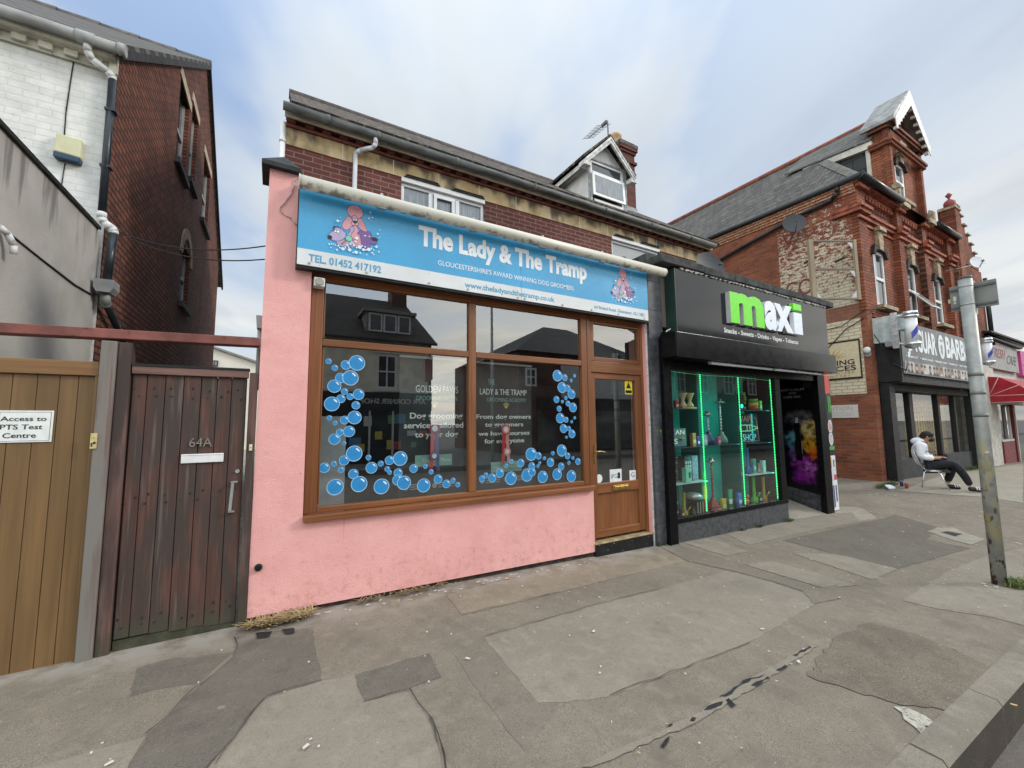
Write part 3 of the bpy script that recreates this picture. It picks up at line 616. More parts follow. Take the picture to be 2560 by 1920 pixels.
def banners():
    for (x0, x1, zt, lab, L) in ((1.10, 1.80, 2.28, 'grey roller banner for dog grooming services behind left shop pane',
        (('GOLDEN PAWS', (1.268, 1.737, 1.928, 2.0), 'w', 0), ('GROOMING SALON', (1.27, 1.727, 1.845, 1.892), 't', 0), ('Dog grooming', (1.21, 1.79, 1.655, 1.715), 'w', .02), ('services tailored', (1.15, 1.798, 1.556, 1.615), 'w', .02), ('to your dog', (1.265, 1.738, 1.462, 1.52), 'w', .02), ('Find Out More', (1.35, 1.65, 1.205, 1.245), 'w', 0))),
        (1.946, 2.68, 2.27, 'grey roller banner for the grooming academy behind right shop pane',
        (('THE', (2.099, 2.185, 2.04, 2.1), 't', 0), ('LADY & THE TRAMP', (1.999, 2.615, 1.925, 1.99), 'w', 0), ('GROOMING ACADEMY', (2.088, 2.607, 1.845, 1.889), 't', 0), ('From dog owners', (1.955, 2.67, 1.65, 1.7), 'w', .02), ('to groomers', (2.061, 2.563, 1.562, 1.61), 'w', .02), ('we have courses', (1.978, 2.648, 1.462, 1.51), 'w', .02), ('for everyone', (2.054, 2.572, 1.375, 1.425), 'w', .02), ('Find Out More', (2.17, 2.48, 1.085, 1.125), 'w', 0)))):
        Y = 4.2
        T = thing('roller_banner', lab, 'banner', ((x0+x1)/2, Y, .75), 'banners in the shop window')
        b = MB(); b.box(x0, x1, Y, Y+.006, .76, zt); b.build('banner_sheet', mat('grey_banner_print', (.045, .05, .052), .5, .35, 3.), T)
        b = MB(); b.box(x0-.005, x1+.005, Y-.012, Y+.018, zt+.001, zt+.022); b.build('banner_rail', plain('bright_rail', (.85, .86, .86), .35), T)
        for body, bx, c, bo in L: lettering('banner_lettering', body, FY(Y), bx, {'w': BW, 't': BT}[c], T, bo, .002)
        cx = (x0+x1)/2+.02
        b = MB(); b.box(cx-.2, cx+.2, Y-.0015, Y, 1.165-(.115 if x0 > 1.5 else 0), 1.28-(.115 if x0 > 1.5 else 0)); b.build('banner_button', plain('pale_green_print', (.3, .52, .44), .5), T)
        b = MB()
        for dx, dz, r in ((0, 0, .022), (-.028, .024, .01), (-.01, .036, .01), (.01, .036, .01), (.028, .024, .01)):
            b.face([(cx+dx+r*math.cos(i*.63), Y-.002, 1.79+dz+r*math.sin(i*.63)) for i in range(10)])
        b.build('paw_print', plain('gold_print', (.62, .45, .16), .5), T)
        b = MB()
        for i in range(4):
            for j in range(3): b.box(x0+.12+(i % 2)*.3, x0+.3+(i % 2)*.3, Y-.0012, Y-.0002, .80+(i//2)*.14+j*.022, .81+(i//2)*.14+j*.022)
            u, w = x0+.08+(i % 2)*.3, .825+(i//2)*.14; b.face([(u+.028*math.cos(k*.4), Y-.0012, w+.028*math.sin(k*.4)) for k in range(16)])
        b.build('banner_small_print', plain('grey_print', (.42, .43, .42), .5), T)
BW = plain('banner_white', (.85, .86, .84), .5, emit=0.); BT = plain('banner_teal', (.25, .45, .42), .5)
banners()
def rosette(x, z, r, tail, lab, c2, extra=None):
    Y = 4.15; T = thing('rosette', lab, 'rosette', (x, Y, z), 'prize rosettes hung in the window')
    b = MB(); n = 28; prev = None
    for rr, mi, yy in ((r, 0, 0.), (r*.78, 1, -.003), (r*.52, 2, -.006)):
        b.face([(x+rr*(1+.06*(-1)**i)*math.cos(2*math.pi*i/n), Y+yy, z+rr*(1+.06*(-1)**i)*math.sin(2*math.pi*i/n)) for i in range(n)], mi)
    b.build('rosette_head', [plain('rosette_red', (.55, .03, .04)), plain('rosette_pleat', c2), plain('rosette_white', (.85, .82, .8))], T)
    for k, (dx, c) in enumerate(((-.018, (.55, .03, .04)), (.02, c2))):
        b = MB(); w = .022; b.prism([(x+dx-w, Y+.004+k*.004, z-r*.5), (x+dx+w, Y+.004+k*.004, z-r*.5), (x+dx*2.1+w*.8, Y+.004+k*.004, z-tail), (x+dx*2.1, Y+.004+k*.004, z-tail+.03), (x+dx*2.1-w*.8, Y+.004+k*.004, z-tail)], (0, .002, 0)); b.build('ribbon', plain('ribbon_cloth', c), T)
    if extra:
        b = MB(); ex, ez, er = extra
        b.face([(ex+er*(1+.06*(-1)**i)*math.cos(2*math.pi*i/n), Y-.002, ez+er*(1+.06*(-1)**i)*math.sin(2*math.pi*i/n)) for i in range(n)], 0); b.face([(ex+er*.55*math.cos(2*math.pi*i/n), Y-.005, ez+er*.55*math.sin(2*math.pi*i/n)) for i in range(n)], 1)
        b.build('small_rosette_head', [plain('rosette_dark', c2), plain('rosette_white2', (.85, .82, .8))], T)
rosette(1.459, 1.552, .06, .46, 'red and navy prize rosette with pale blue ribbons on left banner', (.08, .08, .25), (1.455, 1.27, .045))
rosette(2.30, 1.527, .06, .40, 'red and white prize rosette with long red ribbons on right banner', (.75, .3, .3), (2.315, 1.28, .048))
# ---------------------------------------------------------------- sign board of the pink shop
def shop_sign():
    T = thing('shop_sign', 'long sky blue dog groomer sign board with white lettering and white strip', 'shop sign', (2.27, 3.9, 3.0))
    Y = 3.90
    blue = mat('sign_blue', (.065, .365, .64), .28, .06, 2., spec=.45, bump=.02, bscale=300); wht = mat('sign_white', (.72, .73, .73), .35, .05, 3., speck=(25., .7, (.5, .48, .42)))
    b = MB(); b.box(.125, 2.372, Y, 4.0, 3.123, 3.735); b.box(2.376, 4.408, Y, 4.0, 3.123, 3.735); b.build('sign_board', blue, T)
    b = MB(); b.box(.125, 2.372, Y, 3.999, 2.978, 3.1225); b.box(2.376, 4.408, Y, 3.999, 2.978, 3.1225); b.build('sign_strip', wht, T)
    b = MB(); b.box(.118, 4.416, Y+.012, 3.997, 2.955, 2.977); b.box(.118, .1245, Y+.01, 3.997, 2.978, 3.74); b.box(4.409, 4.43, Y+.01, 3.998, 2.955, 3.74); b.build('sign_trim', M_BLACKM, T)
    b = MB()
    for x in (.22, .7, 1.3, 1.72, 2.33, 2.42, 2.95, 3.4, 3.85, 4.33): b.cyl((x, Y-.008, 3.0), (x, Y, 3.0), .009, .012, 8)
    for x in (2.33, 2.42, 3.1, 3.9, 4.34): b.cyl((x, Y-.008, 3.695), (x, Y, 3.695), .008, .011, 8)
    b.build('sign_bolt', M_STEEL, T)
    w = plain('sign_white_lettering', (.82, .83, .83), .4); bl = plain('sign_blue_lettering', (.1, .34, .52), .4)
    lettering('sign_lettering', 'The Lady & The Tramp', FY(Y), (1.186, 3.335, 3.368, 3.578), w, T, .04, .002)
    lettering('sign_lettering', "GLOUCESTERSHIRE'S AWARD WINNING DOG GROOMERS", FY(Y), (1.389, 3.122, 3.203, 3.254), w, T, .004, .002)
    lettering('sign_lettering', 'TEL. 01452 417192', FY(Y), (.214, .83, 3.015, 3.084), bl, T, .025, .002)
    lettering('sign_lettering', 'www.theladyandthetramp.co.uk', FY(Y), (1.683, 2.833, 3.02, 3.078), bl, T, .02, .002)
    lettering('sign_lettering', '64 Bristol Road, Gloucester, GL1 5SD', FY(Y), (3.445, 4.333, 3.026, 3.068), bl, T, .012, .002)
    cols = {'ear_l': (.72, .33, .38), 'ear_r': (.66, .28, .33), 'body': (.72, .33, .38), 'topknot': (.74, .35, .4), 'face': (.72, .36, .40), 'muz1': (.74, .38, .42), 'muz2': (.74, .38, .42), 'nose': (.01, .01, .01), 'eye1': (.85, .85, .85), 'eye2': (.85, .85, .85),
            'lil_body': (.45, .36, .56), 'lil_arm': (.45, .36, .56), 'lil_hair': (.05, .05, .12), 'lil_head': (.47, .38, .58), 'lnose': (.01, .01, .01), 'leye1': (.85, .85, .85), 'leye2': (.85, .85, .85), 'stick': (.4, .2, .04), 'puff': (.2, .6, .42),
            'purple': (.2, .1, .33), 'pnose': (.01, .01, .01), 'peye': (.8, .8, .8), 'peye2': (.8, .8, .8)}
    order = ['ear_l', 'ear_r', 'body', 'topknot', 'face', 'muz1', 'muz2', 'eye1', 'eye2', 'nose', 'lil_body', 'lil_hair', 'lil_head', 'lil_arm', 'leye1', 'leye2', 'lnose', 'stick', 'puff', 'purple', 'peye', 'peye2', 'pnose']
    mats = [plain('emblem_outline', (.02, .02, .08), .4)]; b = MB(); k = 0
    def ell(e, g=1.): return [(e[0]+e[2]*g*math.cos(2*math.pi*i/28), e[1]+e[3]*g*math.sin(2*math.pi*i/28)) for i in range(28)]
    for nm in order:
        if nm in DATA['emb_poly']:
            P = DATA['emb_poly'][nm]; Q = []
            for i in range(len(P)):               # soften corners
                a, c = P[i], P[(i+1) % len(P)]; Q += [(.75*a[0]+.25*c[0], .75*a[1]+.25*c[1]), (.25*a[0]+.75*c[0], .25*a[1]+.75*c[1])] if nm not in ('lil_hair', 'stick') else [a]
        else: Q = ell(DATA['emb_ell'][nm])
        cx = sum(p[0] for p in Q)/len(Q); cz = sum(p[1] for p in Q)/len(Q)
        mats.append(plain('emblem_'+nm, cols[nm], .4)); mi = len(mats)-1
        for grow, idx in ((.0042, 0), (0., mi)):
            k += 1; yy = Y-.0004-.00012*k; R = []
            for (x, z) in Q:
                d = math.hypot(x-cx, z-cz) or 1; R.append((x+(x-cx)/d*grow, yy, z+(z-cz)/d*grow))
            vs = [b.V(p) for p in R]; es = [b.b.edges.new((vs[i], vs[(i+1) % len(vs)])) for i in range(len(vs))]
            for f in bmesh.ops.triangle_fill(b.b, use_beauty=True, edges=es)['geom']:
                if isinstance(f, bmesh.types.BMFace): f.material_index = idx
    mats.append(plain('foam_rim', (.35, .65, .85), .4)); mats.append(plain('foam_white', (.75, .86, .9), .4)); fr_ = len(mats)-2
    for (x, z, r) in DATA['foam']:
        for g, idx in ((1., fr_), (.82, fr_+1)):
            k += 1; b.face([(x+r*g*math.cos(2*math.pi*i/16), Y-.0004-.00012*k, z+r*g*math.sin(2*math.pi*i/16)) for i in range(16)], idx)
    e1 = b.build('emblem', mats, T)
    e2 = e1.copy(); COL.objects.link(e2); setpar(e2, T); e2.location = (3.369, 0, .005)
shop_sign()
def cassette():
    T = thing('awning_cassette', 'long cream tubular awning cassette with sooty mould above blue sign board', 'awning', (2.4, 3.8, 3.66))
    m, t, bs, pos = newmat('cream_cassette'); x, y, z = t.sep(pos)
    n = t.noise(t.scale(pos, (16., 20., 9.)), 1., 5); low = t.ramp(z, 3.60, 3.68, .2, -.14)
    st = t.ramp(t.math('ADD', n, t.math('ADD', low, t.ramp(t.noise(pos, .9, 2), .35, .65, -.12, .08))),   .48, .78, 0, .75)
    t.put(bs.inputs['Base Color'], t.mix(st, (.66, .63, .53), (.06, .055, .045))); bs.inputs['Roughness'].default_value = .45
    b = MB(); b.cyl((.122, 3.80, 3.665), (4.635, 3.80, 3.665), .058, .058, 28); b.build('tube', m, T)
    b = MB(); b.cyl((.112, 3.80, 3.665), (.1215, 3.80, 3.665), .063, .063, 28); b.cyl((4.6355, 3.80, 3.665), (4.645, 3.80, 3.665), .06, .06, 28); b.build('end_cap', mat('cream_end_cap', (.66, .63, .55), .5), T)
    for x in (.74, 1.68, 2.55, 3.45):
        b = MB(); b.box(x+.02, x+.1, 3.785, 3.83, 3.598, 3.607); b.cyl((x+.06, 3.80, 3.715), (x+.06, 3.80, 3.745), .022, .012, 10); b.build('bracket', M_STEEL, T)
cassette()
def small_bits():
    b = MB(); b.tube([(.131, 3.97, 3.795), (.1, 3.985, 3.78), (.087, 3.99, 3.75), (.068, 3.99, 3.65), (.027, 3.99, 3.559), (-.02, 3.99, 3.481), (-.012, 3.99, 3.455), (.009, 3.99, 3.436), (.077, 3.99, 3.407), (.119, 3.985, 3.345), (.121, 3.985, 2.96)], .005, 6)
    tag(b.build('cable', mat('old_white_cable', (.45, .38, .33), .6)), 'thin pale cable looping over pink pier beside the blue sign', 'cable')
    T = thing('alarm_sounder', 'small square cream sounder box under blue sign at corner of brown window', 'alarm', (.31, 4.0, 2.86))
    b = MB(); b.box(.268, .357, 3.955, 4.049, 2.826, 2.907); b.build('casing', M_WHITEW, T, .006); b = MB(); b.cyl((.312, 3.945, 2.866), (.312, 3.954, 2.866), .03, .034, 16); b.build('grille', mat('sounder_grille', (.4, .39, .36), .5), T)
    T = thing('vent_outlet', 'round black pipe outlet low on the pink wall', 'pipe outlet', (-.055, 3.98, .47))
    b = MB(); b.cyl((-.055, 3.975, .47), (-.055, 4.0, .47), .026, .029, 16); b.build('collar', M_BLACKM, T); b = MB(); b.cyl((-.055, 3.972, .47), (-.055, 3.9745, .47), .018, .018, 14); b.build('bore', plain('deep_black', (.002, .002, .002), .9), T)
    T = thing('rain_hopper', 'small grey rain hopper behind left edge of pink pier', 'hopper', (-.14, 4.15, 2.48))
    b = MB(); b.prism([(-.16, 4.1, 2.54), (-.1, 4.1, 2.54), (-.11, 4.1, 2.43), (-.15, 4.1, 2.43)], (0, .1, 0)); b.build('bowl', M_GUTL, T); b = MB(); b.cyl((-.128, 4.15, 1.9), (-.128, 4.15, 2.43), .018); b.build('pipe', M_GUTL, T)
small_bits()
# ---------------------------------------------------------------- terraced brick house behind the two shops
def upvc(b_frame, b_glass, Y, x0, x1, z0, z1, f=.055, muls=(), trans=()):
    """white frame bars and glass of a window in the plane Y"""
    b_frame.box(x0, x0+f, Y, Y+.06, z0, z1); b_frame.box(x1-f, x1, Y, Y+.06, z0, z1)
    b_frame.box(x0+f+.0005, x1-f-.0005, Y+.001, Y+.06, z1-f, z1); b_frame.box(x0+f+.0005, x1-f-.0005, Y+.001, Y+.06, z0, z0+f)
    for m_ in muls: b_frame.box(m_-f*.7, m_+f*.7, Y-.001, Y+.059, z0+f+.001, z1-f-.001)
    for t_ in trans: b_frame.box(x0+f+.001, x1-f-.001, Y-.002, Y+.058, t_-f*.5, t_+f*.5)
    b_glass.face([(x0+f*.5, Y+.03, z0+f*.5), (x1-f*.5, Y+.03, z0+f*.5), (x1-f*.5, Y+.03, z1-f*.5), (x0+f*.5, Y+.03, z1-f*.5)])
def terrace():
    T = thing('terraced_house', 'red brown brick terraced house with sandstone band rising behind pink and black shops', 'house', (4.6, 6.2, 0))
    H = [(1.6, 3.045, 3.9, 5.42), (6.0, 7.44, 3.9, 5.45)]
    b = MB(); b.wall('Y', 6.2, [(0, 0), (9.18, 0), (9.18, 5.86), (0, 5.86)], H, .1)
    b.face([(0, 6.2, 0), (0, 14.5, 0), (0, 14.5, 5.9), (0, 6.2, 5.9)]); b.face([(9.18, 6.2, 0), (9.18, 14.5, 0), (9.18, 14.5, 5.9), (9.18, 6.2, 5.9)])
    b.face([(0, 6.2, 5.9), (0, 14.5, 5.9), (0.02, 10.5, 9.3)]); b.face([(9.18, 6.2, 5.9), (9.18, 14.5, 5.9), (9.18, 10.5, 9.3)])
    b.build('wall', M_BRICKA, T)
    b = MB(); b.box(-.004, 9.184, 6.185, 6.199, 5.452, 5.70); b.build('stone_band', M_STONE, T)
    b = MB()
    for i in range(41): b.box(.004+i*.2262, .114+i*.2262, 6.10, 6.199, 5.742, 5.80)
    b.box(-.006, 9.186, 6.15, 6.1995, 5.701, 5.741); b.box(-.006, 9.186, 6.08, 6.199, 5.8005, 5.86)
    b.build('dentil_course', M_BRICKA_D, T)
    b = MB(); b.box(-.02, 9.15, 6.03, 6.06, 5.755, 5.86); b.box(-.02, 9.15, 6.061, 6.199, 5.861, 5.875); b.build('fascia_board', M_VERT, T)
    b = MB(); b.cyl((-.045, 5.955, 5.835), (9.13, 5.955, 5.835), .058, .058, 14)
    for x in (.48, 1.16, 2.4, 3.9, 5.6, 6.9, 8.2): b.cyl((x, 5.955, 5.835), (x+.05, 5.955, 5.835), .066, .066, 14)
    b.build('gutter', M_GUT, T)
    b = MB(); n = Vector((0, -.78, 1)).normalized()*.07
    for x0, x1 in ((.05, 9.3),):
        P = [(x0, 5.96, 5.86), (x1, 5.96, 5.86), (x1, 10.5, 9.36), (x0, 10.5, 9.36)]; b.prism(P, n)
        P = [(x0, 15., 5.86), (x1, 15., 5.86), (x1, 10.5, 9.36), (x0, 10.5, 9.36)]; b.prism(P, (0, .05, .05))
    b.build('roof', M_TILE, T)
    b = MB(); b.cyl((.03, 10.5, 9.40), (9.3, 10.5, 9.40), .11, .11, 10); b.build('ridge_tiles', mat('ridge_tile', (.1, .085, .075), .85, .4, 5.), T)
    for (x0, x1, z0, z1), kind in zip(H, (0, 1)):
        fb, gb = MB(), MB()
        if kind == 0: upvc(fb, gb, 6.235, x0+.003, x1-.003, z0, z1-.03, .05, (x0+.49, x0+.955)); fb.box(x0+.535, x0+.905, 6.215, 6.236, 5.0, 5.06); fb.box(x0+.535, x0+.905, 6.215, 6.236, 5.285, 5.345); fb.box(x0+.535, x0+.59, 6.2152, 6.236, 5.0605, 5.2845); fb.box(x0+.85, x0+.905, 6.2152, 6.236, 5.0605, 5.2845)
        else: upvc(fb, gb, 6.235, x0+.003, x1-.003, z0, z1-.03, .05)
        fb.box(x0-.002, x1+.002, 6.182, 6.234, z1-.03, z1+.045)
        w = fb.build('window', M_WHITE, T, .003); gb.build('window_pane', M_NET if kind == 0 else mat('plain_blind', (.33, .34, .35), .15, .05, 3., spec=.7), w)
        hb = MB()
        for a, c in ((x0+.075, x0+.59), (x0+.87, x1-.045)):
            hb.prism([(a-.04, 6.16, z1+.046), (c+.04, 6.16, z1+.046), (c+.01, 6.16, z1+.072), (a-.01, 6.16, z1+.072)], (0, .038, 0)); hb.prism([(a-.01, 6.15, z1+.0725), (c+.01, 6.15, z1+.0725), (c-.01, 6.15, z1+.086), (a+.01, 6.15, z1+.086)], (0, .048, 0))
        hb.build('window_hood', mat('sooty_hood_mould', (.03, .026, .022), .8, .4, 9.), w)
    b = MB(); b.tube([(1.15, 5.955, 5.79), (1.15, 5.955, 5.70), (1.12, 5.99, 5.655), (.96, 6.1, 5.625), (.905, 6.14, 5.58), (.90, 6.14, 3.2)], .032, 12); b.build('downpipe', mat('white_downpipe', (.62, .64, .66), .4, .12, 4.), T)
    b = MB(); b.cyl((-.035, 6.17, 3.9), (-.035, 6.17, 5.74), .034); b.cyl((-.035, 6.17, 5.45), (-.035, 6.17, 5.5), .04); b.build('soil_pipe', M_WHITE, T)
    # dormer
    D = MB(); Y = 6.60
    D.prism([(5.75, Y, 6.1), (5.75, Y, 7.4), (5.75, 7.75, 7.4), (5.75, 7.75, 7.25)], (.04, 0, 0)); D.prism([(6.85, Y, 6.1), (6.85, Y, 7.4), (6.85, 7.75, 7.4), (6.85, 7.75, 7.25)], (.04, 0, 0))
    D.prism([(5.80, Y+.02, 7.36), (6.84, Y+.02, 7.36), (6.84, Y+.02, 7.40), (6.32, Y+.02, 7.86), (5.80, Y+.02, 7.40)], (0, .05, 0))
    dm = D.build('dormer', mat('dormer_white_boarding', (.68, .68, .66), .6, .12, 5., speck=(20., .70, (.35, .33, .3))), T)
    D = MB(); D.box(5.755, 5.815, Y-.02, Y+.06, 6.3, 7.36); D.box(6.79, 6.895, Y-.02, Y+.06, 6.3, 7.36); D.box(5.72, 6.91, Y-.03, Y+.015, 7.362, 7.40); D.build('dormer_post', mat('grey_weathered_timber', (.3, .31, .32), .7, .3, 9., bump=.2), dm)
    fb, gb = MB(), MB(); upvc(fb, gb, Y-.01, 5.816, 6.789, 6.30, 7.36, .05, (), (7.09,))
    fb.prism([(5.83, Y-.03, 7.06), (6.775, Y-.03, 7.06), (6.775, Y-.06, 6.52), (5.83, Y-.06, 6.52)], (0, -.03, 0)); fb.box(5.9, 6.74, Y-.03, Y-.011, 6.42, 6.47)
    w = fb.build('dormer_window', M_WHITE, dm); gb.build('dormer_pane', M_DARKGLASS, dm)
    gb = MB(); gb.face([(5.89, Y-.064, 7.0), (6.715, Y-.064, 7.0), (6.715, Y-.0905, 6.58), (5.89, Y-.0905, 6.58)]); gb.build('open_sash_pane', M_NET, dm)
    rb = MB()
    for s, xe, ze in ((-1, 5.50, 7.22), (1, 7.05, 7.22)):
        a = [(6.28, 6.42, 7.95), (6.28, 8.6, 7.95), (xe, 7.8, ze), (xe, 6.42, ze)]; rb.prism(a, (0, 0, .06))
    rb.build('dormer_roof', M_TILE, dm)
    bb = MB()
    for s, xe, ze in ((-1, 5.54, 7.20), (1, 7.01, 7.20)):
        bb.prism([(6.28, 6.40, 7.93), (xe, 6.40, ze), (xe, 6.40, ze-.13), (6.28, 6.40, 7.78)], (0, .05, 0)); bb.prism([(6.28, 6.385, 7.90), (xe, 6.385, ze-.02), (xe, 6.385, ze-.05), (6.28, 6.385, 7.86)], (0, .0148, 0))
    bb.box(5.5, 5.68, 6.41, 6.59, 7.06, 7.16); bb.box(6.88, 7.05, 6.41, 6.59, 7.06, 7.16)
    bb.prism([(5.56, 6.46, 7.09), (5.56, 7.7, 7.09), (5.56, 7.7, 7.19), (5.56, 6.46, 7.19)], (.03, 0, 0))
    bb.build('barge_board', mat('peeling_white_bargeboard', (.62, .62, .6), .7, .3, 8., speck=(26., .62, (.3, .28, .25)), bump=.25), dm)
    # chimney
    c = MB(); x0, x1 = 8.2, 8.73
    c.box(x0, x1, 8.0, 9.0, 6.6, 8.92); c.box(x0-.05, x1+.05, 7.95, 9.05, 8.921, 9.0); c.box(x0, x1, 8.0, 9.0, 9.001, 9.22); c.box(x0-.035, x1+.035, 7.965, 9.035, 9.221, 9.30); c.box(x0-.07, x1+.07, 7.93, 9.07, 9.301, 9.4); ch = c.build('chimney', brick('chimney_brick', (.2, .065, .05), (.13, .045, .04), (.07, .06, .055), 'XY'), T)
    c = MB(); c.box(x0-.08, x1+.08, 7.92, 9.08, 9.401, 9.50); c.box(x0-.02, x1+.02, 7.98, 9.02, 9.501, 9.57); c.build('chimney_cap', mat('sooty_cap', (.1, .09, .08), .9, .4, 8., bump=.3), ch)
    c = MB(); c.lathe((8.5, 8.5, 9.55), [(.2, 0), (.17, .1), (.16, .42), (.19, .45), (.19, .52), (.15, .53)], 18); c.build('chimney_pot', mat('buff_clay_pot', (.5, .34, .2), .8, .2, 8.), ch)
    c = MB(); c.box(x0-.02, x1+.02, 7.975, 7.998, 7.1, 7.62); c.build('flashing', M_LEAD, ch)
terrace()
def aerial():
    T = thing('tv_aerial', 'thin rooftop television aerial on mast above the white dormer', 'aerial', (7.76, 8., 7.4))
    b = MB(); b.cyl((7.77, 8., 7.3), (7.74, 8., 9.93), .022, .018, 8); b.build('mast', M_GUT, T)
    b = MB(); p, q = Vector((7.72, 8., 9.9)), Vector((6.98, 7.95, 9.12)); b.cyl(p, q, .016, .012, 6)
    for i in range(9):
        c = p.lerp(q, .2+i*.1); e = Vector((.13, -.11, 0))*(1.15-.03*i); b.cyl(c-e, c+e, .007, .007, 5)
    e = Vector((.16, -.1, .1)); b.box(7.55, 7.6, 7.86, 8.06, 9.72, 9.8); b.build('boom', M_GUT, T)
aerial()
# ---------------------------------------------------------------- big house on the left: white painted front, brown brick flank
def left_house():
    T = thing('corner_house', 'tall old house with white painted brick front and dark brown brick gable flank', 'house', (-1.74, 6.2, 0))
    b = MB(); b.box(-7, -1.742, 6.2, 6.4, -.1, 5.73); b.build('front_wall', M_BRICKW, T)
    H = [(9.3, 10.2, 6.52, 8.1), (10.52, 11.2, 6.8, 8.45), (12.3, 13.4, 6.72, 8.36), (10.45, 11.3, 4.12, 5.35)]
    b = MB(); b.wall('X', -1.74, [(6.2, -.5), (16.2, -.5), (16.2, 6.75), (11.85, 10.3), (6.2, 5.9)], H, -.13); b.build('side_wall', M_BRICKL, T)
    for (y0, y1, z0, z1), arch in zip(H, (0, 0, 0, 1)):
        fb, gb = MB(), MB(); X = -1.86
        fb.box(X, X+.05, y0, y0+.07, z0, z1); fb.box(X, X+.05, y1-.07, y1, z0, z1); fb.box(X+.001, X+.049, y0+.0705, y1-.0705, (z0+z1)/2-.03, (z0+z1)/2+.03); fb.box(X+.001, X+.049, y0+.0705, y1-.0705, z0, z0+.07)
        w = fb.build('window', mat('grey_sash', (.36, .36, .35), .5), T); gb.face([(X+.02, y0, z0), (X+.02, y1, z0), (X+.02, y1, z1), (X+.02, y0, z1)]); gb.build('window_pane', M_DARKGLASS, w)
        lb = MB()
        if arch:
            n = 7
            for i in range(n):
                a0, a1 = math.pi*i/n, math.pi*(i+.93)/n; c = ((y0+y1)/2, z1-.25); r0, r1 = .46, .68
                lb.prism([(-1.739, c[0]-r0*math.cos(a0), c[1]+r0*math.sin(a0)), (-1.739, c[0]-r0*math.cos(a1), c[1]+r0*math.sin(a1)), (-1.739, c[0]-r1*math.cos(a1), c[1]+r1*math.sin(a1)), (-1.739, c[0]-r1*math.cos(a0), c[1]+r1*math.sin(a0))], (.018, 0, 0))
        else: lb.box(-1.739, -1.72, y0-.12, y1+.1, z1+.001, z1+.19)
        lb.build('lintel', mat('pale_stone_lintel', (.34, .26, .18) if arch else (.45, .37, .27), .8, .2, 6.), w)
        sb = MB(); sb.box(-1.739, -1.66, y0-.07, y1+.07, z0-.11, z0-.001); sb.build('sill', mat('dark_stone_sill', (.05, .05, .05), .8, .3, 6.), w)
    b = MB(); nrm = (0, -.05, .065)
    b.prism([(-7, 6.0, 5.87), (-1.66, 6.0, 5.87), (-1.66, 11.85, 10.40), (-7, 11.85, 10.40)], nrm); b.prism([(-7, 16.9, 6.3), (-1.66, 16.9, 6.3), (-1.66, 11.85, 10.395), (-7, 11.85, 10.395)], (0, .05, .065))
    b.build('roof', tiles('grey_brown_tile', (.10, .092, .085), (.13, .115, .10), (.1, .06, .045), mossat=.58), T)
    b = MB()
    for i in range(8): b.cyl((-7+i*.67, 11.85, 10.44), (-6.345+i*.67, 11.85, 10.44), .1, .115, 8)
    b.build('ridge_tiles', mat('grey_ridge_tile', (.12, .115, .11), .85, .3, 5.), T)
    b = MB(); b.prism([(-1.70, 6.02, 5.80), (-1.70, 11.85, 10.33), (-1.70, 11.85, 10.44), (-1.70, 6.02, 5.92)], (.045, 0, 0)); b.prism([(-1.70, 16.9, 6.22), (-1.70, 11.85, 10.33), (-1.70, 11.85, 10.44), (-1.70, 16.9, 6.36)], (.045, 0, 0)); b.build('verge', mat('dark_verge', (.03, .03, .03), .8, .3, 5.), T)
    wl = mat('cream_cornice', (.58, .56, .46), .65, .2, 4., speck=(14., .66, (.28, .27, .22)))
    b = MB(); b.box(-7, -1.735, 6.10, 6.199, 5.80, 5.90); b.box(-7, -1.735, 6.04, 6.12, 5.81, 5.93); b.box(-7, -1.735, 6.165, 6.1995, 5.70, 5.7995)
    for i in range(26): b.box(-1.86-i*.2-.11, -1.86-i*.2, 6.125, 6.1645, 5.725, 5.799)
    b.box(-1.80, -1.745, 6.13, 6.1645, 5.60, 5.7995); b.build('cornice', wl, T)
    b = MB(); b.cyl((-7, 5.985, 5.885), (-1.63, 5.985, 5.885), .058, .058, 14); b.cyl((-2.03, 5.985, 5.885), (-1.88, 5.985, 5.885), .066, .066, 14); b.cyl((-1.69, 5.985, 5.885), (-1.625, 5.985, 5.885), .066, .066, 14); b.build('gutter', M_GUTL, T)
    b = MB(); b.tube([(-1.95, 6.0, 5.86), (-1.945, 6.02, 5.76), (-1.92, 6.06, 5.71), (-1.80, 6.12, 5.665), (-1.765, 6.14, 5.62), (-1.762, 6.14, 5.59)], .038, 12); b.build('pipe_bend', M_WHITEW, T); b = MB(); b.tube([(-1.75, 6.13, 3.99), (-1.75, 6.13, 3.92), (-1.72, 6.13, 3.87), (-1.66, 6.14, 3.83), (-1.645, 6.15, 3.80), (-1.645, 6.15, 3.77)], .043, 12); b.build('pipe_bend', M_WHITEW, T)
    b = MB(); b.cyl((-1.762, 6.14, 5.60), (-1.75, 6.13, 3.95), .036, .036, 14); b.cyl((-1.645, 6.15, 3.80), (-1.66, 6.12, 3.2), .04, .04, 14); b.cyl((-1.66, 6.15, 2.97), (-1.66, 6.95, 2.62), .035, .035, 12)
    for z in (4.52, 5.2): b.box(-1.80, -1.70, 6.1, 6.2, z, z+.025)
    b.build('drainpipe', M_BLUEPIPE, T)
    b = MB(); b.prism([(-1.735, 6.0, 3.2), (-1.57, 6.0, 3.2), (-1.57, 6.0, 3.11), (-1.60, 6.0, 3.06), (-1.71, 6.0, 3.06), (-1.735, 6.0, 3.11)], (0, .2, 0)); b.cyl((-1.66, 6.1, 3.06), (-1.66, 6.13, 2.95), .042, .05, 12); b.ball((-1.66, 6.14, 2.96), (.05, .05, .05)); b.build('hopper_head', M_GUTL, T)
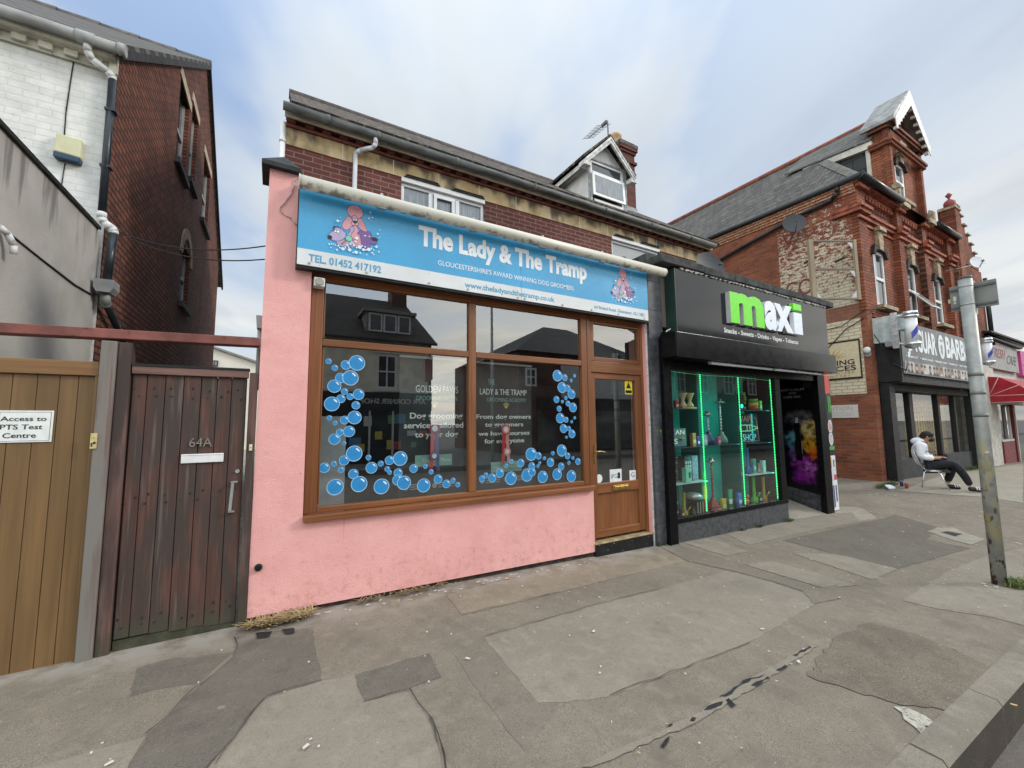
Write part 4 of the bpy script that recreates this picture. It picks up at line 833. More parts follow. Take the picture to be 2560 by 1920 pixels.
    b = MB(); b.tube([(-2.11, 6.195, 5.7), (-2.13, 6.195, 5.1), (-2.125, 6.195, 4.8)], .006, 6); b.tube([(-2.1, 6.195, 4.5), (-2.11, 6.195, 4.2)], .005, 6); b.build('cable', M_BLACKM, T)
left_house()
def alarm_box():
    T = thing('alarm_box', 'cream and navy burglar alarm box on white painted brick', 'alarm box', (-2.06, 6.15, 4.65))
    b = MB(); b.prism([(-2.172, 6.12, 4.58), (-1.958, 6.12, 4.56), (-1.962, 6.12, 4.78), (-2.165, 6.12, 4.79)], (0, .079, 0)); b.build('casing', mat('yellowed_alarm_case', (.62, .60, .38), .4, .08, 5.), T, .012)
    b = MB(); b.prism([(-2.172, 6.115, 4.515), (-1.965, 6.115, 4.50), (-1.958, 6.115, 4.558), (-2.172, 6.115, 4.578)], (0, .083, 0)); b.build('base_band', mat('navy_alarm_base', (.015, .05, .1), .35, .1, 5.), T, .008)
alarm_box()
def extension():
    T = thing('shop_extension', 'grey rendered flank of a low shop extension with sloping black coping', 'extension', (-1.75, 5, 0))
    m, t, bs, pos = newmat('grey_render'); x, y, z = t.sep(pos); n = t.noise(pos, 2.2, 5)
    c = t.mix(t.ramp(n, .3, .7), (.38, .365, .335), (.48, .46, .42)); st = t.ramp(t.math('ADD', t.noise(t.scale(pos, (9., 9., 1.)), 1., 4), t.ramp(z, 2.8, 3.8, -.1, .1)), .56, .78, 0, .75)
    c = t.mix(st, c, (.13, .12, .11)); t.put(bs.inputs['Base Color'], c); bs.inputs['Roughness'].default_value = .85; t.l.new(t.bump(t.noise(pos, 60., 4), .25, .01), bs.inputs['Normal'])
    b = MB(); b.prism([(-1.76, 4.14, -.1), (-1.76, 6.17, -.1), (-1.76, 6.17, 3.62), (-1.76, 6.10, 3.775), (-1.76, 4.14, 3.72)], (-4, 0, 0)); b.build('render_wall', m, T)
    b = MB(); b.prism([(-1.735, 4.12, 3.721), (-1.735, 6.10, 3.776), (-1.735, 6.10, 3.81), (-1.735, 4.12, 3.755)], (-4.05, 0, 0)); b.build('coping', M_BLACKM, T)
    b = MB(); b.tube([(-1.755, 4.1, 3.05), (-1.755, 4.9, 3.02), (-1.75, 5.6, 3.0), (-1.75, 6.0, 3.02), (-1.735, 6.25, 3.08)], .008, 6); b.build('cable', M_BLACKM, T)
    b = MB(); b.tube([(-1.74, 4.25, 3.02), (-1.72, 4.32, 3.0), (-1.70, 4.36, 2.93), (-1.70, 4.37, 2.87)], .022, 8); b.build('pipe_stub', M_WHITEW, T)
extension()
# ---------------------------------------------------------------- gates between the extension and the pink shop
def redweather(t, c, pos, n):
    big = t.noise(t.scale(pos, (5., 5., .9)), 1.6, 4); c = t.mix(t.ramp(big, .40, .58), c, (.055, .037, .03)); g = t.noise(t.scale(pos, (40., 40., 1.5)), 1., 3)
    c = t.mix(t.ramp(g, .54, .76, 0, .6), c, (.17, .125, .105)); x, y, z = t.sep(pos)
    low = t.ramp(t.math('ADD', z, t.math('MULTIPLY', t.noise(pos, 9., 3), .25)), .22, .42, .75, 0.); return t.mix(low, c, (.055, .055, .032))
M_GATE = woodmat('weathered_red_boards', (.075, .03, .022), (.13, .06, .044), 'Z', .75, 45., .35, redweather)
def postweather(t, c, pos, n):
    big = t.noise(t.scale(pos, (7., 7., 1.1)), 1.4, 4); return t.mix(t.ramp(big, .38, .58), c, (.2, .185, .165))
M_POSTA = woodmat('silvered_post', (.24, .20, .175), (.15, .09, .08), 'Z', .8, 40., .4, postweather); M_POSTB = woodmat('faded_red_post', (.12, .05, .042), (.19, .12, .10), 'Z', .8, 40., .4, redweather)
M_BGATE = woodmat('varnished_brown_boards', (.17, .095, .036), (.225, .128, .05), 'Z', .5, 30., .12); M_BGATEX = woodmat('varnished_brown_rail', (.21, .10, .036), (.27, .145, .055), 'X', .5, 30., .12)
def gates():
    T = thing('wide_gate', 'tall varnished brown boarded gate carrying the white access sign', 'gate', (-1.4, 4.0, .02))
    b = MB(); xs = [-1.73, -1.62, -1.505, -1.39, -1.283, -1.19, -1.104]
    for i in range(6): b.box(xs[i]+.0015, xs[i+1]-.0015, 4.015, 4.045, .03, 1.958)
    b.build('boards', M_BGATE, T, .003)
    b = MB(); b.box(-1.103, -1.083, 3.995, 4.05, .03, 1.959); b.build('stile', M_BGATE, T, .004); b = MB(); b.box(-1.73, -1.083, 3.99, 4.05, 1.9595, 2.06); b.build('top_rail', M_BGATEX, T, .004)
    S = thing('access_sign', 'white rectangular sign with three lines of black lettering on brown gate', 'sign', (-1.42, 4.0, 1.6))
    b = MB(); b.box(-1.553, -1.295, 4.006, 4.0145, 1.502, 1.712); b.build('sign_plate', plain('sign_plate_white', (.8, .82, .79), .4), S, .002)
    b = MB()
    for x0, x1, z0, z1 in ((-1.543, -1.305, 1.701, 1.7025), (-1.543, -1.305, 1.5115, 1.513), (-1.543, -1.5415, 1.514, 1.7), (-1.3065, -1.305, 1.514, 1.7)): b.box(x0, x1, 4.0048, 4.0059, z0, z1)
    b.build('sign_border', M_BLACKM, S); dk = plain('sign_black_print', (.03, .03, .035), .4)
    for body, bx in (('Access to', (-1.538, -1.326, 1.643, 1.673)), ('PTS Test', (-1.536, -1.342, 1.588, 1.62)), ('Centre', (-1.521, -1.369, 1.532, 1.564))): lettering('sign_lettering', body, FY(4.0055), bx, dk, S, .012, .001)
    for name, x0, x1, m, lab in (('gate_post', -1.078, -.993, M_POSTA, 'silver grey weathered timber gate post touching the brown gate'), ('gate_post', -.990, -.915, M_POSTB, 'faded red timber gate post between grey post and dark narrow gate')):
        b = MB(); b.box(x0, x1, 3.965 if x0 < -1 else 3.985, 4.09, -.02, 2.212 if x0 < -1 else 2.21); tag(b.build(name, m, None, .006), lab, 'gate post')
    b = MB(); b.box(-.178, -.121, 3.985, 4.07, .0, 2.03); tag(b.build('gate_post', M_POSTB, None, .005), 'narrow red brown timber post against the pink wall', 'gate post')
    T = thing('side_gate', 'narrow weathered dark red boarded gate numbered 64A', 'gate', (-.55, 4.0, .03))
    b = MB(); xs = [-.905, -.822, -.715, -.604, -.497, -.395, -.298, -.195]; r = random.Random(5)
    for i in range(7): b.box(xs[i]+.002, xs[i+1]-.002, 4.012+r.uniform(0, .004), 4.04, .12-.012*i*.4+r.uniform(-.01, .01), 1.985)
    b.build('boards', M_GATE, T, .004)
    b = MB(); b.box(-.904, -.196, 4.042, 4.052, .12, 1.98); b.build('gap_blocker', M_BLACKM, T)  # added black panel, stops light showing through the gaps between boards
    b = MB(); b.box(-.905, -.195, 4.02, 4.05, .035, .115); b.build('kick_board', mat('mossy_kick_board', (.055, .055, .032), .85, .4, 9., bump=.3), T)
    b = MB(); q = random.Random(9)
    for i in range(7):
        for z in (.2, .25, 1.05, 1.1, 1.82, 1.88): x = (xs[i]+xs[i+1])/2+q.uniform(-.03, .03); b.cyl((x, 4.0085, z+q.uniform(-.02, .02)), (x, 4.0125, z), .0035, .0035, 6)
    struct(b.build('nail_heads', M_BLACKM, T), 'stuff')
    b = MB(); b.box(-.908, -.186, 3.99, 4.05, 1.986, 2.043); b.build('top_rail', woodmat('grained_red_rail', (.13, .05, .04), (.24, .15, .12), 'X', .75, 26., .4), T, .004)
    b = MB(); b.box(-.91, -.18, 3.985, 4.06, 2.0435, 2.062); b.build('rail_cap', M_BLACKM, T)
    b = MB(); b.box(-.592, -.326, 4.0, 4.011, 1.318, 1.386); lp = b.build('letter_plate', plain('white_letter_plate', (.78, .78, .77), .35), T, .004)
    b = MB(); b.box(-.585, -.333, 3.9985, 3.9998, 1.375, 1.377); b.build('letter_flap', M_STEEL, lp)
    lettering('gate_number', '64A', FY(4.0105), (-.548, -.405, 1.44, 1.508), mat('number_metal', (.32, .28, .24), .4, .2, 20., metal=.5), T, .0, .008)
    b = MB(); b.prism([(-.275, 3.975, .935), (-.255, 3.97, .935), (-.245, 3.97, 1.15), (-.265, 3.975, 1.15)], (0, .006, 0)); b.box(-.268, -.225, 3.975, 4.011, 1.152, 1.162); b.box(-.275, -.235, 3.975, 4.011, .925, .934); b.build('pull_handle', M_STEEL, T)
    b = MB(); b.cyl((-.23, 4.0, 1.238), (-.23, 4.011, 1.238), .015, .016, 14); b.build('lock', M_STEEL, T)
    T = thing('door_bell', 'small cream bell push on narrow red post by pink wall', 'bell push', (-.145, 3.98, 1.42)); b = MB(); b.box(-.158, -.136, 3.972, 3.984, 1.398, 1.448); b.build('plate', plain('cream_bell', (.7, .62, .4)), T, .002); b = MB(); b.cyl((-.147, 3.969, 1.424), (-.147, 3.9715, 1.424), .006, .007, 10); b.build('button', M_STEEL, T)
    T = thing('brass_lock_plate', 'yellow brass lock plate on edge of brown gate', 'lock', (-1.07, 3.98, 1.5)); b = MB(); b.box(-1.089, -1.055, 3.955, 3.964, 1.45, 1.555); b.build('plate', mat('bright_brass_plate', (.65, .55, .25), .35, .15, 20., metal=.3), T, .002)
    b = MB(); b.cyl((-1.067, 3.95, 1.49), (-1.067, 3.9545, 1.49), .007, .008, 10); b.cyl((-1.072, 3.951, 1.525), (-1.072, 3.9545, 1.525), .003, .003, 8); b.box(-1.083, -1.077, 3.951, 3.9545, 1.465, 1.49); b.build('keyhole', M_BLACKM, T)
    b = MB(); b.prism([(-2.6, 3.98, 2.195), (-.125, 3.98, 2.255), (-.125, 3.98, 2.325), (-2.6, 3.98, 2.262)], (0, .12, 0))
    tag(b.build('overhead_beam', mat('dusty_red_steel', (.22, .075, .06), .65, .3, 5., speck=(18., .64, (.1, .035, .03))), None, .005), 'dusty red steel beam spanning above the two gates', 'beam')
    for (a, c, s, lab) in (((-1.70, 6.36, 3.905), (-.118, 4.1, 3.16), .12, 'upper thin black wire strung from brown flank to pink pier'), ((-1.70, 6.36, 3.895), (-.118, 4.1, 3.04), .13, 'lower thin black wire strung from brown flank to pink pier')):
        b = MB(); a, c = Vector(a), Vector(c); P = [a.lerp(c, i/14)-Vector((0, 0, s*4*(i/14)*(1-i/14))) for i in range(15)]; b.tube(P, .006, 5); tag(b.build('overhead_wire', M_BLACKM), lab, 'wire')
gates()
def alley():
    T = thing('warehouse', 'pale cream low pitched warehouse gable far down the alley', 'building', (-4, 32, 0))
    b = MB(); b.prism([(-12, 32, -1), (6, 32, -1), (6, 32, 3.3), (-6.5, 32, 7.5), (-12, 32, 5.6)], (0, 8, 0)); b.build('wall', mat('cream_cladding', (.62, .58, .5), .7, .06, 1.), T)
    b = MB(); b.prism([(6.2, 31.8, 3.26), (-6.5, 31.8, 7.52), (-6.5, 31.8, 7.65), (6.2, 31.8, 3.4)], (0, 8.4, 0)); b.build('roof', mat('grey_sheet_roof', (.2, .2, .2), .6), T)
    b = MB(); b.box(-3.55, -3.17, 31.9, 31.99, 5.35, 5.72); w = b.build('window', M_BLACKM, T); b = MB(); b.box(-3.5, -3.38, 31.87, 31.895, 5.4, 5.66); b.box(-3.34, -3.22, 31.87, 31.895, 5.4, 5.66); b.build('window_pane', M_NET, w)
alley()
# ---------------------------------------------------------------- vape shop
M_TEAL = mat('teal_display_back', (.035, .36, .31), .5, .2, 2.)
LED = plain('green_led', (.05, 1., .28), .4, emit=3.2)
def vape_shop():
    T = thing('vape_shop', 'narrow black shop front with dark fascia and green lit display window', 'shop', (7, 4, -.1))
    b = MB(); z = -.2
    while z < 3.66: b.box(4.47, 4.742, 3.95, 4.3, z+.0015, min(z+.418, 3.68)); z += .42
    b.build('tiled_pilaster', M_SLATEP, T, .002)
    b = MB(); b.box(4.478, 4.736, 3.955, 4.29, -.2, 3.675); b.build('grout', M_CONC, T)
    b = MB(); b.box(4.55, 4.556, 3.948, 3.9495, 1.42, 1.5); b.box(4.60, 4.63, 3.948, 3.9495, 1.455, 1.49); b.build('green_sticker', plain('green_sticker', (.1, .4, .04)), T)
    b = MB(); b.box(4.645, 4.805, 3.885, 3.948, -.12, 2.78); b.box(4.745, 4.805, 3.949, 4.1, -.12, 2.78); b.build('black_post', M_BLACK, T, .004); b = MB(); b.box(8.92, 9.19, 3.90, 4.0, -.2, 2.46); b.build('black_post', M_BLACK, T, .004)
    b = MB(); b.box(4.806, 7.655, 3.93, 4.1, -.25, .212); b.build('stall_riser', M_SLATEP, T)
    F = MB(); F.box(4.806, 7.66, 3.915, 4.0, .213, .275); F.box(4.806, 7.66, 3.93, 4.0, 2.33, 2.46); F.box(4.806, 4.85, 3.93, 4.0, .276, 2.329); F.box(7.50, 7.66, 3.93, 4.0, .276, 2.329); F.box(7.661, 8.919, 3.935, 4.0, 2.34, 2.46)
    F.box(7.505, 7.655, 4.0, 4.6, .2, 2.329); w = F.build('window_frame', M_BLACK, T, .004)
    g = MB(); g.face([(4.85, 3.96, .275), (7.5, 3.96, .275), (7.5, 3.96, 2.33), (4.85, 3.96, 2.33)]); g.build('window_pane', M_GLASS2, w)
    b = MB(); b.box(4.81, 7.5, 4.5, 4.53, .2, 2.45); b.build('display_back', M_TEAL, T)
    b = MB(); b.box(4.808, 4.83, 4.0, 4.499, .2, 2.45); b.box(4.81, 7.5, 4.0, 4.499, 2.4, 2.45); b.box(4.85, 7.5, 4.01, 4.499, .19, .215); b.build('display_case', M_BLACKM, T)
    b = MB()
    for x in (5.72, 6.74): b.box(x-.01, x+.01, 4.16, 4.499, .216, 2.399)
    b.build('display_divider', plain('smoked_divider', (.02, .06, .055), .3), T)
    for x0, x1, z, mm in ((4.84, 5.70, 1.225, 0), (4.84, 5.70, .715, 1), (4.84, 5.66, 1.79, 0), (5.74, 6.72, 1.235, 0), (6.76, 7.49, 1.235, 0), (6.76, 7.49, .72, 1), (6.76, 7.49, 1.78, 0)):
        b = MB(); b.box(x0, x1, 4.03, 4.45, z-.012, z); b.build('shelf', plain('pale_shelf', (.5, .6, .57), .4) if mm else plain('dark_shelf', (.06, .08, .08), .2), T)
    # entrance recess: ramp, return wall, soffit
    b = MB(); b.prism([(7.66, 3.9, -.115), (8.92, 3.9, -.125), (8.92, 5.4, .27), (7.66, 5.4, .27)], (0, 0, -.1)); b.build('entrance_ramp', A_CONC, T)
    b = MB(); b.box(9.0, 9.2, 4.0, 5.6, -.2, 3.1); b.box(7.64, 9.0, 5.41, 5.5, -.1, 2.4); b.box(7.656, 8.999, 4.0, 5.4, 2.401, 2.45); b.build('recess_wall', M_BLACKM, T)
    b = MB(); b.prism([(8.975, 3.99, -.12), (8.975, 5.4, .26), (8.975, 5.4, .45), (8.975, 3.99, .19)], (.022, 0, 0)); b.build('recess_skirting', M_SLATEP, T)
    b = MB(); b.box(8.955, 8.972, 3.915, 3.94, -.1, 2.2); b.build('bright_edge_trim', mat('brushed_trim', (.5, .46, .4), .35, metal=.5), T)
    b = MB(); b.box(4.85, 9.2, 3.99, 4.2, 2.461, 3.76); b.box(9.0, 9.3, 4.201, 6.2, -.3, 3.7); b.box(4.75, 8.999, 4.201, 6.19, 3.55, 3.66); b.build('wall', M_BLACKM, T)
    b = MB(); r = random.Random(2); x = 4.55
    while x < 9.45:
        x1 = min(x+r.uniform(.75, .95), 9.47); h = r.uniform(-.008, .008); b.box(x+.004, x1, 3.76, 4.12, 3.80+h, 3.915+h); x = x1
    b.box(4.44, 4.62, 3.93, 4.4, 3.79, 3.96); b.build('coping', mat('dark_rough_coping', (.05, .052, .05), .9, .45, 7., bump=.5, bdist=.02), T, .012)
    b = MB(); x = 4.98
    while x < 9.2:
        x1 = x+r.uniform(.03, .1); b.prism([(x, 3.79, 3.80), (x1, 3.785, 3.80), (x1-.01, 3.775, 3.775+r.uniform(-.012, .012)), (x+.01, 3.78, 3.765+r.uniform(-.015, .01))], (0, .02, 0)); x = x1+r.uniform(-.01, .04)
    b.build('torn_flashing', mat('torn_felt_flashing', (.35, .33, .3), .6, .5, 30.), T)
    b = MB(); b.prism([(4.2, 4.3, 3.72), (4.6, 4.3, 3.72), (4.56, 4.3, 3.98), (4.42, 4.3, 4.06), (4.25, 4.3, 3.9)], (0, .35, 0)); b.build('mortar_upstand', mat('grey_mortar_lump', (.13, .13, .12), .95, .35, 6., bump=.6, bdist=.03), T, .03)
    b = MB(); b.tube([(4.80, 3.86, 2.90), (4.72, 3.86, 2.86), (4.66, 3.86, 2.80), (4.655, 3.86, 2.55)], .008, 6); b.build('cable', M_WHITE, T)
    b = MB(); b.box(4.744, 4.86, 3.98, 4.03, 2.95, 3.68); b.build('bare_batten', woodmat('bare_batten_wood', (.16, .13, .10), (.22, .18, .14), 'Z', .8), T)
    # roller shutter box
    b = MB(); b.prism([(4.62, 3.62, 2.80), (4.62, 3.885, 2.84), (4.62, 3.885, 2.462), (4.62, 3.62, 2.462)], (4.42, 0, 0)); b.build('shutter_box', mat('black_shutter_box', (.007, .007, .008), .16, .05, 3., spec=.3), T, .006)
    b = MB(); b.box(4.60, 4.619, 3.63, 3.884, 2.47, 2.80); b.build('shutter_end', M_BLACK, T, .003)
vape_shop()
def vape_sign():
    T = thing('shop_sign', 'dark grey gloss fascia sign reading maxi in raised green and white letters', 'shop sign', (7, 3.8, 2.9))
    b = MB(); b.box(4.87, 9.22, 3.80, 3.985, 2.845, 3.775); b.build('sign_board', M_DGREY, T, .003)
    b = MB(); b.box(4.858, 4.8695, 3.80, 3.985, 2.845, 3.78); b.build('sign_edge', mat('dark_green_edge', (.02, .045, .04), .4), T)
    gr = plain('letter_lime', (.14, .68, .012), .3, emit=.12); wh = plain('letter_white', (.72, .76, .82), .35, emit=.12); sd = mat('letter_side', (.5, .51, .52), .4, .1, 4.)
    Y = 3.745; fr = FY(3.80)
    lettering('raised_lettering', 'm', fr, (6.02, 6.93, 3.105, 3.80), gr, T, .05, .075, side=sd)
    lettering('raised_lettering', 'ax', fr, (6.95, 7.82, 3.105, 3.79), wh, T, .045, .075, side=sd)
    b = MB(); b.box(7.86, 8.14, 3.725, 3.799, 3.112, 3.50); b.build('raised_lettering', wh, T, .004); b = MB(); b.box(7.865, 8.14, 3.725, 3.799, 3.545, 3.66); b.build('raised_lettering', gr, T, .004)
    lettering('sign_lettering', 'Snacks - Sweets - Drinks - Vapes - Tobacco', fr, (5.94, 8.10, 2.955, 3.03), plain('sign_small_white', (.85, .85, .85)), T, .018, .003)
    for x0, x1, lab in ((5.42, 7.02, 'longer white tube strip light over the display window'), (7.06, 8.62, 'shorter white tube strip light over the shop entrance')):
        L = thing('strip_light', lab, 'light', (x0, 3.7, 2.44), 'strip lights under the shutter box')
        b = MB(); b.cyl((x0, 3.70, 2.435), (x1, 3.70, 2.435), .022, .022, 14); b.build('diffuser', plain('strip_diffuser', (.62, .64, .66), .3), L)
        b = MB(); b.cyl((x0-.03, 3.70, 2.435), (x0-.001, 3.70, 2.435), .025, .025, 12); b.cyl((x1+.001, 3.70, 2.435), (x1+.03, 3.70, 2.435), .025, .025, 12); b.build('end_cap', M_GUTL, L)
        b = MB()
        for k in range(3): b.box(x0+.15+k*(x1-x0-.34)/2, x0+.19+k*(x1-x0-.34)/2, 3.685, 3.715, 2.4575, 2.4615)
        b.build('clip', M_STEEL, L)
vape_sign()
def leds():
    def one(x, lab):
        T = thing('led_strip', lab, 'led strip', (x, 3.985, .28), 'green led strips in the display window')
        b = MB(); b.box(x-.007, x+.007, 3.985, 3.99, .285, 2.315); b.build('tape', plain('led_tape_glow', (.02, .45, .15), .4, emit=.35), T)
        b = MB(); z = .295
        while z < 2.31: b.box(x-.008, x+.008, 3.978, 3.9845, z, z+.009); z += .027
        b.build('diode', LED, T)
    one(5.56, 'green led strip right of the clear boxed goods, nearest the dark pilaster'); one(6.52, 'green led strip between the water pipes and neon sign'); one(7.45, 'green led strip beside the window edge by the entrance')
    b = MB(); b.tube([(4.86, 3.985, 2.32), (5.56, 3.985, 2.298), (6.52, 3.985, 2.31), (7.45, 3.985, 2.295)], .003, 6); tag(b.build('led_cable', plain('dim_green_cable', (.04, .5, .16), .4, emit=.5)), 'thin green glowing cable linking led strips along top of display', 'cable')
leds()
def led_lamps():
    for x in (5.3, 6.2, 7.1):
        ld = bpy.data.lights.new('led_glow', 'AREA'); ld.shape = 'RECTANGLE'; ld.size = .04; ld.size_y = 1.9; ld.energy = 2.; ld.color = (.04, .85, .72)
        o = bpy.data.objects.new('led_glow', ld); COL.objects.link(o); o.location = (x+.35, 4.0, 1.3); o.rotation_euler = (R_(90), 0, R_(180-180)); o.rotation_euler = Vector((0, -1, 0)).to_track_quat('Z', 'Y').to_euler()
led_lamps()
def goods():
    G_ = 'goods in the vape shop window'; Y = 4.15
    def T(n, l, c, x, z): return thing(n, l, c, (x, Y, z), G_)
    t = T('hourglass_set', 'pair of golden hourglass ornaments on upper shelf', 'ornament', 5.5, 1.79)
    for x in (5.36, 5.52):
        b = MB(); b.lathe((x, Y, 1.82), [(.06, 0), (.06, .02), (.02, .09), (.06, .19), (.075, .21)], 10); b.build('glass_body', plain('ornament_gold', (.6, .42, .2), .3), t)
    b = MB(); b.box(5.28, 5.6, Y-.06, Y+.06, 1.795, 1.818); b.build('base', plain('base_gold', (.5, .3, .1), .4), t)
    t = T('glass_pipe', 'smoky glass pipe with white rings beside golden hourglasses', 'pipe', 5.03, 1.79); b = MB(); b.lathe((5.06, Y, 1.792), [(.05, 0), (.055, .03), (.02, .1), (.02, .26), (.03, .3)], 10); b.build('tube', plain('clear_smoky', (.12, .14, .14), .08), t); b = MB()
    for k in range(3): b.cyl((5.06, Y, 1.92+k*.05), (5.06, Y, 1.935+k*.05), .025, .025, 10)
    b.build('ring', plain('white_ring', (.6, .6, .6)), t)
    t = T('clear_box', 'pale blue clear plastic sign panel leaning below golden hourglasses', 'sign', 5.2, 1.23); b = MB(); b.box(4.9, 5.4, Y, Y+.012, 1.235, 1.5); b.build('panel', plain('pale_acrylic', (.16, .26, .27), .15), t)
    lettering('lettering', 'C AN', FY(Y), (5.02, 5.36, 1.41, 1.475), plain('sign_print', (.75, .8, .7), emit=.3), t, 0, .003); lettering('lettering', 'S', FY(Y), (5.13, 5.2, 1.27, 1.345), plain('sign_print2', (.75, .8, .7), emit=.3), t, 0, .003)
    b = MB(); b.lathe((5.28, Y-.012, 1.35), [(.045, -.008), (.05, 0), (.045, .008)], 14); b.build('badge', plain('gold_badge', (.6, .45, .1), .3), t)
    t = T('boxed_pipe', 'dark boxed product with lilac side behind mint carton', 'box', 5.5, .72); b = MB(); b.box(5.33, 5.5, Y, Y+.12, .72, 1.08); b.build('box_face', plain('box_black', (.025, .03, .035), .3), t); b = MB(); b.box(5.501, 5.63, Y-.005, Y+.12, .72, 1.085); b.build('box_side', mat('box_lilac', (.25, .25, .33), .4, .5, 40.), t); b = MB()
    for i in range(3):
        for j in range(3): b.box(5.35+i*.05, 5.385+i*.05, Y-.003, Y-.0005, .86+j*.055, .9+j*.055)
    b.build('box_print', plain('box_print', (.5, .55, .55)), t)
    t = T('mint_carton', 'small mint green carton on a pale shelf', 'carton', 5.3, .72); b = MB(); b.box(5.24, 5.36, 4.06, 4.13, .722, .92); b.build('carton', plain('mint_card', (.2, .62, .47), .4), t); b = MB(); b.box(5.30, 5.34, 4.057, 4.0595, .78, .86); b.build('carton_print', plain('carton_print', (.03, .05, .05)), t)
    t = T('leafy_ornament', 'dark mottled ornament beside mint green carton', 'ornament', 5.1, .72); b = MB(); r = random.Random(4)
    for k in range(14): b.ball((5.08+r.uniform(-.05, .05), Y+r.uniform(-.03, .03), .76+k*.026), (.035, .03, .03), 7, 5)
    b.build('body', mat('mottled_red_green', (.12, .03, .02), .5, col2=(.03, .08, .03), scale=30.), t)
    t = T('printed_pouch', 'black pouch with blue flame print standing on window floor', 'pouch', 5.1, .216); b = MB(); b.prism([(5.02, Y, .22), (5.2, Y, .22), (5.19, Y, .66), (5.03, Y, .66)], (0, .03, 0)); b.build('pouch', plain('pouch_black', (.012, .014, .018), .25), t, .01); b = MB(); b.prism([(5.05, Y-.002, .4), (5.1, Y-.002, .37), (5.16, Y-.002, .44), (5.11, Y-.002, .45), (5.08, Y-.002, .56), (5.07, Y-.002, .47)], (0, .001, 0), 0); b.prism([(5.06, Y-.002, .26), (5.12, Y-.002, .25), (5.15, Y-.002, .3), (5.08, Y-.002, .34)], (0, .001, 0), 1); b.build('pouch_print', [plain('pouch_blue', (.06, .25, .6)), plain('pouch_white', (.6, .6, .6))], t)
    def bong(n, l, x, z, h, col, w=.05, em=0.):
        t = T(n, l, 'pipe', x, z); m_ = plain(n+'_glass', col, .12, emit=em)
        b = MB(); b.lathe((x, Y, z+.002), [(w, 0), (w*1.1, .02), (w*1.05, h*.2), (w*.5, h*.3), (w*.48, h*.95), (w*.6, h)], 14); b.build('body', m_, t)
        b = MB(); b.cyl((x+w*.4, Y-.03, z+h*.2), (x+w*1.3, Y-.06, z+h*.42), w*.18, w*.24, 8); b.build('stem', m_, t)
    bong('water_pipe', 'amber yellow glass water pipe with green neck on window floor', 5.28, .216, .34, (.35, .27, .02))
    bong('water_pipe', 'green straight glass water pipe standing on window floor', 7.06, .216, .45, (.06, .38, .03)); bong('water_pipe', 'amber brown glass water pipe beside green straight one', 7.34, .216, .43, (.4, .2, .01))
    bong('water_pipe', 'dark blue glass water pipe on shelf under neon sign', 6.93, .72, .43, (.03, .09, .3)); bong('water_pipe', 'small clear glass water pipe on shelf under neon sign', 7.24, .72, .16, (.35, .32, .22), .035)
    t = T('lantern', 'black metal lantern with silver crown on window floor', 'lantern', 5.5, .216); b = MB(); b.lathe((5.5, Y, .218), [(.12, 0), (.12, .02), (.11, .03), (.11, .22), (.13, .24)], 6); b.build('body', plain('lantern_black', (.015, .014, .013), .25), t); b = MB(); b.lathe((5.5, Y, .459), [(.135, 0), (.13, .05), (.09, .075), (.03, .085)], 6); b.build('crown', plain('lantern_silver', (.42, .43, .42), .3, .6), t); b = MB()
    for dx in (-.06, 0., .06): b.box(5.49+dx, 5.505+dx, Y-.114, Y-.111, .25, .42)
    b.build('scrollwork', plain('lantern_scroll', (.4, .34, .26), .4), t)
    def hookah(l, x, z, h, c1, c2):
        t = T('hookah', l, 'hookah', x, z); b = MB(); b.lathe((x, Y+.05, z+.002), [(.085, 0), (.1, .03), (.09, .08), (.035, .17), (.03, .2)], 16); b.build('vase', plain('hookah_vase', c1, .15), t)
        b = MB(); b.cyl((x, Y+.05, z+.2), (x, Y+.05, z+h), .012, .012, 8)
        k = z+.24
        while k < z+h-.03: b.ball((x, Y+.05, k), (.022, .022, .016), 10, 6); k += .05
        b.build('stem', plain('hookah_stem', c2, .2, .4), t); b = MB(); b.lathe((x, Y+.05, z+h), [(.015, 0), (.05, .02), (.09, .03), (.03, .05), (.035, .09)], 14); b.build('tray', plain('hookah_tray', (.4, .4, .38), .25, .7), t)
    hookah('dark blue hookah with beaded silver stem on middle shelf', 6.0, 1.235, .44, (.02, .03, .12), (.6, .6, .6)); hookah('taller clear green hookah with beaded silver stem on middle shelf', 6.33, 1.235, .64, (.14, .2, .16), (.7, .7, .68)); hookah('red hookah standing on window floor', 6.03, .216, .72, (.3, .03, .03), (.45, .04, .04))
    t = T('striped_tube', 'green yellow and red striped tall tube on window floor', 'tube', 5.78, .216)
    for k, c in enumerate(((.5, .03, .02), (.65, .5, .02), (.05, .4, .05))): b = MB(); b.box(5.75, 5.83, Y, Y+.02, .22+k*.2, .419+k*.2); b.build('stripe', plain('stripe_paint', c), t)
    t = T('red_tray', 'pinkish red ornament base lying on window floor', 'ornament', 5.95, .216); b = MB(); b.ball((5.95, 4.08, .25), (.14, .06, .035), 14, 8); b.build('base', mat('red_base', (.3, .05, .05), .3), t)
    t = T('traffic_light_ornament', 'small black traffic light with lit cyan lamp above neon sign', 'ornament', 6.8, 1.78); b = MB(); b.box(6.78, 6.93, Y, Y+.06, 1.782, 2.05); b.build('case', M_BLACKM, t); b = MB(); b.ball((6.855, Y-.004, 1.85), (.035, .012, .035)); b.build('lamp', plain('cyan_lamp', (.02, .8, .65), .3, emit=1.5), t)
    t = T('leafy_ornament', 'yellow green leafy ornament beside small traffic light', 'ornament', 7.0, 1.78); b = MB(); r = random.Random(6)
    for k in range(16): b.ball((7.0+r.uniform(-.04, .04), 4.2+r.uniform(-.03, .03), 1.8+k*.018), (.03, .02, .025), 6, 4)
    b.build('body', plain('leaf_yellow_green', (.2, .36, .03), .5), t)
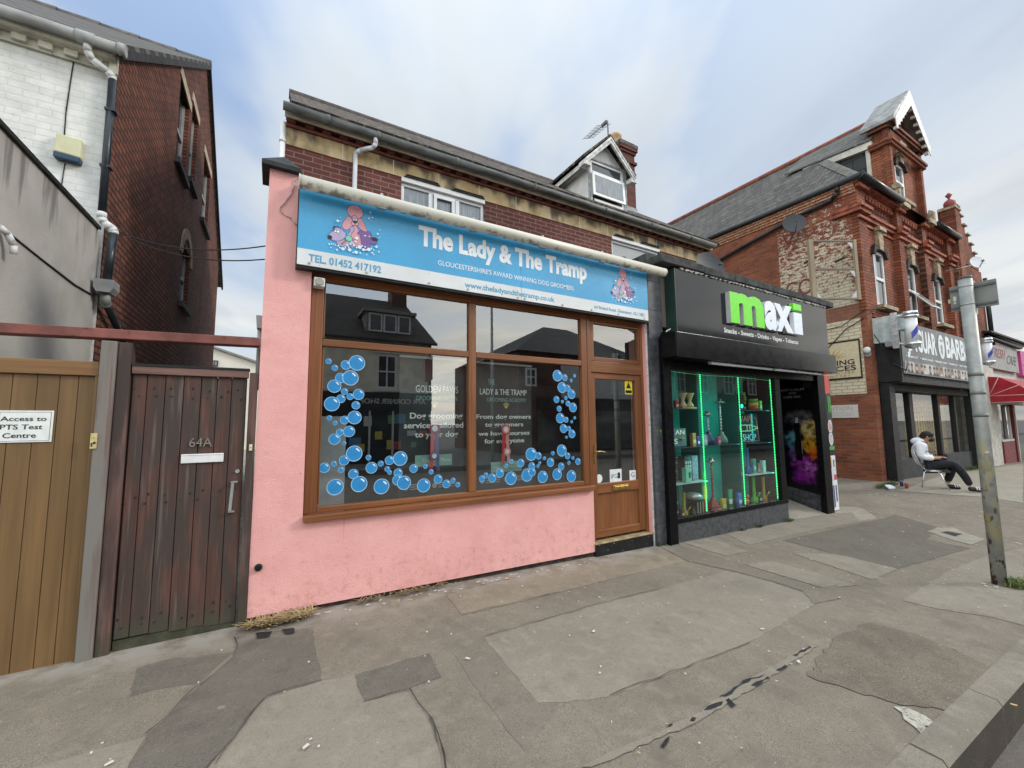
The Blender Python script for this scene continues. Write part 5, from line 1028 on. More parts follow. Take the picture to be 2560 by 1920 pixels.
    t = T('striped_mug', 'red yellow and green striped mug above neon sign', 'mug', 7.22, 1.78)
    for k, c in enumerate(((.4, .03, .03), (.6, .42, .03), (.1, .3, .06))): b = MB(); b.lathe((7.2, Y, 1.782+k*.066), [(.075, 0), (.075, .065)], 16); b.build('stripe', plain('mug_stripe', c), t)
    b = MB(); b.tube([(7.27, Y, 1.94), (7.31, Y, 1.93), (7.31, Y, 1.85), (7.27, Y, 1.83)], .01, 6); b.build('handle', plain('mug_handle', (.45, .3, .05)), t)
    t = T('orange_ornament', 'small orange ornament at foot of middle led strip', 'ornament', 6.82, .216); b = MB(); b.ball((6.83, Y, .27), (.045, .04, .055)); b.ball((6.86, Y, .35), (.03, .03, .04)); b.build('body', plain('orange_glaze', (.5, .14, .03), .3), t)
    def pack(n, l, x, z, w, h, c, d=.05, y=4.12):
        t = T(n, l, 'pack', x, z); b = MB(); b.box(x-w/2, x+w/2, y, y+d, z+.001, z+h); b.build('carton', plain('carton_colour', c, .35), t, .003); b = MB(); b.box(x-w*.35, x+w*.35, y-.002, y-.0005, z+h*.25, z+h*.5); b.build('carton_label', plain('carton_label_pale', (.55, .58, .56)), t)
    for a in (('pack', 'slim red pack next to smoky glass pipe', 5.2, 1.79, .07, .13, (.35, .03, .03)), ('pack', 'slim orange pack behind clear sign panel', 5.55, 1.225, .08, .2, (.5, .2, .03)), ('pack', 'purple pack beside clear sign panel', 5.65, 1.225, .06, .15, (.16, .04, .25)), ('pack', 'white pack beneath neon sign at shelf edge', 7.36, .72, .09, .2, (.5, .52, .5)), ('pack', 'teal pack beneath neon sign behind blue pipe', 7.08, .72, .09, .24, (.03, .3, .28)),
              ('pack', 'yellow pack on window floor beside red hookah', 6.2, .216, .1, .17, (.55, .42, .03)), ('pack', 'dark green pack on window floor behind yellow pack', 6.36, .216, .11, .3, (.02, .14, .05)), ('pack', 'blue pack on window floor near middle led strip', 6.62, .216, .09, .22, (.04, .12, .4)), ('pack', 'black pack on window floor between green pipe and amber pipe', 7.2, .216, .08, .18, (.02, .02, .02)), ('pack', 'pink pack beside taller hookah on middle shelf', 6.16, 1.235, .07, .12, (.5, .12, .25)), ('pack', 'silver pack on middle shelf beside dark blue hookah', 5.82, 1.235, .08, .16, (.4, .42, .42)), ('pack', 'lime pack on upper shelf beside striped mug', 7.38, 1.78, .07, .17, (.25, .45, .04)), ('pack', 'brown pack on window floor beside amber yellow pipe', 5.1+.12, .216, .07, .12, (.18, .08, .03))): pack(*a)
    t = T('neon_sign', 'lit neon sign reading vape shop with glowing device outline', 'neon sign', 7.1, 1.24)
    b = MB(); b.box(6.77, 7.33, 4.17, 4.175, 1.245, 1.72); b.build('backing', plain('clear_acrylic', (.03, .06, .06), .1), t)
    lettering('neon_lettering', 'VAPE', FY(4.165), (6.80, 7.18, 1.59, 1.685), plain('neon_pink', (.7, .28, .32), emit=.25), t, -.03, .004)
    lettering('neon_lettering', 'SHOP', FY(4.165), (6.86, 7.24, 1.27, 1.375), plain('neon_blue', (.25, .65, .8), emit=.35), t, -.01, .004)
    b = MB(); q = [(6.79, 1.43), (6.79, 1.53), (7.13, 1.53), (7.13, 1.51), (7.22, 1.51), (7.22, 1.495), (7.29, 1.495), (7.29, 1.465), (7.22, 1.465), (7.22, 1.445), (7.13, 1.445), (7.13, 1.43), (6.79, 1.43)]; b.tube([(x, 4.16, z) for x, z in q], .006, 6); b.tube([(6.99, 4.16, 1.43), (6.99, 4.16, 1.53)], .005, 6); b.tube([(7.07, 4.16, 1.43), (7.07, 4.16, 1.53)], .005, 6); b.build('neon_outline', plain('neon_green', (.4, .75, .5), emit=.35), t)
    b = MB(); b.tube([(7.20, 4.16, 1.66), (7.27, 4.16, 1.64), (7.33, 4.16, 1.26), (6.80, 4.16, 1.25)], .004, 6); b.build('neon_border', plain('neon_rose', (.5, .25, .22), emit=.2), t)
goods()
def poster():
    T = thing('vape_poster', 'black poster with electronic cigarette in purple orange and teal smoke in entrance', 'poster', (8.99, 4.4, .2))
    m, t, bs, pos = newmat('smoke_print'); x, y, z = t.sep(pos)
    wv = t.add('VectorMath', operation='MULTIPLY_ADD'); t.l.new(t.noise(pos, 4.5, 4, .6, out=1), wv.inputs[0]); wv.inputs[1].default_value = (0, .28, .28); t.l.new(pos, wv.inputs[2])
    wx, wy, wz = t.sep(wv.outputs[0])
    def blob(cy, cz, ry, rz): 
        a = t.math('DIVIDE', t.math('SUBTRACT', wy, cy+.14), ry); b = t.math('DIVIDE', t.math('SUBTRACT', wz, cz+.14), rz)
        return t.ramp(t.math('ADD', t.math('MULTIPLY', a, a), t.math('MULTIPLY', b, b)), 1.15, .2)
    fil = t.noise(t.scale(wv.outputs[0], (9., 9., 9.)), 1.1, 5, .6); wis = t.ramp(fil, .36, .62, .12, 1.)
    c = t.mix(0., (.004, .004, .006), (.004, .004, .006))
    for cy, cz, ry, rz, col in ((4.3, 1.66, .3, .16, (.10, .10, .12)), (4.14, 1.42, .17, .24, (.55, .42, .16)), (4.45, 1.22, .15, .24, (.10, .30, .38)), (4.14, 1.15, .16, .2, (.62, .32, .02)), (4.08, .98, .15, .16, (.62, .10, .015)), (4.44, .92, .13, .14, (.16, .08, .3)), (4.26, .76, .27, .16, (.26, .03, .30)), (4.16, .66, .17, .16, (.42, .12, .42)), (4.28, .52, .26, .17, (.20, .015, .25))):
        c = t.mix(t.math('MULTIPLY', blob(cy, cz, ry, rz), wis), c, col)
    t.put(bs.inputs['Base Color'], c); bs.inputs['Roughness'].default_value = .3
    b = MB(); b.prism([(8.985, 4.0, .20), (8.985, 5.1, .22), (8.985, 5.1, 2.25), (8.985, 4.0, 2.22)], (.012, 0, 0)); b.build('poster_sheet', m, T)
    fx = lambda u, z, d: (8.985-d, -u, z)
    for body, bx in (('KEEP CALM', (-4.66, -4.18, 2.19, 2.235)), ('AND', (-4.46, -4.32, 2.125, 2.165)), ('VAPE ON', (-4.57, -4.25, 2.045, 2.09))): lettering('poster_lettering', body, fx, bx, plain('poster_grey', (.32, .33, .35)), T, 0, .002)
    b = MB(); b.box(8.979, 8.9845, 4.30, 4.385, 1.22, 1.55); b.box(8.979, 8.9845, 4.285, 4.40, .82, 1.2195); b.build('vape_pen_body', plain('pen_black', (.006, .006, .006), .25), T); b = MB(); b.box(8.979, 8.9845, 4.32, 4.37, 1.551, 1.66); b.build('vape_pen_tip', mat('pen_silver', (.35, .35, .36), .3, .4, 40.), T); b = MB(); b.box(8.9785, 8.9845, 4.278, 4.2845, .95, 1.2); b.build('vape_pen_edge', M_STEEL, T)
    # vertical promotion board
    T = thing('promotion_board', 'tall narrow strip of coloured drink and vape adverts beside shop entrance', 'advert board', (9.35, 3.97, 0))
    Y = 3.96; b = MB(); b.box(9.20, 9.52, Y, Y+.02, -.12, 2.47); b.build('board', plain('board_black', (.015, .016, .018), .35), T)
    blocks = [((9.25, 9.5, 2.12, 2.47), (.62, .07, .05)), ((9.21, 9.33, 1.55, 2.08), (.03, .10, .18)), ((9.335, 9.5, 1.72, 2.09), (.02, .06, .02)), ((9.21, 9.5, .66, .92), (.75, .76, .76)), ((9.21, 9.5, .46, .655), (.65, .68, .7)), ((9.21, 9.51, -.11, .455), (.78, .79, .8)),
              ((9.23, 9.28, .68, .9), (.6, .08, .05)), ((9.30, 9.35, .68, .9), (.65, .3, .03)), ((9.41, 9.45, .70, .84), (.05, .04, .08)), ((9.23, 9.32, .46, .56), (.6, .1, .04)), ((9.23, 9.32, .561, .65), (.75, .5, .02)), ((9.40, 9.49, .46, .56), (.6, .08, .14)),
              ((9.24, 9.285, -.05, .36), (.05, .08, .18)), ((9.33, 9.375, -.05, .36), (.05, .08, .18)), ((9.42, 9.465, .05, .36), (.05, .08, .18)), ((9.335, 9.37, -.05, .03), (.5, .03, .12)), ((9.3, 9.5, 1.03, 1.1), (.08, .35, .08)), ((9.21, 9.26, .98, 1.2), (.7, .7, .7)), ((9.22, 9.28, 1.72, 1.88), (.35, .55, .65)), ((9.37, 9.41, 1.76, 2.06), (.08, .35, .05)), ((9.43, 9.47, 1.76, 2.06), (.08, .35, .05))]
    for k, ((x0, x1, z0, z1), c) in enumerate(blocks): b = MB(); b.box(x0, x1, Y-.002-.0004*k, Y-.0004*k-.0005, z0, z1); b.build('advert_panel', plain('advert_colour', c, .4), T)
    for cz, c in ((1.48, (.5, .1, .06)), (1.24, (.5, .3, .38))):
        b = MB(); b.face([(9.40+.085*math.cos(i*.3), Y-.004, cz+.13*math.sin(i*.3)) for i in range(21)], 0); b.face([(9.40+.065*math.cos(i*.3), Y-.0045, cz+.10*math.sin(i*.3)) for i in range(21)], 1); b.build('advert_badge', [plain('badge_rim', (.7, .68, .68)), mat('badge_art', c, .4, col2=(.6, .6, .62), scale=30.)], T)
poster()
# ---------------------------------------------------------------- satellite dishes
def dish(name_label, c, aim, r, m, arm=True, mount=None):
    T = thing('satellite_dish', name_label, 'dish', mount or c)
    c = Vector(c); a = Vector(aim).normalized(); u = a.orthogonal().normalized(); v = a.cross(u); b = MB(); n = 24; rings = []
    for k in range(5): 
        rr = r*k/4; d = .16*r*(k/4)**2
        rings.append([c+(u*math.cos(2*math.pi*i/n)*rr+v*math.sin(2*math.pi*i/n)*rr)+a*d for i in range(n)])
    for k in range(1, 4):
        for i in range(n): b.face([rings[k][i], rings[k][(i+1) % n], rings[k+1][(i+1) % n], rings[k+1][i]])
    b.face(rings[1]); 
    for i in range(n): b.face([rings[4][i], rings[4][(i+1) % n], rings[4][(i+1) % n]-a*.012, rings[4][i]-a*.012])
    b.build('reflector', m, T, recalc=False)
    b = MB(); tip = c+a*r*1.1-Vector((0, 0, r*.35)); b.tube([c-Vector((0, 0, r*.95)), c+a*.3*r-Vector((0, 0, r*.9)), tip], .012, 6); b.cyl(tip, tip-a*.08+Vector((0, 0, .03)), .03, .022, 10); b.build('feed_arm', M_GUT, T)
    if mount: b = MB(); b.tube([c-a*.02, c-a*.15, Vector(mount)], .022, 8); b.build('bracket', M_GUT, T)
dish('black mesh satellite dish behind coping above dark fascia', (7.46, 5.02, 4.66), (-.25, -1, .2), .33, mat('black_mesh_dish', (.045, .048, .05), .6, .2, 60.), mount=(7.5, 5.4, 3.9))
# ---------------------------------------------------------------- ornate brick building on the corner beyond the side street
CAM = Vector((0, 0, CAMZ)); KS = .85
def S(p): return CAM+(Vector(p)-CAM)*KS
SF = lambda Y: (lambda u, z, d: S((u, Y-d, z)))
def paintedwall(t, c, u, z, pos, mort):
    # old painted advertisement: cream paint flaking off the bricks
    zs = t.math('DIVIDE', t.math('SUBTRACT', z, CAMZ*(1-KS)), KS); ys = t.math('DIVIDE', u, KS)
    n = t.noise(t.scale(pos, (1., 1.1, 2.4)), 5.2, 6, .72); n2 = t.noise(pos, 26., 3)
    thr = t.ramp(zs, 4.6, 6.2, .31, .44, False); thr = t.math('ADD', thr, t.ramp(zs, 6.6, 8.8, 0., .10, False)); thr = t.math('ADD', thr, t.math('MULTIPLY', t.ramp(ys, 5.9, 5.6), .05))
    pm = t.ramp(t.math('ADD', t.math('MULTIPLY', n, .75), t.math('MULTIPLY', n2, .25)), thr, t.math('ADD', thr, .05))
    reg = t.math('MULTIPLY', t.ramp(ys, 7.88, 7.84), t.math('MULTIPLY', t.ramp(zs, 2.40, 2.43), t.ramp(zs, 8.95, 8.7)))
    red = t.math('MULTIPLY', t.ramp(zs, 4.78, 4.8), t.ramp(zs, 5.28, 5.25)); reg = t.math('MULTIPLY', reg, t.math('SUBTRACT', 1., t.math('MULTIPLY', red, .9)))
    reg = t.math('MULTIPLY', reg, t.ramp(ys, 5.60, 5.63))
    maroon = t.math('MULTIPLY', t.math('MULTIPLY', t.ramp(ys, 7.88, 7.84), t.ramp(zs, 4.6, 4.8)), t.ramp(t.noise(pos, 1.7, 4), .42, .6, .2, .95))
    c = t.mix(t.math('MULTIPLY', maroon, .75), c, (.20, .045, .035))
    cream = t.mix(t.ramp(zs, 5., 5.4), (.72, .64, .46), (.62, .56, .42)); cream = t.mix(t.math('MULTIPLY', mort, .6), cream, (.28, .19, .13))
    c = t.mix(t.math('MULTIPLY', t.ramp(t.noise(pos, 7., 2), .6, .66), t.math('SUBTRACT', 1., mort)), c, (.34, .2, .12)) if False else c
    return t.mix(t.math('MULTIPLY', reg, pm), c, cream)
M_BR3 = brick('orange_red_brick', (.40, .125, .06), (.27, .078, .045), (.09, .06, .045), 'Y', w=.26, h=.09, ms=.013, bump=.8, dark=.5)
M_BR3X = brick('orange_red_brick_side', (.43, .14, .066), (.28, .082, .048), (.24, .17, .12), 'X', w=.26, h=.09, ms=.012, bump=.7, dark=.3, paint=paintedwall)
M_BR3D = mat('moulded_red_brick', (.29, .085, .05), .85, .4, 6., bump=.3); M_STONE3 = mat('weathered_buff_stone', (.36, .29, .19), .85, .4, 9., speck=(14., .6, (.07, .06, .05)))
M_SLATE3 = tiles('grey_slate', (.075, .07, .063), (.13, .12, .105), (.25, .22, .17), 'X', .34, .27, mossat=.58); M_SLATE3Y = tiles('grey_slate_front', (.10, .098, .09), (.15, .145, .13), (.24, .23, .2), 'Y', .3, .19, mossat=.58)
M_BIGSLATE = tiles('dark_hung_slate', (.055, .06, .062), (.07, .075, .078), (.075, .08, .08), 'X', .62, .42, mossat=.7)
M_CASTIRON = mat('black_cast_iron', (.018, .02, .02), .4, .3, 6.)
def corner_building():
    T = thing('corner_building', 'ornate three storey red brick corner building with tall gable and peeling painted side', 'building', S((15.84, 5.43, -.24)))
    X0, X1, Y = 15.84, 24.7, 5.62
    H = [(17.25, 18.1, 5.38, 7.3), (20.06, 20.9, 5.38, 7.3), (22.8, 23.65, 5.38, 7.3)]
    b = MB(S); b.wall('Y', Y, [(X0, 4.95), (X1, 4.95), (X1, 9.12), (X0, 9.12)], H, .25)
    b.box(X0+.003, 16.2, 5.433, Y+.4, -.6, 4.949); b.build('front_wall', M_BR3, T)
    b = MB(S); b.prism([(X0, 5.432, -.6), (X0, 16, -.2), (X0, 16, 9.2), (X0, 5.432, 9.2)], (.3, 0, 0)); b.build('side_wall', M_BR3X, T)
    # brick courses stepping out under the eaves on the side
    b = MB(S)
    for k in range(4): b.box(X0-.04*(k+1), X0-.001, 5.45, 16, 8.86+k*.085, 8.94+k*.085)
    b.build('corbel_course', mat('flaking_corbel_brick', (.36, .12, .06), .85, col2=(.5, .4, .28), scale=26., bump=.3, lo=.45, hi=.62), T)
    # piers and string courses of the front
    b = MB(S)
    for x0, x1 in ((15.835, 16.42), (19.0, 19.45), (21.4, 21.8), (24.2, 24.75)):
        b.box(x0, x1, Y-.19, Y-.001, 4.95, 9.12)
    b.build_each('pier', M_BR3, T)
    b = MB(S)
    for z0, z1, d in ((8.18, 8.30, .10), (8.301, 8.40, .16), (7.98, 8.06, .05), (9.0, 9.11, .1)):
        xs = [(16.421, 18.999), (19.451, 21.399), (21.801, 24.199)]
        for x0, x1 in xs: b.box(x0, x1, Y-d, Y-.001, z0, z1)
        for x0, x1 in ((15.835, 16.42), (19.0, 19.45), (21.4, 21.8), (24.2, 24.75)): b.box(x0-.06, x1+.06, Y-.21-d, Y-.191, z0, z1)
        b.box(X0-.1-d*.5, X0-.041, Y-.21-d, Y+.5, z0, z1) if z0 < 8.9 and z0 > 8.1 else None
    for x0, x1 in ((16.421, 18.999), (19.451, 21.399), (21.801, 24.199)):
        k = x0+.08
        while k < x1-.12: b.box(k, k+.12, Y-.12, Y-.001, 8.86, 8.999); k += .25
    b.box(15.7, 18.98, 5.33, Y-.0015, 9.115, 9.2); b.box(22.22, 24.75, 5.33, Y-.0015, 9.115, 9.2); b.build('string_course', M_BR3D, T)
    b = MB(S)
    for x0, x1 in ((16.7, 18.6), (19.8, 21.5), (22.6, 24.0)): 
        for i in range(8):
            for j in range(2): w = (x1-x0)/8; b.box(x0+i*w+.03, x0+(i+1)*w-.03, Y-.03, Y-.001, 8.50+j*.16, 8.63+j*.16)
    b.build_each('terracotta_panel', mat('dark_terracotta', (.13, .035, .028), .85, .4, 8.), T)
    Hw = H+[(19.95, 20.8, 9.78, 11.3)]
    for i, (x0, x1, z0, z1) in enumerate(Hw):
        fb, gb = MB(S), MB(S); Yw = Y+.015
        fb.box(x0, x0+.09, Yw, Yw+.07, z0, z1); fb.box(x1-.09, x1, Yw, Yw+.07, z0, z1); zm = (z0+z1)/2
        fb.box(x0+.091, x1-.091, Yw, Yw+.07, z1-.09, z1); fb.box(x0+.091, x1-.091, Yw, Yw+.07, z0, z0+.1); fb.box(x0+.091, x1-.091, Yw-.01, Yw+.07, zm-.05, zm+.05)
        w = fb.build('window', M_WHITE, T); gb.face([(x0, Yw+.04, z0), (x1, Yw+.04, z0), (x1, Yw+.04, z1), (x0, Yw+.04, z1)]); gb.build('window_pane', M_DARKGLASS, w)
        if i == 0: cb = MB(S); cb.box(x0+.1, x0+.3, Yw+.02, Yw+.03, z0+.1, z1-.1); cb.build('curtain', plain('pale_curtain', (.45, .46, .48), .8), w)
        if i == 1:
            cb = MB(S); cb.prism([(x0+.05, Yw-.02, zm-.02), (x1-.05, Yw-.02, zm-.02), (x1-.05, Yw-.6, z0+.18), (x0+.05, Yw-.6, z0+.18)], (0, -.05, 0)); cb.build('open_sash', M_WHITE, w)
            cb = MB(S); cb.face([(x0+.15, Yw-.15, zm-.12), (x1-.15, Yw-.15, zm-.12), (x1-.15, Yw-.58, z0+.28), (x0+.15, Yw-.58, z0+.28)]); cb.build('open_sash_pane', M_NET, w)
        sb = MB(S); sb.box(x0-.15, x1+.15, Y-.22, Y-.001, z0-.13, z0-.01); sb.build('sill', M_STONE3, w)
        kb = MB(S); xc = (x0+x1)/2; off = 0; Yk = Y+off
        kb.prism([(xc-.14, Yk-.12, z1+.02), (xc+.14, Yk-.12, z1+.02), (xc+.2, Yk-.12, z1+.66), (xc-.2, Yk-.12, z1+.66)], (0, .119, 0)); kb.box(xc-.27, xc+.27, Yk-.2, Yk-.001, z1+.661, z1+.78); kb.build('keystone', M_STONE3, w)
        hb = MB(S); hb.prism([(x0-.18, Yk-.1, z1-.18), (x0-.02, Yk-.1, z1-.18), (x0+.1, Yk-.1, z1), (x1-.1, Yk-.1, z1), (x1+.02, Yk-.1, z1-.18), (x1+.18, Yk-.1, z1-.18), (x1+.05, Yk-.1, z1+.14), (x0-.05, Yk-.1, z1+.14)], (0, .098, 0)); hb.build('hood_mould', mat('sooty_hood', (.035, .025, .02), .9, .3, 6.), w)
    # gable
    g = MB(S); Yg = Y
    g.wall('Y', Yg, [(19.05, 9.13), (22.15, 9.13), (22.15, 12.4), (20.6, 13.9), (19.05, 12.4)], [(19.95, 20.8, 9.78, 11.3)], .3)
    g.face([(19.05, Yg, 9.13), (19.05, 6.05, 9.13), (19.05, 6.05, 12.4), (19.05, Yg, 12.4)]); g.face([(22.15, Yg, 9.13), (22.15, 6.05, 9.13), (22.15, 6.05, 12.4), (22.15, Yg, 12.4)])
    gb_ = g.build('gable', brick('gable_brick', (.41, .13, .06), (.29, .082, .045), (.13, .09, .065), 'XY', w=.26, h=.09, ms=.013, bump=.8, dark=.35), T)
    g = MB(S)
    for x0, x1 in ((19.0, 19.2), (22.0, 22.2)): g.box(x0, x1, Yg-.19, Yg-.001, 9.13, 12.2)
    for z0, z1, d in ((11.55, 11.65, .08), (11.651, 11.75, .13), (12.2, 12.3, .06), (12.301, 12.4, .12)):
        g.box(18.95-d*.4, 22.25+d*.4, Yg-.20-d, Yg-.191, z0, z1); g.box(18.95-d, 18.999, Yg-.19, 6.0, z0, z1); g.box(22.151, 22.25+d, Yg-.19, 6.0, z0, z1)
    g.build('gable_pier', brick('gable_pier_brick', (.40, .125, .057), (.28, .08, .045), (.11, .075, .06), 'XY', w=.26, h=.09, ms=.013, bump=.8, dark=.4), gb_)
    g = MB(S); g.prism([(18.98, 5.2, 9.14), (19.62, 5.2, 9.14), (19.62, 5.2, 9.3), (18.98, 5.2, 9.3)], (0, .17, 0)); g.box(21.58, 22.22, 5.2, 5.37, 9.14, 9.3); g.build('gable_bracket', M_STONE3, gb_)
    g = MB(S)
    for s, xe in ((-1, 18.88), (1, 22.32)): g.prism([(20.6, 5.18, 14.0), (xe, 5.18, 12.32), (xe+.1*s, 5.18, 12.32), (xe+.1*s, 5.18, 12.45), (20.6, 5.18, 14.16)], (0, 1.0, 0))
    g.build('gable_roof', mat('lead_gable_roof', (.27, .27, .26), .6, .3, 4., speck=(12., .6, (.16, .15, .13))), gb_)
    g = MB(S)
    for s, xe in ((-1, 18.88), (1, 22.32)):
        g.prism([(20.6, 5.16, 14.14), (xe, 5.16, 12.4), (xe-.06*s, 5.16, 12.0), (20.6, 5.16, 13.5)], (0, .0195, 0))
        for k in range(7): f = (k+.6)/7.6; x = 20.6+(xe-20.6)*f; z = 13.62-1.68*f; g.box(x-.05, x+.05, 5.185, 5.3, z-.12, z-.02)
    g.build('white_bargeboard', mat('white_gable_board', (.52, .52, .51), .6, .2, 8., speck=(20., .66, (.3, .29, .27))), gb_)
    g = MB(S); g.prism([(18.84, 5.25, 9.2), (18.84, 5.25, 9.75), (18.84, 5.38, 9.85), (18.84, 5.42, 9.6), (18.84, 5.5, 9.5), (18.84, 5.55, 9.2)], (.2, 0, 0)); g.cyl((18.80, 5.32, 9.86), (19.045, 5.32, 9.86), .11, .11, 12); g.build('scroll_console', M_STONE3, gb_); g = MB(S); g.prism([(22.2, 5.25, 9.2), (22.2, 5.25, 9.75), (22.2, 5.38, 9.85), (22.2, 5.5, 9.5), (22.2, 5.55, 9.2)], (.2, 0, 0)); g.build('scroll_console', M_STONE3, gb_)
    # roofs
    g = MB(S); zr = 13.55; zl = 9.22
    g.face([(15.72, 5.25, zl), (15.72, 17, zl), (20.55, 17, zr), (20.55, 8.6, zr)]); g.face([(25.2, 5.25, zl), (25.2, 17, zl), (20.55, 17, zr), (20.55, 8.6, zr)]); g.build('roof', M_SLATE3, T)
    g = MB(S); g.face([(15.72, 5.25, zl), (25.2, 5.25, zl), (20.55, 8.6, zr)]); g.build('hipped_roof', M_SLATE3Y, T)
    g = MB(S); g.cyl((20.55, 5.9, 13.6), (20.55, 17, 13.6), .12, .12, 8); g.build('ridge_tiles', mat('red_ridge_tile', (.24, .08, .05), .8, .3, 5.), T)
    g = MB(S); g.prism([(15.74, 5.27, zl+.03), (18.6, 7.3, zl+.03+(zr-zl)*.595), (18.75, 7.25, zl+.09+(zr-zl)*.61), (15.85, 5.2, zl+.08)], (0, .2, .02)); g.build('hip_tiles', mat('pale_hip_tile', (.13, .12, .105), .85, .35, 6.), T)
    g = MB(S); g.prism([(19.06, 6.05, 9.2), (19.06, 6.05, 11.75), (19.06, 8.4, 11.95)], (.08, 0, 0)); g.prism([(22.06, 6.05, 9.2), (22.06, 6.05, 11.75), (22.06, 8.4, 11.95)], (.08, 0, 0)); g.build_each('dormer_cheek', M_BIGSLATE, T)
    g = MB(S); g.prism([(18.90, 5.9, 11.68), (18.90, 8.2, 11.9), (18.90, 8.2, 12.12), (18.90, 5.9, 11.94)], (.16, 0, 0)); g.box(19.02, 19.06, 6.02, 6.1, 9.6, 11.7); g.prism([(18.97, 6.0, 9.3), (18.97, 6.12, 9.3), (18.97, 6.12, 11.68), (18.97, 6.0, 11.68)], (.08, 0, 0)); g.build('dormer_fascia', mat('cream_dormer_fascia', (.55, .53, .46), .6, .15, 6.), T)
    g = MB(S); g.prism([(18.86, 5.9, 11.95), (18.86, 8.9, 12.2), (20.6, 8.9, 13.6), (20.6, 5.9, 13.6)], (0, 0, .05)); g.prism([(22.34, 5.9, 11.95), (22.34, 8.9, 12.2), (20.6, 8.9, 13.6), (20.6, 5.9, 13.6)], (0, 0, .05)); g.build('dormer_roof', M_SLATE3Y, T)
    g = MB(S); g.cyl((15.66, 5.2, 9.25), (15.66, 16.5, 9.3), .10, .10, 12); g.cyl((15.6, 5.2, 9.25), (18.85, 5.2, 9.25), .10, .10, 12); g.build('gutter', M_CASTIRON, T); g = MB(S); g.cyl((22.35, 5.2, 9.25), (24.9, 5.2, 9.25), .10, .10, 12); g.build('gutter', M_CASTIRON, T)
    g = MB(S); g.tube([(15.66, 5.85, 9.2), (15.68, 5.87, 8.98), (15.73, 6.05, 8.86), (15.73, 7.5, 8.70), (15.73, 10.3, 8.17)], .065, 10); g.build('downpipe', M_CASTIRON, T)
    # shop front at street level
    g = MB(S); g.box(16.25, 16.65, 5.2, 5.429, -.6, 2.95); g.box(24.1, 24.6, 5.2, 5.429, -.7, 2.95); g.box(16.651, 24.099, 5.5, 5.6, 2.5, 2.95); g.box(18.55, 18.85, 5.45, 5.6, .3, 2.499); g.box(21.2, 21.4, 5.45, 5.6, .3, 2.499); g.box(23.0, 23.15, 5.45, 5.6, .3, 2.499); g.build('shop_front_frame', M_BLACKM, T)
    g = MB(S); g.box(16.651, 18.9, 5.35, 5.6, -.6, .33); g.box(21.2, 24.099, 5.35, 5.6, -.7, .33); g.build_each('stall_riser', mat('charcoal_stall_riser', (.035, .037, .04), .7, .2, 4.), T)
    g = MB(S); g.box(16.3, 24.2, 5.3, 5.499, 2.50, 2.72); 
    for k in range(4): g.box(16.3, 24.2, 5.27, 5.2995, 2.51+k*.05, 2.545+k*.05)
    g.build('shutter_housing', M_BLACKM, T)
    g = MB(S)
    for x0, x1 in ((16.651, 18.549), (18.851, 21.199), (21.401, 22.999), (23.151, 24.099)): g.face([(x0, 5.53, -.2 if x0 > 18.8 and x0 < 19 else .33), (x1, 5.53, -.2 if x0 > 18.8 and x0 < 19 else .33), (x1, 5.53, 2.5), (x0, 5.53, 2.5)])
    g.build('shop_window_pane', M_GLASS3, T)
    g = MB(S); g.box(16.4, 24.4, 7.4, 7.5, -.6, 2.9); g.box(16.4, 24.4, 5.62, 7.4, -.62, -.55); g.box(16.4, 24.4, 5.62, 7.4, 2.9, 2.95); g.build('shop_interior', mat('dim_barber_interior', (.09, .09, .09), .8, .3, 2.), T)
    g = MB(S); x = 18.9
    while x < 22.9: g.box(x, x+.13, 5.72, 5.76, -.4, 2.5); x += .24
    g.build('slatted_blind', mat('mustard_blind_slats', (.55, .38, .15), .7, .4, 14.), T)
    # side street advertising paint: ghost letters
    fr = lambda u, z, d: S((X0-.004-d, -u, z)); ghost = mat('faded_maroon_letters', (.2, .05, .04), .85, .3, 12.)
    lettering('painted_letter', 'CO', fr, (-7.7, -6.85, 5.95, 6.5), ghost, T, .0, .003); lettering('painted_letter', 'V', fr, (-7.7, -7.3, 7.75, 8.3), ghost, T, .0, .003)
corner_building()
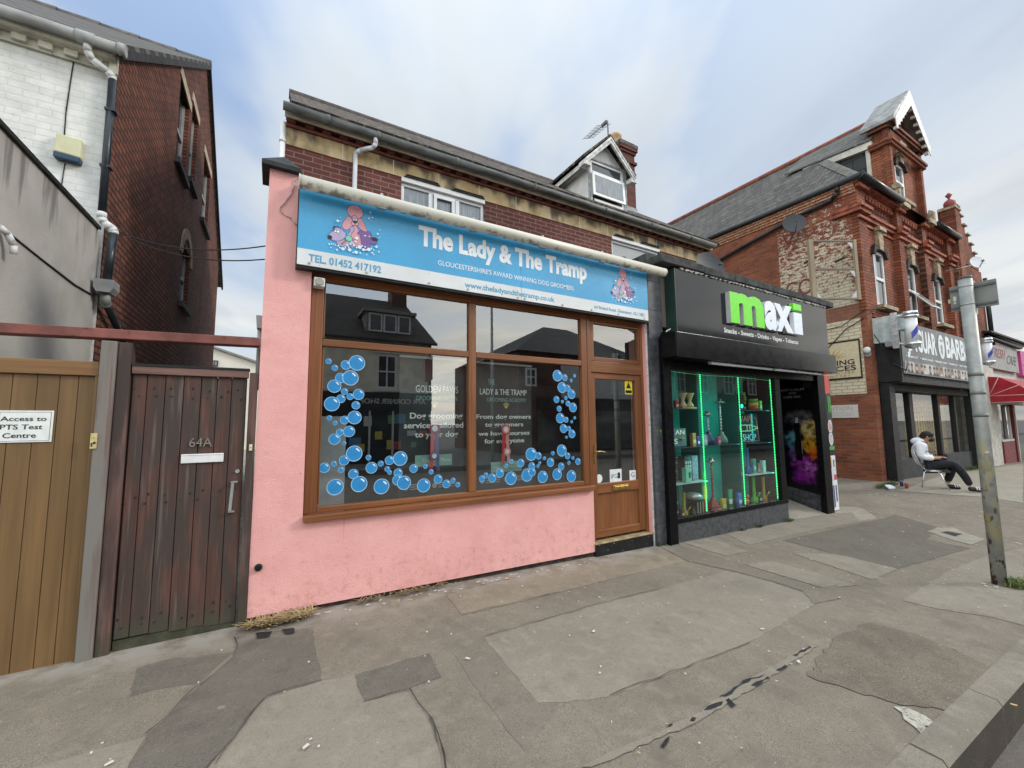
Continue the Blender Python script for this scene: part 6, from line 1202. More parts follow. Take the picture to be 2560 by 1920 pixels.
def corner_signs():
    fr = lambda u, z, d: S((15.84-.03-d, -u, z))
    T = thing('painted_wall_sign', 'cream sign with black border and golden sun rays on painted brick side wall', 'sign', S((15.8, 6.3, 2.9)))
    b = MB(S); b.box(15.815, 15.838, 5.69, 7.3, 2.92, 4.12); b.build('sign_panel', plain('sign_cream', (.68, .58, .38), .6), T)
    b = MB(S)
    for y0, y1, z0, z1 in ((5.67, 5.71, 2.9, 4.14), (5.711, 7.32, 4.09, 4.14), (5.711, 7.32, 2.9, 2.95)): b.box(15.806, 15.814, y0, y1, z0, z1)
    b.build('sign_border', M_BLACKM, T)
    dk = plain('sign_dark_print', (.03, .03, .03)); gold = plain('sign_gold', (.55, .34, .06)); pale = plain('sign_faded_print', (.5, .32, .2))
    lettering('sign_lettering', 'TANNING', fr, (-7.15, -5.85, 3.36, 3.52), dk, T, .015, .003); lettering('sign_lettering', 'SERVICES', fr, (-7.2, -5.82, 3.17, 3.33), dk, T, .015, .003); lettering('sign_lettering', '01452', fr, (-6.35, -5.87, 3.08, 3.145), pale, T, 0, .003); lettering('sign_lettering', '307131', fr, (-6.65, -6.0, 2.98, 3.05), pale, T, 0, .003)
    b = MB(S); c = (6.5, 3.58)
    for k in range(9):
        a0 = math.pi*(k+.12)/9; a1 = math.pi*(k+.88)/9; am = (a0+a1)/2
        b.prism([(15.808, c[0]+.2*math.cos(a0), c[1]+.12*math.sin(a0)), (15.808, c[0]+.2*math.cos(a1), c[1]+.12*math.sin(a1)), (15.808, c[0]+.48*math.cos(am), c[1]+.34*math.sin(am))], (.004, 0, 0))
    b.prism([(15.807, c[0]+.17*math.cos(math.pi*i/12), c[1]+.1*math.sin(math.pi*i/12)) for i in range(13)], (.004, 0, 0)); b.build('sun_emblem', gold, T)
    T = thing('caution_sign', 'small faded white caution notice on bare brick below cream paint', 'sign', S((15.8, 6.3, 1.67)))
    b = MB(S); b.box(15.80, 15.835, 5.87, 6.95, 1.67, 2.08); b.build('sign_plate', plain('caution_white', (.68, .66, .62), .5), T)
    lettering('sign_lettering', 'CAUTION', lambda u, z, d: S((15.80-d, -u, z)), (-6.9, -6.0, 1.92, 2.03), plain('faded_pink_print', (.55, .42, .42)), T, .0, .003)
    b = MB(S)
    for k in range(2): b.box(15.796, 15.7995, 5.98, 6.85, 1.75+k*.07, 1.765+k*.07)
    b.build('notice_print', plain('faded_grey_print', (.58, .55, .52)), T)
    # bare timber hoarding frame standing off the wall at an angle
    T = thing('hoarding_frame', 'empty weathered timber sign frame angled off flaking painted wall', 'sign frame', S((15.1, 5.9, 5.4)))
    A_, B_ = Vector((15.80, 5.58, 0)), Vector((14.44, 6.32, 0)); d = (B_-A_).normalized(); nn = Vector((-d.y, d.x, 0))
    def bar(b, u0, u1, z0, z1, th=.06): b.prism([A_+d*u0+Vector((0, 0, z0)), A_+d*u1+Vector((0, 0, z0)), A_+d*u1+Vector((0, 0, z1)), A_+d*u0+Vector((0, 0, z1))], nn*th)
    L = (B_-A_).length; b = MB(S); bar(b, 0, .09, 5.34, 7.28, .08); bar(b, L-.14, L, 5.34, 7.28, .1); b.build_each('upright', woodmat('pale_bare_timber', (.33, .25, .16), (.42, .33, .23), 'Z', .8), T)
    b = MB(S); bar(b, .0905, L-.1405, 7.22, 7.27); bar(b, .0905, L-.1405, 6.3, 6.35); bar(b, .0905, L-.1405, 5.345, 5.395); b.build('rail', woodmat('grey_bare_timber', (.24, .2, .15), (.3, .25, .19), 'X', .8), T)
    b = MB(S)
    for u, z, su, sz in ((.1, 7.2, 1, -1), (.1, 6.28, 1, -1), (.1, 5.41, 1, 1), (L-.15, 5.41, -1, 1)): b.prism([A_+d*u+nn*.02+Vector((0, 0, z)), A_+d*(u+.17*su)+nn*.02+Vector((0, 0, z)), A_+d*u+nn*.02+Vector((0, 0, z+.22*sz))], nn*.02)
    b.build('gusset', plain('white_gusset', (.62, .62, .6), .6), T)
    b = MB(S); bar(b, .3, .36, 6.7, 6.76, -.4); bar(b, L-.3, L-.24, 6.7, 6.76, -.5); b.build('wall_stay', M_CASTIRON, T)
    # barber fascia
    T = thing('barber_sign', 'grey barber fascia sign with tall white letters and haircut photo strip', 'shop sign', S((20, 4.84, 3)))
    b = MB(S); b.prism([(16.3, 4.84, 4.58), (24.2, 4.84, 4.62), (24.2, 4.84, 2.98), (16.3, 4.84, 2.98)], (0, .07, 0)); b.build('sign_board', mat('grey_barber_board', (.10, .105, .11), .35, .15, 2.), T)
    fr = SF(4.84); w = plain('barber_white', (.80, .83, .84), .4)
    lettering('sign_lettering', 'JA', fr, (16.70, 17.52, 3.72, 4.44), w, T, .03, .008); lettering('sign_lettering', 'GUAR', fr, (17.57, 19.25, 3.72, 4.44), w, T, .03, .008); lettering('sign_lettering', 'BARBERS', fr, (20.2, 23.5, 3.72, 4.47), w, T, .03, .008)
    for body, bx in (('* HAIRCUT', (16.55, 17.50, 3.49, 3.55)), ('* SKIN FADE', (17.7, 18.8, 3.49, 3.55)), ('* BEARD TRIM', (18.95, 20.12, 3.49, 3.55)), ('* SHAPE UP', (20.28, 21.2, 3.49, 3.55)), ('* HOT TOWEL', (21.35, 22.4, 3.49, 3.55))): lettering('sign_lettering', body, fr, bx, w, T, .02, .006)
    b = MB(S); b.face([(19.74+.30*math.cos(i*.2), 4.832, 4.06+.42*math.sin(i*.2)) for i in range(32)]); b.build('emblem', plain('emblem_white', (.74, .77, .77), .4), T)
    b = MB(S); b.prism([(19.58, 4.83, 4.27), (19.7, 4.83, 4.33), (19.86, 4.83, 4.3), (19.93, 4.83, 4.36), (19.9, 4.83, 4.24), (19.72, 4.83, 4.23)], (0, .002, 0)); b.prism([(19.64, 4.83, 4.1), (19.74, 4.83, 4.15), (19.84, 4.83, 4.1), (19.82, 4.83, 3.85), (19.74, 4.83, 3.75), (19.66, 4.83, 3.85)], (0, .002, 0)); b.build('emblem_print', mat('emblem_grey', (.3, .31, .3), .5, .6, 30.), T)
    r = random.Random(8); skins = [(.42, .26, .18), (.5, .34, .25), (.3, .18, .12)]; x = 16.42; b = MB(S)
    while x < 24.0:
        w_ = .36; b.box(x, x+w_-.012, 4.831, 4.838, 3.03, 3.36, 0 if r.random() < .5 else 1)
        cx = x+w_/2+r.uniform(-.05, .05); b.prism([(cx+.09*math.cos(i*.52), 4.829, 3.2+.11*math.sin(i*.52)) for i in range(12)], (0, .0015, 0), 2+r.randrange(3)); b.prism([(cx+.1*math.cos(i*.35), 4.828, 3.235+.1*math.sin(i*.35)) for i in range(10)], (0, .0009, 0), 5); b.prism([(cx-.13, 4.8285, 3.03), (cx+.13, 4.8285, 3.03), (cx+.06, 4.8285, 3.12), (cx-.06, 4.8285, 3.12)], (0, .0012, 0), 5 if r.random() < .5 else 0); x += w_
    b.build('photo_strip', [plain('photo_pale', (.55, .55, .54)), plain('photo_tan', (.3, .24, .2))]+[plain('photo_skin', c) for c in skins]+[plain('photo_hair', (.05, .04, .04))], T)
    b = MB(S); b.box(16.2, 16.299, 4.86, 5.429, 2.75, 3.95); b.box(16.3, 24.2, 4.92, 5.25, 2.73, 2.97); b.box(16.3, 24.2, 4.92, 5.42, 2.971, 4.57); b.build('sign_case', M_BLACKM, T)
    b = MB(S); b.box(16.12, 16.295, 4.9, 5.429, 3.951, 4.75); b.box(16.0, 16.3, 4.62, 4.899, 4.25, 4.72); b.build('pale_blue_boxing', mat('pale_blue_boards', (.45, .52, .52), .6, .2, 7., speck=(18., .66, (.25, .27, .26))), T)
    def bpole(x, z, lab, sc=1.):
        P = thing('barber_pole', lab, 'barber pole', S((x, 4.5, z)), 'barber poles on the barber sign'); c = (x, 4.55, z); q = lambda a: [(r_*sc, h*sc) for r_, h in a]
        b = MB(S); b.lathe(c, q([(.05, -.06), (.14, -.02), (.20, .06), (.19, .12)]), 18); b.lathe((x, 4.55, z+.86*sc), q([(.19, 0), (.20, .05), (.15, .07), (.19, .08), (.19, .17), (.13, .2)]), 18); b.build_each('chrome_cap', mat('chrome', (.6, .62, .64), .2, .2, 8., metal=.8), P)
        b = MB(S); b.lathe((x, 4.55, z+.121*sc), q([(.155, 0), (.155, .738)]), 18); b.build('cylinder', plain('pole_white', (.72, .72, .72), .25), P)
        b = MB(S); n = 20; st = []
        for j in range(9):
            a0 = R_(195+j*16); h0 = (.20+.055*j)*sc
            st.append(((x+.158*sc*math.cos(a0), 4.55+.158*sc*math.sin(a0), z+h0), (x+.158*sc*math.cos(a0), 4.55+.158*sc*math.sin(a0), z+h0+.2*sc)))
        for a, c2 in zip(st, st[1:]): b.face([a[0], c2[0], c2[1], a[1]])
        b.build('blue_stripe', plain('stripe_blue', (.05, .06, .38), .3), P)
        b = MB(S); b.box(x-.5*sc, x-.36*sc, 4.72, 4.84, z-.05, z+1.0*sc); b.tube([(x-.43*sc, 4.75, z+.1*sc), (x, 4.62, z+.05*sc)], .03, 8); b.tube([(x-.43*sc, 4.75, z+.9*sc), (x, 4.62, z+.93*sc)], .03, 8); b.build('bracket', mat('chrome_bracket', (.5, .5, .5), .3, .2, 8., metal=.6), P)
    bpole(16.15, 3.72, 'blue striped white barber pole nearest the painted brick corner'); bpole(23.6, 3.68, 'blue striped white barber pole between grey street post and cafe sign', .95)
    b = MB(S); b.tube([(15.8, 5.3, 4.2), (16.05, 5.0, 3.3), (16.3, 4.78, 3.05), (16.5, 4.8, 3.35)], .015, 6); b.tube([(15.80, 6.6, 3.9), (15.80, 6.0, 4.5), (15.80, 5.6, 4.7), (16.0, 5.3, 5.0)], .014, 6); b.tube([(15.80, 7.0, 4.55), (15.80, 6.1, 4.62), (15.80, 5.5, 5.0), (16.2, 5.1, 5.0)], .012, 6); tag(b.build('wall_cables', M_CASTIRON), 'loose dark cables draped round corner beside pale blue boxing', 'cable')
    T = thing('floodlight', 'small silver floodlight on corner under pale blue boxing', 'light', S((16.1, 5.1, 3.85))); b = MB(S); b.box(15.9, 16.15, 4.86, 5.1, 3.78, 3.94); b.build('head', M_STEEL, T, .01); b = MB(S); b.cyl((16.05, 5.1, 3.86), (16.2, 5.3, 3.95), .03); b.build('arm', M_CASTIRON, T)
    T = thing('wall_lamp', 'round white bulkhead lamp on cream painted wall corner', 'light', S((15.8, 5.55, 3.72))); b = MB(S); b.ball((15.78, 5.5, 3.74), (.06, .1, .1)); b.build('globe', plain('lamp_globe', (.75, .75, .72), .3), T); b = MB(S); b.cyl((15.80, 5.5, 3.62), (15.84, 5.5, 3.62), .09, .09, 12); b.build('base', M_GUTL, T)
    # neighbour with stepped gable
    T = thing('stepped_gable_building', 'narrow brick building with stepped gable and red finial beyond the corner building', 'building', S((26, 5.4, -.4)))
    b = MB(S); Yg = 5.3; b.box(24.76, 28.0, Yg, 14, 4.6, 8.3)
    for k in range(7): b.box(25.0+.0*k, 27.6-.36*k, Yg-.02, Yg+.5, 8.301+k*.35, 8.3+(k+1)*.35)
    b.box(24.9, 25.55, Yg-.06, Yg+.4, 4.6, 10.6); b.build('wall', M_BR3, T)
    b = MB(S)
    for k in range(7): b.box(27.25-.36*k, 27.7-.36*k, Yg-.1, Yg+.5, 8.31+(k+1)*.35-.01, 8.36+(k+1)*.35)
    b.box(24.85, 25.6, Yg-.1, Yg+.45, 10.601, 10.7); b.build('coping_step', M_STONE3, T)
    b = MB(S); b.lathe((25.22, Yg+.15, 10.7), [(.2, 0), (.2, .3), (.15, .36), (.04, .45), (.04, .5), (.12, .62), (.02, .74)], 8); b.build('finial', plain('red_finial', (.25, .05, .04), .7), T)
    b = MB(S); b.box(25.9, 26.5, Yg-.03, Yg-.021, 6.2, 7.6); b.build('window', M_DARKGLASS, T); b = MB(S); b.box(25.85, 25.899, Yg-.05, Yg-.02, 6.15, 7.65); b.box(26.501, 26.55, Yg-.05, Yg-.02, 6.15, 7.65); b.box(25.9, 26.5, Yg-.05, Yg-.02, 6.86, 6.93); b.build('window_frame', M_WHITE, T)
    b = MB(S); b.box(24.77, 28.0, Yg-.01, 14, -.7, 4.59); b.build('lower_wall', mat('cream_pilaster_paint', (.55, .52, .45), .7, .2, 5.), T)
    b = MB(S); b.cyl((28.0, Yg-.1, 4.9), (28.0, Yg-.1, 8.0), .08); b.build('downpipe', M_CASTIRON, T)
    dish('white satellite dish on long arm high on brick wall behind street post', S((23.9, 4.6, 7.75)), (-.75, -.9, .3), .22, plain('white_dish', (.7, .71, .72), .4), mount=S((22.6, 5.2, 7.35)))
    dish('dark grey satellite dish beside drainpipe on flaking brick side wall', S((15.35, 7.05, 8.36)), (-.9, -.75, .25), .30, mat('dark_dish', (.04, .043, .046), .5, .15, 30.), mount=S((15.84, 7.2, 8.3)))
corner_signs()
def cafe():
    K = .8214
    def C2(p): return CAM+(Vector(p)-CAM)*K
    T = thing('cafe', 'low cafe with white frontage and maroon stall risers beyond the barber', 'shop', C2((31, 5.6, -.5)))
    b = MB(C2); b.box(28.05, 40, 5.62, 12, 2.3, 5.35); b.box(28.05, 28.4, 5.5, 5.62, -.7, 5.4); b.build('wall', mat('white_cafe_wall', (.62, .6, .56), .7, .1, 3.), T)
    b = MB(C2); b.box(28.0, 34.5, 5.3, 12.2, 5.36, 5.5); b.prism([(28.0, 5.2, 5.501), (35., 5.2, 5.501), (35., 9, 6.2), (28, 9, 6.2)], (0, 0, .08)); b.build('roof', mat('dark_cafe_roof', (.035, .037, .04), .7), T)
    b = MB(C2); b.box(28.41, 29.2, 5.6, 5.9, -.7, .55); b.box(30.0, 32.3, 5.6, 5.9, -.8, .5); b.build('stall_riser', mat('maroon_riser', (.20, .035, .035), .6, .12, 4.), T)
    b = MB(C2); b.box(29.25, 29.95, 5.65, 5.7, -.6, 2.2); b.box(28.41, 29.2, 5.7, 5.74, .56, .66); b.box(30.0, 32.0, 5.6, 5.74, .51, .6); b.box(31.8, 31.95, 5.65, 5.73, .61, 2.2); b.box(30.0, 30.1, 5.65, 5.73, .61, 2.2); b.box(32.4, 32.8, 5.6, 5.73, -.7, 2.29); b.build('door_frame', M_WHITE, T)
    b = MB(C2); b.box(32.05, 32.39, 5.55, 5.75, -.8, 2.29); b.build('maroon_pilaster', mat('maroon_pilaster', (.16, .03, .03), .6), T)
    b = MB(C2); b.box(28.42, 31.79, 5.75, 5.78, .6, 2.29); b.box(32.81, 36, 5.75, 5.78, -.4, 2.29); b.build('window_pane', M_DARKGLASS, T)
    S_ = thing('cafe_sign', 'weathered grey cafe sign board with angled red and black lettering', 'shop sign', C2((31, 5.4, 3.9)))
    b = MB(C2); b.prism([(28.4, 5.45, 3.95), (33.6, 5.45, 3.95), (33.6, 5.45, 5.2), (28.4, 5.45, 5.3)], (0, .12, 0)); b.build('sign_board', mat('grey_cafe_board', (.33, .32, .30), .6, .15, 4.), S_)
    lettering('sign_lettering', 'FRESH', lambda u, z, d: C2((u, 5.45-d, z)), (29.0, 31.0, 4.5, 4.95), plain('sign_maroon', (.25, .04, .06)), S_, .0, .01, italic=.3); lettering('sign_lettering', 'CAFE', lambda u, z, d: C2((u, 5.45-d, z)), (31.3, 33.1, 4.3, 4.75), plain('sign_black', (.05, .05, .05)), S_, .0, .01, italic=.3)
    b = MB(C2); b.prism([(28.0, 5.3, 5.32), (34., 5.3, 5.22), (34., 5.3, 5.36), (28., 5.3, 5.48)], (0, .14, 0)); b.build('sign_trim', M_BLACKM, S_)
    P = thing('pink_sign', 'bright pink shop sign at right edge past the cafe', 'shop sign', C2((35, 5.5, 3.9))); b = MB(C2); b.box(34.0, 36.5, 5.4, 5.6, 3.85, 5.15); b.build('sign_board', plain('sign_pink', (.52, .06, .25), .5), P); b = MB(C2); b.box(34.3, 36, 5.38, 5.3995, 4.4, 4.6); b.build('sign_print', plain('sign_pale_pink', (.7, .4, .5)), P)
    A = thing('awning', 'dark red canvas awning with pale piping over the cafe window', 'awning', C2((30, 5, 2.3)))
    b = MB(C2); x0, x1, yb, yf = 28.0, 36., 5.5, 4.2; zt, zm, z0 = 3.5, 2.62, 2.32
    sec = [(yb, zt), (yb-.35, 3.45), (yb-.9, 3.05), (yf, zm), (yf, z0)]
    for (a, c) in zip(sec, sec[1:]): b.face([(x0+(yb-a[0])*.0, a[0], a[1]), (x1, a[0], a[1]), (x1, c[0], c[1]), (x0, c[0], c[1])])
    b.face([(x0, y, z) for y, z in sec]+[(x0, yb, z0)]); b.build('canopy', mat('red_canvas', (.33, .012, .022), .75, .15, 3.), A)
    b = MB(C2)
    for z in (z0, zm): b.cyl((x0, yf-.01, z), (x1, yf-.01, z), .015); b.cyl((x0, yb, z), (x0, yf-.01, z), .015)
    b.cyl((x0, yb, z0+.3), (x0, yb-.9, 3.05), .015); b.cyl((x0, yb, z0+.3), (x0, yb-.35, 3.45), .015); b.build('piping', plain('pale_piping', (.6, .4, .38)), A)
cafe()
# ---------------------------------------------------------------- street post, sign back, person on chair, litter and weeds
def street_post():
    m, t, bs, pos = newmat('galvanised_post'); x, y, z = t.sep(pos); n = t.noise(pos, 9., 4); c = t.mix(t.ramp(n, .3, .7), (.25, .26, .245), (.36, .365, .34))
    band = t.math('MULTIPLY', t.ramp(z, .25, .4), t.ramp(z, 1.45, 1.25)); pm = t.math('MULTIPLY', band, t.ramp(t.noise(t.scale(pos, (9., 9., 3.)), 1.6, 4), .5, .56)); c = t.mix(pm, c, (.40, .37, .22))
    rust = t.math('MULTIPLY', t.ramp(t.noise(t.scale(pos, (10., 10., 6.)), 1.3, 5), .56, .6), t.ramp(z, 1.5, .1, 0., 1.)); c = t.mix(rust, c, (.06, .02, .015)); t.put(bs.inputs['Base Color'], c); bs.inputs['Roughness'].default_value = .5; bs.inputs['Metallic'].default_value = .2
    T = thing('street_post', 'grey galvanised street post with flaking paint and rust standing in pavement', 'post', (6.58, 1.37, -.11))
    b = MB(); b.cyl((6.58, 1.37, -.13), (6.58, 1.37, 3.14), .0575, .0575, 28); b.build('pole', m, T)
    b = MB(); b.cyl((6.58, 1.37, 3.141), (6.58, 1.37, 3.165), .061, .056, 28); b.build('cap', M_GUT, T)
    b = MB()
    for z in (1.62, 1.86, 2.06): b.cyl((6.58, 1.37, z), (6.58, 1.37, z+.035), .0595, .0595, 28)
    b.build_each('tape_band', mat('grey_tape', (.17, .17, .165), .6, .2, 9.), T)
    b = MB(); b.cyl((6.522, 1.34, 1.24), (6.524, 1.343, 1.244), .018, .018, 12); b.build('round_sticker', plain('round_white_sticker', (.75, .75, .72)), T)
    P = thing('post_sign', 'plain grey back of a small rectangular sign clamped to the street post', 'sign', (6.68, 1.34, 2.95))
    b = MB(); b.box(6.665, 6.673, 1.16, 1.52, 2.81, 3.10); b.build('sign_plate', mat('grey_sign_back', (.19, .2, .19), .5, .1, 5.), P, .004)
    b = MB(); b.box(6.648, 6.664, 1.165, 1.515, 2.84, 2.862); b.box(6.648, 6.664, 1.165, 1.515, 3.045, 3.067); b.build('channel', mat('dark_channel', (.10, .105, .10), .5), P)
    b = MB()
    for z in (2.845, 3.05): b.cyl((6.58, 1.37, z), (6.58, 1.37, z+.012), .0605, .0605, 28)
    b.build_each('clamp_band', M_STEEL, P)
    b = MB(); b.box(6.6635, 6.6649, 1.47, 1.495, 2.93, 2.985); b.box(6.6635, 6.6649, 1.475, 1.493, 2.90, 2.92); b.build('maker_label', plain('label_white', (.62, .62, .55)), P)
    b = MB(); b.box(6.675, 6.69, 1.515, 1.54, 2.92, 2.965); b.build('yellow_tab', plain('faded_yellow', (.5, .4, .2)), P)
street_post()
def person():
    O = Vector((13.2, 3.55, 0)); e = Vector((.27, -.963, 0)); n = Vector((-.963, -.27, 0))    # e = facing, n = towards the camera
    W = lambda t, z, s=0.: tuple(O+e*t+n*s+Vector((0, 0, z)))
    T = thing('person', 'person in white hooded top and black trousers slouched on chair outside barber', 'person', O)
    sk = mat('skin', (.40, .22, .15), .55, .08, 20.)
    body = [(W(-.14, .52), .12), (W(-.19, .70), .12), (W(-.22, .88), .13), (W(-.18, 1.02), .11), (W(-.14, 1.08), .055), (W(-.09, 1.14), .06), (W(-.07, 1.2), .085), (W(-.06, 1.25), .075),
            (W(-.19, 1.0, .17), .06), (W(-.20, .74, .22), .045), (W(.03, .715, .13), .035), (W(.12, .725, .09), .03), (W(-.19, 1.0, -.17), .06), (W(-.20, .74, -.22), .045), (W(.03, .72, -.1), .035), (W(.12, .73, -.04), .03),
            (W(-.08, .53, .09), .09), (W(.31, .63, .12), .065), (W(.44, .35, .12), .055), (W(.51, .13, .12), .04), (W(-.08, .53, -.09), .09), (W(.3, .56, -.12), .065), (W(.24, .33, -.12), .055), (W(.18, .14, -.12), .04)]
    E_ = [(0, 1), (1, 2), (2, 3), (3, 4), (4, 5), (5, 6), (6, 7), (3, 8), (8, 9), (9, 10), (10, 11), (3, 12), (12, 13), (13, 14), (14, 15), (0, 16), (16, 17), (17, 18), (18, 19), (0, 20), (20, 21), (21, 22), (22, 23)]
    skin('body', body, E_, sk, T, 2)
    hood = [(W(-.13, .53), .165), (W(-.2, .70), .165), (W(-.23, .88), .17), (W(-.2, 1.01), .145), (W(-.165, 1.07), .10), (W(-.2, .99, .2), .095), (W(-.22, .74, .25), .078), (W(.01, .715, .155), .06), (W(-.2, .99, -.2), .095), (W(-.22, .74, -.25), .078), (W(.01, .72, -.12), .06)]
    wc = mat('white_hoodie', (.76, .77, .80), .85, .07, 12., bump=.3, bscale=25., bdist=.02)
    skin('hoodie', hood, [(0, 1), (1, 2), (2, 3), (3, 4), (3, 5), (5, 6), (6, 7), (3, 8), (8, 9), (9, 10)], wc, T, 2)
    b = MB(); b.ball(W(-.24, 1.09), (.1, .13, .085), 16, 10); h = b.build('hood', wc, T)
    tr = [(W(-.12, .52), .15), (W(-.06, .53, .1), .115), (W(.31, .62, .13), .09), (W(.45, .35, .13), .078), (W(.515, .155, .13), .065), (W(-.06, .53, -.1), .115), (W(.3, .555, -.13), .09), (W(.23, .33, -.13), .078), (W(.17, .17, -.13), .065)]
    skin('trousers', tr, [(0, 1), (1, 2), (2, 3), (3, 4), (0, 5), (5, 6), (6, 7), (7, 8)], mat('black_joggers', (.012, .013, .017), .85, .2, 12., bump=.2, bscale=30.), T, 2)
    bk = mat('black_slider', (.012, .012, .014), .5)
    for t0, z0, s in ((.53, .085, .13), (.22, .085, -.13)):
        skin('shoe', [(W(t0-.06, z0, s), .05), (W(t0+.06, z0-.005, s), .05), (W(t0+.17, z0-.02, s), .038)], [(0, 1), (1, 2)], bk, T, 2)
        b = MB()
        for k in range(3): a = t0+.06+k*.035; b.prism([W(a, z0+.045-k*.006, s+.012), W(a+.014, z0+.043-k*.006, s+.012), W(a+.03, z0-.01, s+.056), W(a+.016, z0-.01, s+.056)], tuple(n*.008+Vector((0, 0, .01))))
        b.build('shoe_stripe', plain('white_stripe', (.75, .75, .75)), T)
    b = MB(); b.ball(W(-.075, 1.245), (.098, .115, .085), 16, 10); b.ball(W(-.12, 1.21), (.075, .09, .075), 14, 8); b.build('hair', mat('short_black_hair', (.02, .014, .012), .7, .3, 40., bump=.3), T)
    b = MB(); b.ball(W(-.015, 1.125), (.055, .06, .045), 12, 8); b.build('beard', mat('dark_beard', (.03, .018, .013), .8), T)
    b = MB(); b.ball(W(.028, 1.19), (.017, .02, .022), 8, 6); b.ball(W(-.075, 1.19, .083), (.02, .02, .03), 8, 6); b.ball(W(.01, 1.215, .03), (.012, .012, .01), 8, 6); b.build('face_features', sk, T)
    for s0 in (1, -1):
        for k in range(4):
            s = s0*.07+(k-1.5)*.019; L = (.075, .09, .085, .07)[k]; skin('finger', [(W(.12, .735, s), .010), (W(.12+L*.6, .74, s), .009), (W(.12+L, .725, s), .007)], [(0, 1), (1, 2)], sk, T, 1)
        skin('thumb', [(W(.1, .74, s0*.045), .011), (W(.14, .755, s0*.03), .009), (W(.165, .752, s0*.025), .007)], [(0, 1), (1, 2)], sk, T, 1)
    lettering('chest_lettering', 'HALF', lambda u, z, d: tuple(Vector(W(-.0+u*.55, z, .178+d-.25*abs(u)))), (-.22, .06, .84, .89), plain('hoodie_print', (.04, .04, .05)), T, .02, .004)
    b = MB(); b.prism([W(.15, .752, .02), W(.235, .762, .02), W(.235, .762, .05), W(.15, .752, .05)], (0, 0, .008)); tag(b.build('phone', M_BLACK), 'small dark phone held in lap of person in white hooded top', 'phone')
    C = thing('chair', 'chrome framed stacking chair with charcoal seat and back outside barber', 'chair', W(-.02, .04))
    ch = mat('chair_chrome', (.62, .62, .62), .25, .1, 9., metal=.8); up = mat('charcoal_upholstery', (.035, .035, .036), .8, .2, 20., bump=.2)
    b = MB(); P = [(-.2, .455), (-.02, .475), (.2, .465), (.245, .43), (.235, .405), (0, .42), (-.2, .415)]; A1 = [W(t, z, -.21) for t, z in P]; b.prism(A1, tuple(n*.42)); b.build('seat', up, C, .012)
    b = MB(); P = [(-.215, .53), (-.19, .53), (-.285, .83), (-.31, .825)]; b.prism([W(t, z, -.2) for t, z in P], tuple(n*.4)); b.build('backrest', up, C, .015)
    for s in (.215, -.215):
        b = MB(); b.tube([W(-.24, .045, s), W(-.18, .40, s), W(-.15, .43, s), W(.03, .43, s), W(.065, .40, s), W(.2, .03 if s > 0 else .045, s)], .011, 8); b.build('leg', ch, C)
        b = MB(); b.tube([W(-.32, .84, s*.97), W(-.2, .5, s*.97), W(-.15, .45, s*.97), W(.1, .44, s*.97)], .011, 8); b.build('back_frame', ch, C)
person()
